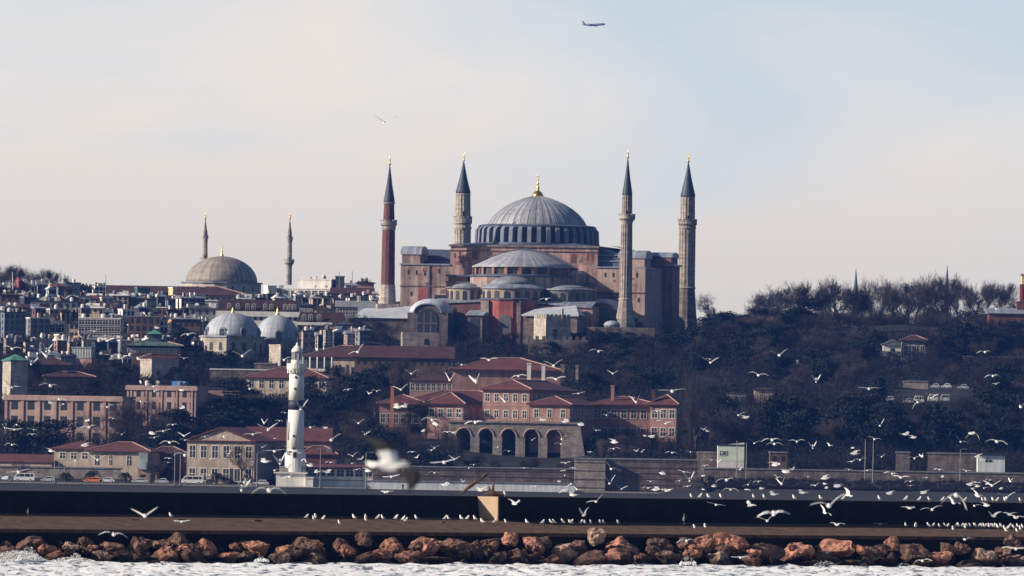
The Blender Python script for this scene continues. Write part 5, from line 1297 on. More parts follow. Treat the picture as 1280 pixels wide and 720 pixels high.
# flag on a pole
def flag():
    D = 3180; o = W(17, 392, D); t = thing('flag', 'large hanging red flag with white crescent and star on a leaning pole', 'flag', o)
    s = F / D; P = lambda px, py, dy=0: W(px, py, D + dy) - o
    MB().tube([P(17, 392), P(15.5, 340)], [.16, .1], 6).build('flagpole', WHITE, t)
    RED = mat('red_cloth', (.16, .02, .035), .8, .1)
    mb = MB(); n = 12; vs = []
    # drooping cloth, hanging from its top edge down to the right
    for j in range(n + 1):
        v = j / n
        for i in range(n + 1):
            u = i / n
            px = 15.8 + u * 15 + v * 2.5; py = 342.5 + u * 10.5 + v * (15 - 3 * u) ; dy = 1.2 * math.sin(u * 8 + v * 2)
            vs.append(P(px, py, dy))
    f = []
    for j in range(n):
        for i in range(n): f.append((j * (n + 1) + i, j * (n + 1) + i + 1, (j + 1) * (n + 1) + i + 1, (j + 1) * (n + 1) + i))
    mb.add(vs, f)
    back = [Vector(v) + Vector((0, .06, 0)) for v in vs]
    mb.add(back, [q[::-1] for q in f])
    cl = mb.build('cloth', RED, t, smooth=True)
    WC = mat('white_cloth', (.24, .15, .15), .8, .05)
    q = lambda u, v: P(15.8 + u * 15 + v * 2.5, 342.5 + u * 10.5 + v * (15 - 3 * u), 1.2 * math.sin(u * 8 + v * 2)) + Vector((0, -.12, 0))
    mb = MB(); pts = []
    for k in range(15):
        a = R(50 + 260 * k / 14); pts.append((.40 + .2 * math.cos(a), .5 + .27 * math.sin(a)))
    inn = []
    for k in range(15):
        a = R(310 - 260 * k / 14); inn.append((.45 + .16 * math.cos(a), .5 + .21 * math.sin(a)))
    k = len(pts); vs = [q(*p) for p in pts] + [q(*p) for p in inn[::-1]]
    mb.add(vs, [(i, i + 1, k + i + 1, k + i) for i in range(k - 1)]); mb.build('crescent', WC, cl)
    mb = MB(); vs = [q(.66, .5)]
    for i in range(10):
        a = R(36 * i); rr = .11 if i % 2 == 0 else .045; vs.append(q(.66 + rr * math.cos(a), .5 + rr * 1.3 * math.sin(a)))
    mb.add(vs, [(0, i, i % 10 + 1) for i in range(1, 11)]); mb.build('star', WC, cl)
flag()
# ------------------------------------------------------------------ trees
BARK = mat('grey_brown_bark', (.040, .031, .031), .95, .3, .6)
TWIG = mat('bare_twigs', (.038, .030, .033), .95, .25, .4)
TWIGP = mat('pale_bare_twigs', (.065, .052, .052), .95, .25, .4)
LEAFD = mat('dark_evergreen_leaves', (.006, .013, .011), .8, .5, .7)
LEAFM = mat('olive_evergreen_leaves', (.010, .017, .013), .8, .5, .7)
def bare_tree(seed, form, twig=TWIG):
    r = random.Random(seed); tb = MB(); cb = MB()
    def grow(p, d, ln, rad, lev):
        segs = 3 if lev < 3 else 2
        pts = [p]; rads = [rad]; q = p.copy(); dd = d.copy()
        up = {'spread': .10, 'vase': .14, 'column': .5, 'scrub': .08}[form]
        for i in range(segs):
            dd = (dd + Vector((r.gauss(0, .13), r.gauss(0, .13), r.gauss(0, .08) + up * .35))).normalized()
            q = q + dd * ln / segs; pts.append(q.copy()); rads.append(rad * (1 - .42 * (i + 1) / segs))
        (tb if lev < 3 else cb).tube(pts, [max(x, .0010) for x in rads], 5 if lev < 2 else 3)
        if lev >= 5: return
        n = {0: 5, 1: 4, 2: 5, 3: 5, 4: 5}[lev] if form != 'column' else {0: 9, 1: 4, 2: 4, 3: 4, 4: 4}[lev]
        for k in range(n):
            t = r.uniform(.35, 1.0) if lev else (r.uniform(.16, 1.0) if form != 'column' else r.uniform(.1, 1))
            if k == 0: t = 1.0
            j = min(int(t * segs), segs - 1); a = pts[j].lerp(pts[j + 1], t * segs - j)
            sp = {'spread': .95, 'vase': .72, 'column': .38, 'scrub': 1.1}[form] * (1 if k else .4)
            az = r.uniform(0, 2 * PI)
            perp = d.cross(Vector((math.cos(az), math.sin(az), .2)));
            if perp.length < .01: perp = Vector((1, 0, 0))
            nd = (dd + perp.normalized() * sp * r.uniform(.6, 1.15)).normalized()
            if nd.z < 0.02 and lev < 4: nd.z = .05
            grow(a, nd, ln * r.uniform(.55, .85) * (.8 if lev == 0 and form != 'vase' else 1), rad * (1 - .42 * t) * r.uniform(.45, .7), lev + 1)
    if form == 'scrub':
        for k in range(4): grow(Vector((r.uniform(-.1, .1), r.uniform(-.1, .1), 0)), Vector((r.gauss(0, .5), r.gauss(0, .5), 1)).normalized(), .34, .018, 1)
    else: grow(Vector((0, 0, -.04)), Vector((0, 0, 1)), {'spread': .36, 'vase': .33, 'column': .62}[form], {'spread': .028, 'vase': .022, 'column': .016}[form], 0)
    zs = max(v[2] for v in cb.v); k = 1 / zs
    for m in (tb, cb): m.v = [(v[0] * k, v[1] * k, v[2] * k) for v in m.v]
    xs = sorted(abs(v[0]) for v in cb.v)
    return tb.mesh('trunk', BARK), cb.mesh('crown', twig), 2 * xs[int(len(xs) * .97)]
def leafy_tree(seed, form, m=LEAFD):
    r = random.Random(seed); tb = MB(); cb = MB()
    def leaf(p, q):
        n = Vector((r.gauss(0, 1), r.gauss(0, 1), r.gauss(0, 1))).normalized(); a = n.orthogonal().normalized(); b = n.cross(a)
        cb.add([p - a * q - b * q * .6, p + a * q - b * q * .5, p + a * q * .9 + b * q * .6, p - a * q * .8 + b * q * .7], [(0, 1, 2, 3)])
    def clump(c, rx, rz, n, q):
        for _ in range(n):
            v = Vector((r.gauss(0, 1), r.gauss(0, 1), r.gauss(0, 1))).normalized() * (r.random() ** .35)
            leaf(Vector((c[0] + v.x * rx, c[1] + v.y * rx, c[2] + v.z * rz)), q * r.uniform(.5, 1.2))
    if form == 'round':
        tb.tube([(0, 0, -.1), (.01, 0, .3), (0, .01, .7)], [.03, .024, .01], 7)
        for k in range(26):
            a = r.uniform(0, 6.28); d = r.uniform(0, .36); z = r.uniform(.22, .9); d *= math.sin(PI * min(1, max(.15, (z - .08) / 1.0))) ** .5
            clump((d * math.cos(a), d * math.sin(a), z), r.uniform(.1, .2), r.uniform(.08, .14), 150, .02)
            tb.tube([(0, 0, z * .55), (d * math.cos(a) * .8, d * math.sin(a) * .8, z)], [.012, .004], 4)
    elif form == 'cypress':
        tb.tube([(0, 0, -.05), (0, 0, .9)], [.02, .004], 6)
        for k in range(46):
            z = .03 + .95 * k / 46; w = .11 * math.sin(PI * min(1, .12 + z * .9)) ** .6 * (1.15 - z * .5)
            clump((r.gauss(0, .012), r.gauss(0, .012), z), w * r.uniform(.75, 1.1), .035, 60, .014)
    elif form == 'pine':
        tb.tube([(0, 0, -.05), (.02, 0, .5), (0, 0, .98)], [.025, .016, .004], 7)
        for k in range(13):
            z = .25 + .72 * k / 13; L_ = .42 * (1 - (z - .2) * .95) + .04
            for j in range(6):
                a = r.uniform(0, 6.28); e = L_ * r.uniform(.6, 1.1)
                tb.tube([(0, 0, z), (e * math.cos(a), e * math.sin(a), z - .01)], [.007, .002], 4)
                for q in (.45, .75, 1.0): clump((e * q * math.cos(a), e * q * math.sin(a), z + .005), .06, .02, 26, .016)
    elif form == 'bush':
        tb.tube([(0, 0, -.1), (0, 0, .4)], [.05, .02], 5)
        for k in range(16):
            a = r.uniform(0, 6.28); d = r.uniform(0, .6)
            clump((d * math.cos(a), d * math.sin(a), r.uniform(.15, .75)), .25, .18, 70, .045)
    xs = sorted(abs(v[0]) for v in cb.v)
    return tb.mesh('trunk', BARK), cb.mesh('crown', m), 2 * xs[int(len(xs) * .97)]
TV = {'spread': [bare_tree(s, 'spread') for s in (1, 2, 3)], 'vase': [bare_tree(s, 'vase') for s in (11, 12, 13, 14)],
      'pale': [bare_tree(s, 'spread', TWIGP) for s in (31,)] + [bare_tree(32, 'vase', TWIGP)], 'column': [bare_tree(s, 'column', TWIGP) for s in (21, 22)], 'scrub': [bare_tree(s, 'scrub') for s in (41, 42)],
      'round': [leafy_tree(s, 'round') for s in (1, 2, 3)] + [leafy_tree(9, 'round', LEAFM)], 'cypress': [leafy_tree(5, 'cypress')], 'pine': [leafy_tree(6, 'pine')], 'bush': [leafy_tree(7, 'bush', LEAFM), leafy_tree(8, 'bush')]}
TN = {'spread': ('bare_tree', 'tree'), 'vase': ('bare_tree', 'tree'), 'pale': ('bare_tree', 'tree'), 'column': ('poplar_tree', 'tree'), 'scrub': ('bare_shrub', 'shrub'), 'round': ('evergreen_tree', 'tree'),
      'cypress': ('cypress_tree', 'tree'), 'pine': ('cedar_tree', 'tree'), 'bush': ('evergreen_shrub', 'shrub')}
treer = random.Random(77)
def tree(kind, px, base, top, wpx=None, label='', group=None, D=None, var=None):
    p = B(px, base) if D is None else W(px, base, D)
    s = F / p.y; h = (base - top) / s
    tm, cm, cw = TV[kind][var % len(TV[kind]) if var is not None else treer.randrange(len(TV[kind]))]
    n, c = TN[kind]
    t = thing(n, label, c, p, treer.uniform(0, 6.28), group)
    k = h if wpx is None else (wpx / s) / cw
    t.scale = (k, k, h)
    link('trunk', tm, t); link('crown', cm, t)
    return t
# -- skyline, right
SKY = [(888, 412, 364, 44, 'spread'), (962, 412, 353, 60, 'spread'), (985, 410, 349, 50, 'vase'), (1008, 412, 347, 54, 'spread'), (1040, 414, 342, 60, 'spread'), (1060, 412, 352, 40, 'vase'),
       (1084, 415, 340, 46, 'vase'), (1100, 415, 340, 40, 'spread'), (1121, 415, 343, 36, 'vase'), (1143, 414, 344, 34, 'vase'), (1165, 414, 338, 44, 'vase'), (1180, 414, 339, 36, 'vase'), (1199, 412, 345, 32, 'vase'), (1209, 412, 346, 28, 'vase'),
       (1231, 410, 348, 27, 'vase'), (1251, 410, 348, 32, 'vase'), (1024, 414, 354, 50, 'vase'), (974, 414, 354, 44, 'vase'), (1000, 412, 352, 40, 'vase'), (1052, 413, 345, 48, 'vase'), (1093, 414, 346, 44, 'vase'), (1112, 414, 347, 44, 'spread'), (1133, 414, 348, 42, 'vase'), (1154, 414, 346, 44, 'vase'), (1174, 415, 343, 46, 'spread'), (1190, 414, 345, 42, 'vase'), (1220, 412, 352, 40, 'vase'), (1242, 412, 352, 40, 'vase'), (1078, 414, 350, 44, 'vase'), (949, 413, 362, 40, 'spread'), (1072, 416, 362, 40, 'spread'), (1130, 418, 360, 40, 'spread'), (1262, 405, 372, 24, 'spread'), (940, 412, 380, 30, 'spread')]
for i, (px, b, tp, w, k) in enumerate(sorted(SKY)):
    tree(k if i % 3 else 'spread', px, b, tp, w * 1.1, f'tall leafless tree on the right skyline, {ordn(i+1)} from left', 'leafless trees on the right skyline', D=3015 + (i * 37 % 50))
SKL = [(2, 378, 330, 30), (14, 380, 328, 32), (30, 380, 329, 34), (44, 378, 334, 24), (56, 378, 333, 26), (66, 376, 337, 16), (77, 376, 341, 18), (86, 376, 348, 14)]
for i, (px, b, tp, w) in enumerate(SKL):
    tree('vase', px, b, tp, w, f'leafless tree on the left skyline, {ordn(i+1)} from left', 'leafless trees on the left skyline', D=3330 + (i * 17 % 20))
tree('round', 1001, 408, 371, 54, 'big dark square-topped evergreen on the right ridge', D=2990, var=0)
tree('cypress', 956, 405, 386, 9, 'small dark cypress on the ridge right of the great mosque', D=2990)
for i, (px, b, tp, w) in enumerate([(898, 410, 391, 40), (922, 412, 393, 34), (946, 412, 392, 26), (905, 418, 400, 50)]):
    tree('round', px, b, tp, w, f'dark evergreen on the ridge just right of the great mosque, {ordn(i+1)} planted', 'ridge evergreens right of the great mosque', D=2975 - i * 8)
# -- named single trees
NAMED = [('cypress', 420, 500, 456, 11, 'slim dark cypress below the columned balcony'), ('pine', 450, 520, 462, 48, 'broad layered cedar right of the lighthouse'), ('pine', 290, 545, 478, 56, 'layered cedar before the shaded pink wing'),
         ('vase', 291, 452, 386, 46, 'bare tree standing in front of the larger tomb dome'), ('round', 228, 462, 408, 38, 'tall dark evergreen left of the tombs'), ('round', 62, 572, 523, 80, 'wide dark evergreen below the pink school'),
         ('round', 22, 575, 522, 50, 'dark evergreen at the left edge below the pink school'), ('column', 864, 580, 452, 24, 'tall pale leafless poplar right of the palace'), ('column', 505, 500, 440, 26, 'pale leafless poplar left of the chimney'),
         ('column', 492, 500, 446, 20, 'slim pale poplar standing behind the orange chimney'), ('spread', 302, 606, 552, 52, 'bare tree before the cream gabled building'), ('spread', 188, 606, 572, 34, 'pruned bare tree by the stone garage'),
         ('spread', 20, 602, 572, 34, 'small bare tree in front of the retaining wall'), ('vase', 138, 572, 490, 60, 'tall bare tree rising before the pink school'), ('vase', 165, 575, 500, 50, 'second tall bare tree right of the pink school'),
         ('round', 15, 498, 466, 22, 'dark fir shaped evergreen before the green capped tower'), ('cypress', 202, 482, 456, 14, 'dark cypress beside the lit square tower'), ('round', 538, 602, 560, 60, 'dark evergreen below the arcade'),
         ('round', 785, 480, 455, 60, 'dark evergreen behind the chimney of the palace'), ('round', 712, 440, 414, 90, 'dark green thicket tree below the garden wall'), ('round', 770, 440, 412, 80, 'dark green tree below the slim stone minaret'),
         ('round', 870, 442, 410, 70, 'dark tree below the far right minaret'), ('round', 1172, 452, 413, 32, 'round dark evergreen right of the gothic chapel'), ('round', 1082, 455, 412, 50, 'dark evergreen left of the gothic chapel'),
         ('round', 1225, 445, 404, 70, 'dark evergreen below the brick church'), ('round', 1268, 430, 400, 40, 'dark evergreen at the right edge below the brick church'), ('cypress', 1112, 556, 500, 20, 'tall dark cypress low on the right slope')]
for k, px, b, tp, w, lab in NAMED: tree(k, px, b, tp, w, lab)
# -- woods
def wood(n, x0, x1, y0, y1, kinds, hp, wf, phrase, seed, cond=None):
    r = random.Random(seed)
    for i in range(n):
        px = r.uniform(x0, x1); py = r.uniform(y0, y1); k = r.choice(kinds); h = r.uniform(*hp)
        if cond and not cond(px, py): continue
        nm = {'spread': 'leafless brown tree', 'vase': 'upright leafless tree', 'pale': 'pale twigged leafless tree', 'column': 'narrow leafless poplar', 'scrub': 'bare shrub', 'round': 'dark evergreen tree', 'cypress': 'dark cypress', 'pine': 'dark cedar', 'bush': 'low evergreen shrub'}[k]
        w = h * r.uniform(*wf) * (.3 if k in ('cypress', 'column') else 1)
        tree(k, px, py, py - h, w, f'{nm} among many alike {phrase}', f'{nm}s {phrase}')
W1 = ['round', 'round', 'round', 'spread', 'spread', 'vase', 'pale', 'cypress']
wood(54, 870, 1290, 425, 475, ['round', 'spread', 'vase', 'spread', 'pale', 'round'], (26, 44), (.9, 1.5), 'on the upper right slope', 1, lambda x, y: not (1095 < x < 1165 and 440 < y < 475) and not (1110 < x < 1240 and y > 470))
wood(40, 870, 1290, 478, 520, ['round', 'round', 'spread', 'pine', 'spread', 'round', 'scrub'], (24, 42), (.9, 1.4), 'on the middle right slope', 2, lambda x, y: not (1100 < x < 1230 and 484 < y < 522) and not (935 < x < 970 and 500 < y < 545))
wood(46, 870, 1290, 535, 572, ['round', 'round', 'round', 'cypress', 'spread', 'pine'], (40, 66), (.7, 1.2), 'along the foot of the right slope', 3)
wood(27, 640, 870, 440, 470, ['round', 'spread', 'vase', 'pale', 'spread'], (20, 34), (1, 1.6), 'on the slope behind the palace', 4, lambda x, y: not (x < 735 and y > 452))
wood(17, 735, 870, 470, 498, ['round', 'spread', 'vase', 'spread'], (22, 34), (1, 1.5), 'close behind the palace roofs', 5)
wood(19, 440, 665, 425, 436, ['vase', 'pale', 'spread', 'vase'], (22, 42), (.7, 1.2), 'in front of the great mosque', 6, lambda x, y: not (608 < x < 655) and not (498 < x < 552))
wood(14, 560, 740, 438, 450, ['spread', 'bush', 'scrub', 'vase'], (14, 24), (1, 1.6), 'on the bank below the crenellated tower', 7)
wood(26, 380, 480, 490, 560, ['round', 'spread', 'spread', 'vase', 'round', 'pale'], (30, 46), (.8, 1.2), 'between the lighthouse and the palace', 8)
wood(18, 466, 575, 545, 592, ['spread', 'vase', 'spread', 'round', 'scrub'], (36, 56), (.8, 1.2), 'below the left wing of the palace', 9)
wood(18, 560, 730, 582, 592, ['scrub', 'spread', 'scrub', 'bush'], (10, 18), (1, 1.6), 'at the foot of the stone arcade', 10)
wood(12, 725, 870, 572, 584, ['vase', 'pale', 'spread', 'column'], (26, 44), (.6, .9), 'in front of the palace right range', 11)
wood(26, 240, 345, 505, 545, ['round', 'spread', 'round', 'pine', 'vase'], (24, 38), (.9, 1.3), 'behind the cream gabled building', 12)
wood(16, 100, 232, 520, 575, ['spread', 'vase', 'spread', 'vase', 'round'], (34, 56), (.7, 1.1), 'right of the pink school', 13, lambda x, y: x > 140)
wood(26, 235, 345, 452, 482, ['round', 'scrub', 'spread', 'round', 'bush'], (16, 28), (1, 1.5), 'on the bank below the tombs', 14)
wood(20, 120, 245, 455, 486, ['spread', 'vase', 'round', 'scrub'], (20, 34), (.9, 1.3), 'around the lit square tower', 15, lambda x, y: not 168 < x < 195)
wood(18, 0, 130, 430, 448, ['spread', 'vase', 'bush', 'scrub'], (12, 20), (1, 1.5), 'below the left apartment blocks', 16)
wood(18, 0, 120, 470, 496, ['round', 'spread', 'scrub', 'round'], (14, 26), (1, 1.5), 'behind the pink school', 17)
wood(10, 370, 480, 415, 440, ['spread', 'round', 'vase'], (18, 28), (.9, 1.3), 'between mansard house and great mosque', 18)
wood(18, 190, 235, 560, 600, ['spread', 'round', 'vase'], (26, 44), (.8, 1.1), 'left of the cream gabled building', 19)
wood(44, 925, 1275, 405, 416, ['scrub', 'spread', 'scrub', 'round'], (26, 46), (.9, 1.4), 'filling the right ridge under the tall crowns', 20)
wood(8, 0, 100, 372, 380, ['vase', 'spread'], (16, 34), (.8, 1.2), 'on the left ridge', 21)
wood(30, 690, 1000, 418, 440, ['round', 'round', 'spread', 'vase'], (22, 34), (1, 1.6), 'right below the great mosque', 22)
def ridge_fill():
    r = random.Random(55)
    for i in range(70):
        k = 'scrub'; h = r.uniform(16, 32); px = r.uniform(935, 1262)
        nm = 'low bare shrub' if k == 'scrub' else 'short leafless tree'
        tree(k, px, 413, 413 - h, h * r.uniform(1.1, 1.7), f'{nm} under the tall crowns of the right ridge', f'{nm}s under the tall crowns of the right ridge', D=r.uniform(2998, 3040))
ridge_fill()
# thickets
def undergrowth():
    r = random.Random(8); mb = MB(); mb2 = MB()
    def leafy(px, py, q):
        p = B(px, py)
        for _ in range(60):
            v = Vector((r.gauss(0, 1), r.gauss(0, 1), r.gauss(0, 1))).normalized() * r.random() ** .4
            n = Vector((r.gauss(0, 1), r.gauss(0, 1), r.gauss(0, 1))).normalized(); a = n.orthogonal().normalized(); b = n.cross(a); z = r.uniform(.15, .42)
            c = p + Vector((v.x * q * 1.3, v.y * q * 1.3, q * .5 + v.z * q * .8)); mb.add([c - a * z, c + b * z * .6, c + a * z, c - b * z * .6], [(0, 1, 2, 3)])
    def twiggy(px, py, h):
        p = B(px, py)
        for _ in range(26):
            x, y = r.gauss(0, h * .35), r.gauss(0, h * .35); hh = h * r.uniform(.5, 1.1); w = r.uniform(.03, .07)
            t = Vector((x * r.uniform(1.1, 1.9), y * 1.4, hh)); b0 = Vector((x, y, -.3)); m = b0.lerp(t, .5)
            mb2.add([p + b0 - Vector((w * 1.5, 0, 0)), p + b0 + Vector((w * 1.5, 0, 0)), p + t], [(0, 1, 2)])
            for _k in range(3):
                q = b0.lerp(t, r.uniform(.35, .9)); e = q + Vector((r.gauss(0, .3), r.gauss(0, .3), r.uniform(.2, .5))) * h * .4
                mb2.add([p + q - Vector((0, 0, w)), p + q + Vector((0, 0, w)), p + e], [(0, 1, 2)])
    def clear(px, py):
        if py > 582: return px < 870
        if 560 < px < 730 and 515 < py < 582: return True
        if 7 < px < 200 and 500 < py < 545: return True
        if 1110 < px < 1225 and 484 < py < 512: return True
        if 230 < px < 415 and py > 545: return True
        return False
    n = 0
    for _ in range(6400):
        px, py = r.uniform(-10, 1290), r.uniform(412, 592)
        if px < 480 and py < 448: continue
        if 480 <= px < 925 and py < 426: continue
        if clear(px, py): continue
        if r.random() < .42: leafy(px, py, r.uniform(1.2, 3.2))
        else: twiggy(px, py, r.uniform(2, 6))
    for _ in range(1500): twiggy(r.uniform(872, 1290), r.uniform(587, 620), r.uniform(.3, 1.3))
    tag(mb.build('evergreen_thicket', LEAFD), 'dark evergreen undergrowth covering the hillside', 'undergrowth', kind='stuff')
    tag(mb2.build('bare_thicket', mat('dry_scrub_stems', (.017, .0135, .016), .95, .3, .5)), 'bare brown thicket covering the slopes and the shore bank', 'scrub', kind='stuff')
undergrowth()
def shore_bank():
    # pale riprap and grass bank of the right shore
    r = random.Random(31); mb = MB()
    for _ in range(2200):
        x = r.uniform(-135, 135)
        if -56 < x < 18: continue
        y = r.uniform(2385, 2400); z = ground(x, y); q = r.uniform(.1, .3)
        a = r.uniform(0, 6.28); mb.rbox((x, y), a, q * 1.4, q, z - .2, z + q * .6)
    tag(mb.build('shore_riprap', mat('grey_riprap', (.06, .058, .065), .95, .35, .5)), 'grey broken stone along the far shore', 'stones', kind='stuff')
shore_bank()
# palms on the quay
def palm(px, base, top, label):
    D = 2436; o = W(px, base, D); s = F / D; h = (base - top) / s
    t = thing('palm_tree', label, 'palm tree', o, 0, 'palms on the quay road')
    MB().tube([(0, 0, -.5), (.1, 0, h * .3), (0, 0, h * .62)], [.42, .3, .34], 8).build('trunk', BARK, t)
    r = random.Random(int(px)); mb = MB()
    for k in range(30):
        a = r.uniform(0, 6.28); e = r.uniform(-.1, 1.3); L_ = h * .5; pts = []
        for i in range(7):
            u = i / 6; rr = L_ * (u * math.cos(e) * 1.0 + .1 * u); z = h * .62 + L_ * (u * math.sin(e) - .75 * u * u)
            pts.append(Vector((rr * math.cos(a), rr * math.sin(a), z)))
        side = Vector((-math.sin(a), math.cos(a), 0))
        for i in range(1, 7):
            for q in (0, .33, .66):
                c = pts[i - 1].lerp(pts[i], q)
                for sg in (-1, 1):
                    tip = c + side * sg * .75 + (pts[i] - pts[i - 1]) * .5 + Vector((0, 0, -.35)); mb.add([c, c + (pts[i] - pts[i - 1]) * .22, tip], [(0, 1, 2)])
        mb.tube(pts, [.05] * 7, 3)
    mb.build('fronds', LEADM if False else LEAFM, t)
for px, b, tp, l in ((82, 605, 586, 'small palm before the retaining wall, left of the large palm'), (116, 605, 583, 'large palm above the orange car'), (156, 605, 586, 'palm left of the silver hatchback'), (270, 607, 585, 'palm before the cream gabled building')): palm(px, b, tp, l)
# ------------------------------------------------------------------ vehicles, lamps, people
RUB = mat('tyre_rubber', (.02, .02, .02), .9, .1)
CARG = mat('car_glass', (.02, .025, .03), .1, .1, spec=.6)
def vehicle(label, px, base, lpx, col, kind='car', D=2418, rz=0.0, group='vehicles on the quay road'):
    if D is None: D = B(px, base).y
    o = W(px, base, D); s = F / D; L_ = lpx / s
    o.z = ground(o.x, o.y) + .75 if D > 2500 else .22
    t = thing({'car': 'parked_car', 'van': 'parked_van', 'bus': 'parked_bus'}[kind], label, kind, o, rz, group)
    m = mat('car_paint_%d_%d_%d' % tuple(int(c * 100) for c in col), col, .35, .05, spec=.5)
    hb, hr = {'car': (.85, 1.45), 'van': (1.15, 2.15), 'bus': (1.3, 3.0)}[kind]
    w = 1.75
    def side(pts, x0, x1, nm, mm, par):
        return MB().xprism(pts, x0, x1).build(nm, mm, par)
    l = L_ / 2
    if kind == 'car': body = [(-l, .35), (l, .35), (l, .75), (l * .9, hb), (-l * .55, hb + .05), (-l, .7)]; cab = [(-l * .58, hb), (l * .82, hb), (l * .6, hr), (-l * .15, hr)]
    else: body = [(-l, .4), (l, .4), (l, hb), (-l * .96, hb), (-l, .9)]; cab = [(-l * .95, hb), (l, hb), (l * .97, hr), (-l * .65, hr)]
    b = side(body, -w / 2, w / 2, 'body', m, t)
    side(cab, -w / 2 + .1, w / 2 - .1, 'cabin', m, t)
    gl = [(x * .93, z - .02 if z > hb else z + .06) for x, z in cab]; gl = [(x * .93, hb + .12) if z < hb + .2 else (x * .93, hr - .2) for x, z in gl]
    side(gl, -w / 2 + .06, w / 2 - .06, 'window', CARG, t)
    n = 3 if kind != 'car' else 2
    for k in range(n): x = -l * .5 + l * (1.1 * k / (n - 1) if n > 1 else 0); MB().box(x, x + .1, -w / 2 + .04, -w / 2 + .2, hb, hr - .08).build('pillar', m, t)
    for x in (-l * .62, l * .62):
        for y in (-w / 2, w / 2 - .2):
            vs = [(x + .33 * math.cos(2 * PI * k / 14), .33 + .33 * math.sin(2 * PI * k / 14)) for k in range(14)]
            wh = MB().xprism(vs, y - .02, y + .2).build('wheel', RUB, t)
            vs = [(x + .18 * math.cos(2 * PI * k / 10), .33 + .18 * math.sin(2 * PI * k / 10)) for k in range(10)]
            if y < 0: MB().xprism(vs, y - .04, y).build('rim', FRAME, wh)
    for y in (-w / 2 + .1, w / 2 - .4): MB().box(-l - .02, -l + .1, y, y + .3, .62, .78).build('headlight', FRAME, t)
SIL, WHT, ORG, DRK, BLU = (.5, .52, .54), (.75, .75, .74), (.75, .22, .05), (.06, .065, .08), (.12, .2, .3)
for a in (('silver hatchback under the palm left of the white van', 175, 606.5, 21, SIL, 'car'), ('small silver car between hatchback and van', 202, 606.5, 17, SIL, 'car'), ('white minibus on the quay road left of the gabled building', 240, 607, 27, WHT, 'van'),
          ('orange taxi under the large palm', 116, 604.5, 24, ORG, 'car'), ('white parked van at the left of the quay road', 30, 606.5, 26, WHT, 'van'), ('grey car behind the pair of gulls at the quay', 60, 606, 18, SIL, 'car'), ('dark car at the left picture edge', 6, 605.5, 20, BLU, 'car'),
          ('white saloon behind the big palm', 134, 604, 18, WHT, 'car'), ('dark car right of the white minibus', 262, 607, 17, DRK, 'car'), ('silver car before the long red roofed wing', 326, 609, 20, SIL, 'car')):
    vehicle(*a)
for a in (('white van of the lower hillside car row', 1148, 508, 13, WHT, 'van', None), ('white hillside van with a dark windscreen', 1166, 506, 13, WHT, 'van', None), ('grey van beside the white hillside van', 1181, 506, 12, SIL, 'van', None), ('silver car left in the lower hillside row', 1135, 508, 12, SIL, 'car', None),
          ('dull hillside car under the dark trees', 1112, 505, 11, SIL, 'car', None), ('white car in the upper hillside row', 1183, 489, 12, WHT, 'car', None), ('silver car at left of the upper hillside row', 1169, 489, 11, SIL, 'car', None), ('pale car at right of the upper hillside row', 1204, 490, 13, SIL, 'car', None)):
    vehicle(*a, group='vehicles parked on the right slope')
POLE = mat('galvanised_pole', (.20, .20, .21), .7, .15)
def pole(label, px, base, top, D=2402, lamp=True, w=.09, wood=False, arm=1.2):
    o = W(px, base, D); s = F / D; h = (base - top) / s
    t = thing('street_lamp' if lamp else 'utility_pole', label, 'street lamp' if lamp else 'pole', o, 0, 'poles along the shore')
    MB().lathe([(w * 1.7, -.3), (w, h)], 8).build('post', POLE, t)
    if lamp:
        MB().tube([(0, 0, h - .1), (arm * .5, 0, h + .2), (arm, 0, h + .15)], [.06, .05, .05], 5).build('arm', POLE, t)
        MB().box(arm - .1, arm + .5, -.12, .12, h + .05, h + .2).build('lamp_head', POLE, t)
PL = [(68, 610, 575), (218, 612, 563), (225, 612, 567), (400, 612, 560), (457, 612, 566), (321, 612, 566), (920.5, 606, 551), (932.5, 606, 553), (1081, 606, 549), (1091, 606, 550), (1200, 606, 562)]
for i, (px, b, tp) in enumerate(PL): pole(f'slender grey lamp post on the far shore, {ordn(i+1)} from left', px, b, tp, lamp=not 900 < px < 1100, D=2403 if px < 900 else 2440)
for i, (px, b, tp) in enumerate([(73.5, 583, 572), (81, 583, 571), (88.5, 583, 573)]): pole(f'short thin pole before the hipped red villa, {ordn(i+1)} of three', px, b + 8, tp, D=2440, lamp=False, w=.05)
for i, (px, py, c) in enumerate(((132, 343, 'tall thin'), (424, 340, 'short'), (440, 339, 'leaning'))):
    pole(f'{c} aerial mast on the left ridge roofs', px, 365, py, D=3250, lamp=False, w=.08)
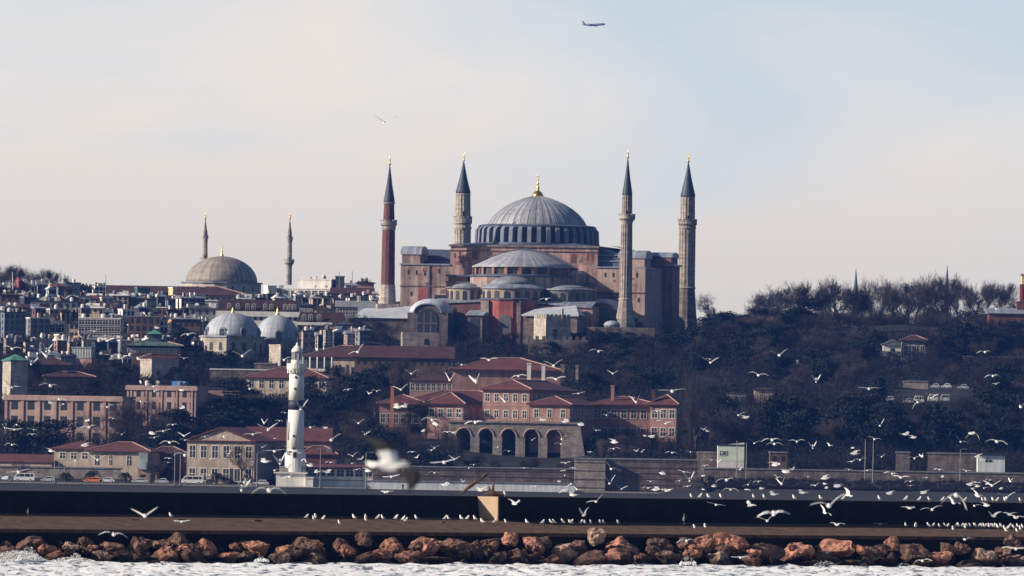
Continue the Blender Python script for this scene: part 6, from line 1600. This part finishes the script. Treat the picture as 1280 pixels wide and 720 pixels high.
def person():
    D = 2401.6; o = W(503.5, 614.5, D); o.z = -.45
    t = thing('person', 'person in dark clothes walking before the white quay wall', 'person', o)
    vs = {'pel': (0, 0, .95), 'ch': (0, 0, 1.32), 'nk': (0, 0, 1.5), 'hd': (0, -.02, 1.62), 'tp': (0, -.01, 1.76),
          'sl': (-.17, 0, 1.42), 'el': (-.24, .03, 1.15), 'wl': (-.2, -.1, .95), 'sr': (.17, 0, 1.42), 'er': (.25, .03, 1.15), 'wr': (.28, -.08, .93),
          'hl': (-.1, 0, .9), 'kl': (-.13, -.12, .5), 'al': (-.13, -.02, .08), 'tl': (-.15, -.18, .04), 'hr': (.1, 0, .9), 'kr': (.14, .02, .5), 'ar': (.18, .22, .1), 'tr': (.18, .08, .04)}
    rad = dict(pel=.16, ch=.17, nk=.06, hd=.1, tp=.07, sl=.08, el=.06, wl=.045, sr=.08, er=.06, wr=.045, hl=.11, kl=.075, al=.055, tl=.045, hr=.11, kr=.075, ar=.055, tr=.045)
    ed = [('pel', 'ch'), ('ch', 'nk'), ('nk', 'hd'), ('hd', 'tp'), ('ch', 'sl'), ('sl', 'el'), ('el', 'wl'), ('ch', 'sr'), ('sr', 'er'), ('er', 'wr'), ('pel', 'hl'), ('hl', 'kl'), ('kl', 'al'), ('al', 'tl'), ('pel', 'hr'), ('hr', 'kr'), ('kr', 'ar'), ('ar', 'tr')]
    ks = list(vs); me = bpy.data.meshes.new('body'); me.from_pydata([vs[k] for k in ks], [(ks.index(a), ks.index(b)) for a, b in ed], [])
    ob = link('body', me, t); me.materials.append(mat('dark_clothes', (.02, .022, .03), .9, .2))
    md = ob.modifiers.new('skin', 'SKIN'); 
    for i, k in enumerate(ks): me.skin_vertices[0].data[i].radius = (rad[k], rad[k])
    me.skin_vertices[0].data[0].use_root = True
    ob.modifiers.new('sub', 'SUBSURF').levels = 2
    MB().lathe([(.02, 1.79), (.09, 1.76), (.115, 1.68), (.11, 1.6)], 10, (0, .01)).build('hair', BLACKP, t)
person()

# ------------------------------------------------------------------ aeroplane far behind
def aeroplane():
    D = 11000.; o = W(743, 31, D); s = F / D
    t = thing('airliner', 'distant grey airliner crossing the pale sky', 'aeroplane', o, R(-14))
    t.rotation_euler = (0, R(-4), R(-14)); t.scale = (.667, .667, .667)
    G = mat('airliner_grey', (.16, .17, .24), .6, .1)
    l = 19.0
    mb = MB(); fu = []
    pr = [(-l, .4), (-l * .8, 1.2), (-l * .4, 2.0), (l * .7, 2.0), (l * .9, 1.5), (l, .3)]
    vs = []; n = 12
    for x, rr in pr:
        for k in range(n): vs.append((x, rr * math.cos(2 * PI * k / n), rr * math.sin(2 * PI * k / n) + (.9 if x < -l * .7 else 0)))
    mb.add(vs, [(i * n + k, i * n + (k + 1) % n, (i + 1) * n + (k + 1) % n, (i + 1) * n + k) for i in range(len(pr) - 1) for k in range(n)]); mb.build('fuselage', G, t, smooth=True)
    def slab(P, nm, th=.5):
        a = [Vector(p) for p in P]; nn = (a[1] - a[0]).cross(a[2] - a[1]).normalized() * th / 2
        MB().add([p - nn for p in a] + [p + nn for p in a], [(3, 2, 1, 0), (4, 5, 6, 7)] + [(i, (i + 1) % 4, 4 + (i + 1) % 4, 4 + i) for i in range(4)]).build(nm, G, t)
    for sg in (-1, 1):
        slab([(4, sg * 1.5, -1), (-2, sg * 1.5, -1), (-7, sg * 17, 1.2), (-5, sg * 17, 1.2)], 'wing')
        slab([(-l * .82, sg * .8, 1), (-l * .98, sg * .8, 1), (-l * 1.08, sg * 6, 1.4), (-l * 1.0, sg * 6, 1.4)], 'tailplane', .3)
        MB().tube([(3.2, sg * 5.5, -1.9), (-.4, sg * 5.5, -1.7)], [1.1, .8], 10).build('engine', G, t)
    slab([(-l * .72, 0, 1.5), (-l * .98, 0, 1.5), (-l * 1.12, 0, 7.5), (-l * .99, 0, 7.5)], 'tail_fin', .4)
aeroplane()

# ------------------------------------------------------------------ birds
GW = mat('gull_white_feathers', (.86, .85, .83), .75, .04)
GG = mat('gull_grey_feathers', (.42, .45, .50), .8, .08)
GB = mat('gull_black_wingtips', (.02, .02, .022), .8, .1)
BEAK = mat('orange_beak', (.6, .2, .04), .5, .1)
BR = mat('brown_feathers', (.13, .10, .08), .85, .3, 6)
def bird_body(mb, L_=.38, r0=.062, hs=1.0, pitch=0.0):
    """body along -x (head) .. +x (tail)"""
    prof = [(-.50, .004), (-.485, .014), (-.45, .017), (-.44, .058), (-.38, .080), (-.31, .078), (-.24, .085), (-.12, .135), (.0, .155), (.14, .14), (.28, .095), (.38, .05), (.46, .035)]
    n = 10; vs = []
    for x, r_ in prof:
        zo = .03 if x < -.3 else 0
        for k in range(n): vs.append((x * L_ * 1.05, r_ * L_ * math.cos(2 * PI * k / n), (r_ * math.sin(2 * PI * k / n) + zo) * L_ * .95))
    f = []
    for i in range(len(prof) - 1):
        for k in range(n): f.append((i * n + k, i * n + (k + 1) % n, (i + 1) * n + (k + 1) % n, (i + 1) * n + k))
    f.append(tuple(range(n - 1, -1, -1))); f.append(tuple(range((len(prof) - 1) * n, len(prof) * n)))
    o = len(mb.v); mb.v += vs
    for j, q in enumerate(f): mb.f.append(tuple(i + o for i in q)); mb.m.append(3 if j < 2 * n else 0)
    # tail fan
    mb.mi = 0
    mb.add([(.40 * L_, -.03 * L_, .01), (.40 * L_, .03 * L_, .01), (.66 * L_, .13 * L_, .0), (.70 * L_, 0, 0), (.66 * L_, -.13 * L_, 0), (.40 * L_, 0, -.012), (.66 * L_, 0, -.01)],
           [(0, 3, 2), (0, 2, 1), (0, 4, 3), (5, 2, 3), (5, 3, 4)])
def wing(mb, sg, elev, L_=.52, bend=0.0, sweep=.0, tip=None, th=.012):
    """wing of five stations; elev list of segment elevations in degrees"""
    st = [(0, .18, 0), (.22, .20, -.02), (.45, .19, -.035), (.68, .15, .02), (.86, .09, .10), (1.0, .012, .19)]
    p = Vector((-.02, sg * .035, .022)); pts = [p.copy()]
    for i in range(1, 6):
        dl = (st[i][0] - st[i - 1][0]) * L_; e = R(elev[i - 1]); p = p + Vector((0, sg * dl * math.cos(e), dl * math.sin(e))); pts.append(p.copy())
    top = []; bot = []
    for (u, c, sw), q in zip(st, pts):
        c *= 1.0; x0 = q.x - c * .45 + sw + sweep * u; x1 = q.x + c * .6 + sw + sweep * u; xm = (x0 * .6 + x1 * .4)
        top.append([(x0, q.y, q.z), (xm, q.y, q.z + th * (1.2 - u)), (x1, q.y, q.z - .004)]); bot.append([(x0, q.y, q.z - .002), (xm, q.y, q.z - .004), (x1, q.y, q.z - .006)])
    for i in range(5):
        for k in range(2):
            a, b2, c, d = top[i][k], top[i][k + 1], top[i + 1][k + 1], top[i + 1][k]
            mb.mi = 2 if i == 4 else (1 if True else 0)
            mb.add([a, b2, c, d], [(0, 1, 2, 3) if sg > 0 else (3, 2, 1, 0)])
            a, b2, c, d = bot[i][k], bot[i][k + 1], bot[i + 1][k + 1], bot[i + 1][k]
            mb.mi = 2 if i == 4 else 0
            mb.add([a, b2, c, d], [(3, 2, 1, 0) if sg > 0 else (0, 1, 2, 3)])
    mb.mi = 0
def flying(elevL, elevR, sweep=.0):
    mb = MB(); bird_body(mb); wing(mb, 1, elevL, sweep=sweep); wing(mb, -1, elevR, sweep=sweep)
    me = mb.mesh('gull', [GW, GG, GB, BEAK]); me.polygons.foreach_set('use_smooth', [True] * len(me.polygons)); return me
def perched_mesh():
    mb = MB(); prof = [(.0, .03), (.05, .12), (.16, .17), (.30, .17), (.42, .14), (.50, .10), (.56, .095), (.62, .09), (.66, .05), (.68, .01)]
    n = 10; vs = []
    for z, r_ in prof:
        x = .12 - z * .35
        for k in range(n): vs.append((x * .6 + r_ * .55 * math.cos(2 * PI * k / n), r_ * .48 * math.sin(2 * PI * k / n), .10 + z * .44))
    f = [(i * n + k, i * n + (k + 1) % n, (i + 1) * n + (k + 1) % n, (i + 1) * n + k) for i in range(len(prof) - 1) for k in range(n)] + [tuple(range(n - 1, -1, -1))]
    mb.add(vs, f)
    mb.mi = 1     # folded wings and tail
    for sg in (-1, 1): mb.add([(-.02, sg * .075, .29), (.06, sg * .088, .20), (.17, sg * .05, .12), (.25, sg * .015, .10), (.10, sg * .06, .27), (.04, sg * .05, .33)], [(0, 1, 2, 3, 4, 5) if sg > 0 else (5, 4, 3, 2, 1, 0)])
    mb.mi = 2; mb.add([(.17, -.03, .115), (.17, .03, .115), (.30, 0, .085), (.17, 0, .14)], [(0, 2, 1), (0, 3, 2), (1, 2, 3)])
    mb.mi = 3; mb.add([(-.115, -.012, .375), (-.115, .012, .375), (-.17, 0, .362), (-.115, 0, .392)], [(0, 1, 2), (0, 2, 3), (1, 3, 2)])
    for sg in (-1, 1): mb.tube([(.02, sg * .03, 0), (.02, sg * .03, .14)], [.007, .007], 4); mb.add([(-.04, sg * .05, .004), (-.04, sg * .01, .004), (.03, sg * .03, .008)], [(0, 1, 2)])
    mb.mi = 0
    me = mb.mesh('gull', [GW, GG, GB, BEAK]); me.polygons.foreach_set('use_smooth', [True] * len(me.polygons)); return me
POSE = {'V': (flying([38, 34, 26, 18, 12], [38, 34, 26, 18, 12]), 1.0, 'wings raised in a V'), 'M': (flying([32, 14, -8, -18, -22], [32, 14, -8, -18, -22]), 1.05, 'gliding on arched wings'),
        'A': (flying([22, -6, -32, -42, -48], [22, -6, -32, -42, -48]), .95, 'with both wings bowed down'), 'G': (flying([10, 6, 0, -4, -6], [10, 6, 0, -4, -6]), 1.1, 'gliding on flat wings'),
        'U': (flying([68, 66, 58, 50, 40], [60, 58, 50, 44, 40]), .6, 'beating both wings upward'), 'D': (flying([-30, -48, -58, -62, -64], [-25, -45, -55, -60, -62]), .65, 'beating both wings downward'),
        'T': (flying([58, 52, 46, 40, 30], [10, -8, -20, -26, -30]), .85, 'banking with one wing high'), 'S': (flying([24, 10, 2, 0, 0], [24, 10, 2, 0, 0], .06), 1.0, 'turned side on')}
for k, (me, sp, ph) in POSE.items(): me.name = 'gull'
PERCH = perched_mesh()
FL = """15,436,22,M;40,433,5,S;58,438,11,U;58,446,9,U;39,454,11,U;15,484,17,T;63,482,25,A;74,499,19,A;64,504,8,S;79,505,9,D;134,509,17,M;140,445,17,M;173,448,28,V;230,448,10,M;303,445,23,V;192,483,18,M;193,489,18,M;227,488,7,S;176,502,18,G;228,510,7,S;312,486,14,T;
355,450,22,M;447,440,18,T;376,511,14,U;356,516,9,A;435,487,12,A;461,492,8,V;471,489,12,M;6,535,10,T;21,531,9,D;18,537,19,G;42,537,11,G;40,543,12,A;15,556,16,A;64,564,8,S;109,526,7,S;111,534,23,A;141,523,10,A;152,543,10,V;106,557,10,S;94,576,9,D;122,575,19,V;110,566,12,A;23,590,28,G;6,598,10,S;
216,531,14,A;204,539,18,G;190,542,9,S;193,547,14,G;212,553,22,A;230,545,15,V;231,550,12,A;256,546,11,A;280,546,20,A;231,569,24,A;211,573,10,A;210,578,10,G;263,574,9,M;285,569,8,U;300,568,10,A;262,594,10,A;253,594,9,G;240,592,9,A;316,543,22,G;
335,537,24,V;330,529,7,U;349,526,9,A;343,548,9,M;328,559,11,V;343,564,26,G;350,578,14,U;331,577,11,S;343,588,14,T;361,584,8,S;380,574,5,D;387,582,9,S;362,596,18,T;396,590,7,S;409,590,9,S;388,534,16,T;407,535,6,S;414,550,24,V;448,529,16,V;456,543,12,V;441,570,12,V;451,574,6,T;440,579,10,T;413,578,12,A;446,587,10,A;460,589,9,S;
529,539,6,S;545,532,12,A;559,540,12,A;567,541,6,S;543,560,12,V;539,563,9,M;515,565,10,A;521,572,6,T;555,578,31,G;568,574,14,V;586,585,12,M;592,581,10,A;543,591,14,A;505,588,6,S;489,596,20,G;561,604,12,T;556,606,9,S;579,602,6,V;508,609,12,G;483,615,13,G;601,613,12,M;605,611,8,S;622,559,10,A;636,564,11,A;
665,550,9,V;702,549,14,V;701,555,14,A;738,565,7,A;745,538,10,T;768,553,10,S;767,561,14,A;796,564,7,V;655,585,11,G;707,579,12,M;716,585,8,A;705,588,7,A;706,594,9,T;699,602,5,S;669,608,11,A;714,605,9,D;706,613,10,A;721,612,7,T;716,619,7,S;764,586,18,T;762,604,12,U;777,611,14,V;726,531,9,S;
840,566,15,A;863,565,12,G;880,537,8,V;884,539,5,S;802,565,8,V;815,546,6,S;889,575,9,G;898,577,8,V;881,582,9,A;828,592,9,S;855,590,16,G;849,601,10,A;862,600,12,U;859,608,10,G;813,602,10,M;810,610,13,A;820,612,10,S;828,612,12,A;835,613,10,G;879,595,5,S;892,608,6,S;879,612,5,S;908,600,25,A;913,612,18,A;925,587,7,T;902,566,8,T;943,554,14,V;948,602,12,A;935,606,10,T;934,612,6,A;952,611,6,S;
965,550,24,A;968,555,19,A;996,552,18,M;1016,559,9,U;1037,557,6,T;1100,532,10,U;1093,549,17,M;1066,560,5,S;1068,567,10,S;1075,575,15,M;1064,577,9,G;1102,571,11,V;970,581,12,S;982,590,11,S;990,587,6,V;1061,587,10,A;1084,588,11,A;972,597,9,T;977,605,10,U;1010,596,9,M;1031,598,10,S;1019,607,9,T;1031,605,5,S;1033,610,5,S;1047,608,10,S;1003,616,5,S;967,618,5,S;1060,619,8,T;1112,617,8,S;
888,453,20,V;887,449,9,A;974,444,22,V;948,469,22,M;1020,476,10,U;923,519,16,V;932,522,9,S;1086,486,25,G;1132,543,9,S;1142,547,8,S;1143,573,17,M;1153,571,5,U;1201,552,14,T;1217,541,14,D;1246,552,24,A;1222,571,8,S;1226,575,11,A;1174,587,12,A;1208,589,12,M;1126,597,19,M;1115,592,18,A;1158,597,9,A;1138,602,14,A;1138,607,10,G;1178,596,4,S;1155,616,5,S;1220,603,11,G;1237,600,10,A;1212,606,9,S;1234,605,5,S;1240,607,21,V;1222,608,7,S;1230,610,11,T;1216,611,5,S;1251,611,5,S;1263,602,5,U;1195,619,26,D;1233,632,5,S;1214,542,8,S;
1231,440,18,A;1241,470,18,A;1245,480,9,M;1164,497,16,V;1147,503,12,D;1276,508,16,U;1245,386,18,G;118,414,14,M;196,410,7,S;235,418,18,A;285,415,13,T;683,374,17,A;748,439,20,A;577,456,15,A;611,450,20,M;562,475,11,U;595,477,12,U;648,470,17,A;692,457,22,V;695,474,22,M;631,502,10,U;575,517,16,M;766,467,13,V;723,492,16,G;840,489,32,G;795,503,10,U;758,519,9,T;821,514,12,A;501,487,18,V;514,467,16,V;497,509,11,S;505,508,9,S;540,525,24,A;544,530,9,S;458,542,10,V;594,528,24,A;678,525,10,S;707,527,9,S;832,529,22,M;806,545,5,S;814,546,8,S;
336,613,37,A;302,611,16,U;305,603,12,T;181,645,31,V;227,652,20,G;142,668,32,A;643,630,13,V;745,627,18,T;730,644,10,U;895,631,22,G;858,676,22,A;1153,701,21,A;1190,718,16,A;1036,632,34,T;1031,641,14,T;967,642,36,A;959,651,22,V;1046,656,17,M;1136,635,16,G;1165,637,26,M;1192,629,14,T;1218,632,16,T;1242,645,14,V;1262,643,16,M;1270,647,16,M;1258,622,22,V;1206,674,20,T;1270,686,28,G;925,697,20,G;480,153,25,V;1222,620,12,T"""
def region(x, y):
    if y < 330: return 'against the open sky'
    if y < 430: return 'before the great mosque' if 480 < x < 870 else ('over the hillside houses' if x < 480 else 'at the brick church')
    if y > 664: return 'over the boulders'
    if y > 640: return 'low over the sunlit ledge'
    if y > 614: return 'before the dark parapet wall'
    if x < 150 and y < 500: return 'by the green capped tower'
    if x < 160 and y < 560: return 'before the pink school'
    if x < 200: return 'before the quay houses'
    if x < 345 and y < 520: return 'before the pink annex'
    if x < 345: return 'before the cream gabled building'
    if x < 395: return 'around the lighthouse'
    if x < 470 and y < 565: return 'over the wood beside the lighthouse'
    if x < 470: return 'before the white cafe'
    if x < 720 and y < 527: return 'before the palace roofs'
    if x < 720 and y < 582: return 'before the stone arcade'
    if x < 720: return 'before the white quay wall'
    if x < 872 and y < 574: return 'before the palace range'
    if x < 872: return 'before the coursed sea wall'
    if y < 530: return 'over the right wooded slope'
    if y < 583: return 'at the wood foot'
    return 'over the scrub bank' if x < 1100 else 'over the far right bank'
def gulls():
    r = random.Random(5); recs = []
    for e in FL.replace('\n', '').split(';'):
        if not e.strip(): continue
        x, y, sp, k = e.split(','); recs.append((float(x), float(y), float(sp), k))
    grp = {}
    for q in recs: grp.setdefault((q[3], region(q[0], q[1])), []).append(q)
    names = {}
    for (k, rg), l in grp.items():
        l.sort()
        for i, q in enumerate(l):
            names[q] = f'white gull {POSE[k][2]} {rg}' + (f', {ordn(i+1)} from left' if len(l) > 1 else '')
    for q_ in POSE: POSE[q_][0].transform(Matrix.Diagonal((1.32, 1.30, 1.32, 1)))
    keep = set(sorted(recs, key=lambda q: -q[2])[:178]); far = MB()
    for q in recs:
        x, y, sp, k = q; me, wf, ph = POSE[k]; span = 1.12 * wf
        if k == 'S': span = .42
        D = F * span / sp
        mxD = 735 if y > 612 else 1500
        yaw = 0
        if k == 'S':
            yaw = R(90) + r.uniform(-.5, .5); D = min(mxD, max(500, F * .55 / sp)); yaw = r.choice([-1, 1]) * R(r.uniform(62, 80)) * 1.0
            hd = math.atan2(0, -1)
        if D > mxD:
            c = max(.35, sp / (F * span / mxD)); yaw = math.acos(min(1, c)) * r.choice([-1, 1]); D = mxD
            if y > 612: pass
        D = max(D, 330) * r.uniform(.985, 1.0) * .93
        o = link('gull', me); o.location = W(x, y, D)
        away = r.random() < .35
        base = R(90) if not away else R(-90)      # body axis along +x; turn it to face the camera or away
        o.rotation_euler = (r.uniform(-.22, .22), r.uniform(-.3, .12) if k != 'U' else r.uniform(-.7, -.2), base + yaw)
        o.rotation_euler[0] = r.uniform(-.2, .2)
        if q not in keep:
            M = Matrix.LocRotScale(o.location, o.rotation_euler, None); far.add([M @ v.co for v in me.vertices], [])
            b0 = len(far.v) - len(me.vertices)
            for pl in me.polygons: far.f.append(tuple(b0 + i for i in pl.vertices)); far.m.append(pl.material_index)
            bpy.data.objects.remove(o); continue
        tag(o, names[q], 'gull', 'gulls in flight')
    tag(far.build('far_gulls', [GW, GG, GB, BEAK]), 'the smallest of the gulls swarming over the strait', 'gulls', kind='stuff')
    # one large gull close to the camera, out of focus
    D = 120.; me = flying([20, 8, -6, -14, -20], [20, 8, -6, -14, -20]); me.materials.clear()
    dk = mat('gull_shaded_wing', (.03, .03, .035), .8, .1)  # shade on the wings put into a near-black feather colour
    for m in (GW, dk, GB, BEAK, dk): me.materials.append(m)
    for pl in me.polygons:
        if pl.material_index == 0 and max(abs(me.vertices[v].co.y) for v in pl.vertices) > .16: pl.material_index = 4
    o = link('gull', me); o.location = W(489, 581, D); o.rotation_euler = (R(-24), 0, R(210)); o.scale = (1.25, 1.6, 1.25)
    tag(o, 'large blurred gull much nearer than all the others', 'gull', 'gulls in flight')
gulls()
def deck_point(px, py):
    best = None; n0 = Vector((BWP.x, BWP.y, 0)); ang = (ZBACK - ZFRONT) / WB
    for k in range(600):
        D = 740 + k * .4; p = W(px, py, D); off = -(p - n0).dot(NF)     # metres behind the front edge
        if off < 0: continue
        lim = WB - 2.5 if px < 600 else WB - 4.6
        if off > lim:
            p = W(px, py, D); p.z = ZFRONT + ang * off; return p
        z = ZFRONT + ang * min(off, WB)
        if p.z <= z or off >= WB: p.z = z if off < WB else z; 
        if p.z <= z + .001 or off >= WB:
            if off >= WB: 
                # stands at the wall foot
                D2 = on_line(px, -WB + .3); p = W(px, py, D2); p.z = ZBACK - .02
            return p
    return W(px, py, 800)
def perched():
    r = random.Random(6)
    led = [(384,648),(394,646),(392,651),(405,650),(424,656),(442,646),(457,647),(457,652),(473,645),(478,650),(496,645),(505,651),(508,653),(520,648),(557,650),(560,648),(576,649),(585,650),(593,650),(602,648),(603,652),(619,652),(632,649),(658,650),(679,655),(688,646),(692,655),(703,649),(712,648),(714,650),(715,655),(727,648),(731,648),(738,645),(750,647),(754,652),(772,650),(868,662),(881,660),(213,647),
     (1132,656),(1144,660),(1145,653),(1160,656),(1167,654),(1174,657),(1181,657),(1185,655),(1191,663),(1196,657),(1198,655),(1203,656),(1206,661),(1208,659),(1212,657),(1218,655),(1219,660),(1224,655),(1230,657),(1232,660),(1236,657),(1239,656),(1243,657),(1244,655),(1251,656),(1252,659),(1255,662),(1257,665),(1261,662),(1264,660),(1267,661),(1271,666),(1272,660),(1275,663),(1278,661),(1227,659),(1247,661),(1241,660)]
    led.sort()
    for i, (x, y) in enumerate(led):
        p = deck_point(x, y + 1.0); o = link('gull', PERCH); o.location = p; o.rotation_euler = (0, 0, r.choice([0, 0, .4, -.5, 3.1, 2.7, 1.2, -1.2])); q = r.uniform(1.12, 1.3); o.scale = (q, q, q)
        tag(o, f'white gull resting on the sunlit ledge, {ordn(i+1)} from left', 'gull', 'gulls resting on the ledge')
    top = [(864,618),(876,620),(885,620),(901,619),(942,619),(955,619),(992,625),(1025,626),(1055,626),(1099,624),(1133,625),(1150,625),(1161,625),(1179,626),(1189,626),(1207,627),(1228,628),(1232,628),(1241,629),(1247,630),(1256,630),(1275,629),(631,617)]
    top.sort()
    for i, (x, y) in enumerate(top):
        D = on_line(x, -WB - .8 if x < 610 else -WB + 1.5); p = W(x, y, D); p.z = ZTOP; o = link('gull', PERCH); o.location = p; o.rotation_euler = (0, 0, r.choice([0, .5, 3.0, -.4])); q = r.uniform(1.15, 1.3); o.scale = (q, q, q)
        tag(o, f'white gull perched on top of the parapet wall, {ordn(i+1)} from left', 'gull', 'gulls perched on the parapet wall')
    # grey herons
    HM = mat('heron_grey_feathers', (.20, .19, .18), .85, .2)
    for x, y, lab, sc in ((855, 657, 'tall grey heron standing on the ledge at the right centre', 1.0), (35, 646, 'small grey wading bird standing on the ledge at far left', .66)):
        p = deck_point(x, y); mb = MB()
        mb.lathe([(.02, .36), (.09, .42), (.13, .55), (.12, .68), (.07, .80), (.04, .88), (.035, .96), (.05, 1.0), (.04, 1.05), (.01, 1.07)], 10)
        mb.add([(-.02, -.02, 1.03), (-.02, .02, 1.03), (.2, 0, 1.0), (0, 0, 1.05)], [(0, 1, 2), (0, 2, 3), (1, 3, 2)])
        mb.tube([(-.02, .03, 0), (0, .03, .42)], [.012, .012], 4); mb.tube([(.03, -.03, 0), (0, -.03, .42)], [.012, .012], 4)
        o = mb.build('heron', HM, smooth=True); o.location = p; o.scale = (sc,) * 3; tag(o, lab, 'heron', 'herons on the ledge')
    # dark bird low over the deck
    o = link('crow', flying([6, 2, -2, -4, -6], [6, 2, -2, -4, -6])); o.data.materials.clear()
    for _ in range(4): o.data.materials.append(BR)
    o.location = W(1100, 655, 760); o.rotation_euler = (0, 0, R(70)); tag(o, 'dark brown bird gliding low over the ledge at right', 'bird')
    o = link('juvenile_gull', flying([40, 20, 0, -20, -30], [50, 30, 10, 0, -10])); o.data.materials.clear()
    for m in (GW, BR, GB, BEAK): o.data.materials.append(m)
    o.location = W(938, 632, 560); o.rotation_euler = (.4, -.2, R(20)); tag(o, 'brown winged young gull before the parapet wall', 'gull', 'gulls in flight')
    o = link('gull', PERCH); o.location = W(8, 697, 760); o.location.z = -.12; tag(o, 'white gull afloat on the water at the lower left corner', 'gull')
perched()

# ------------------------------------------------------------------ haze
def haze():
    mb = MB().box(-2600, 2600, -200, 11300, -8, 620)
    m = bpy.data.materials.new('haze_air'); m.use_nodes = True
    nt = m.node_tree; nt.nodes.clear()
    out = nt.nodes.new('ShaderNodeOutputMaterial'); v = nt.nodes.new('ShaderNodeVolumePrincipled')
    v.inputs['Color'].default_value = (0.08, 0.27, 1.0, 1); v.inputs['Density'].default_value = HAZE_D; v.inputs['Anisotropy'].default_value = 0.0
    nt.links.new(v.outputs[0], out.inputs['Volume'])
    o = mb.build('haze', m); tag(o, 'thin bluish haze over the strait', 'haze', kind='stuff')
HAZE_D = 2.8e-5
if HAZE_D > 0: haze()
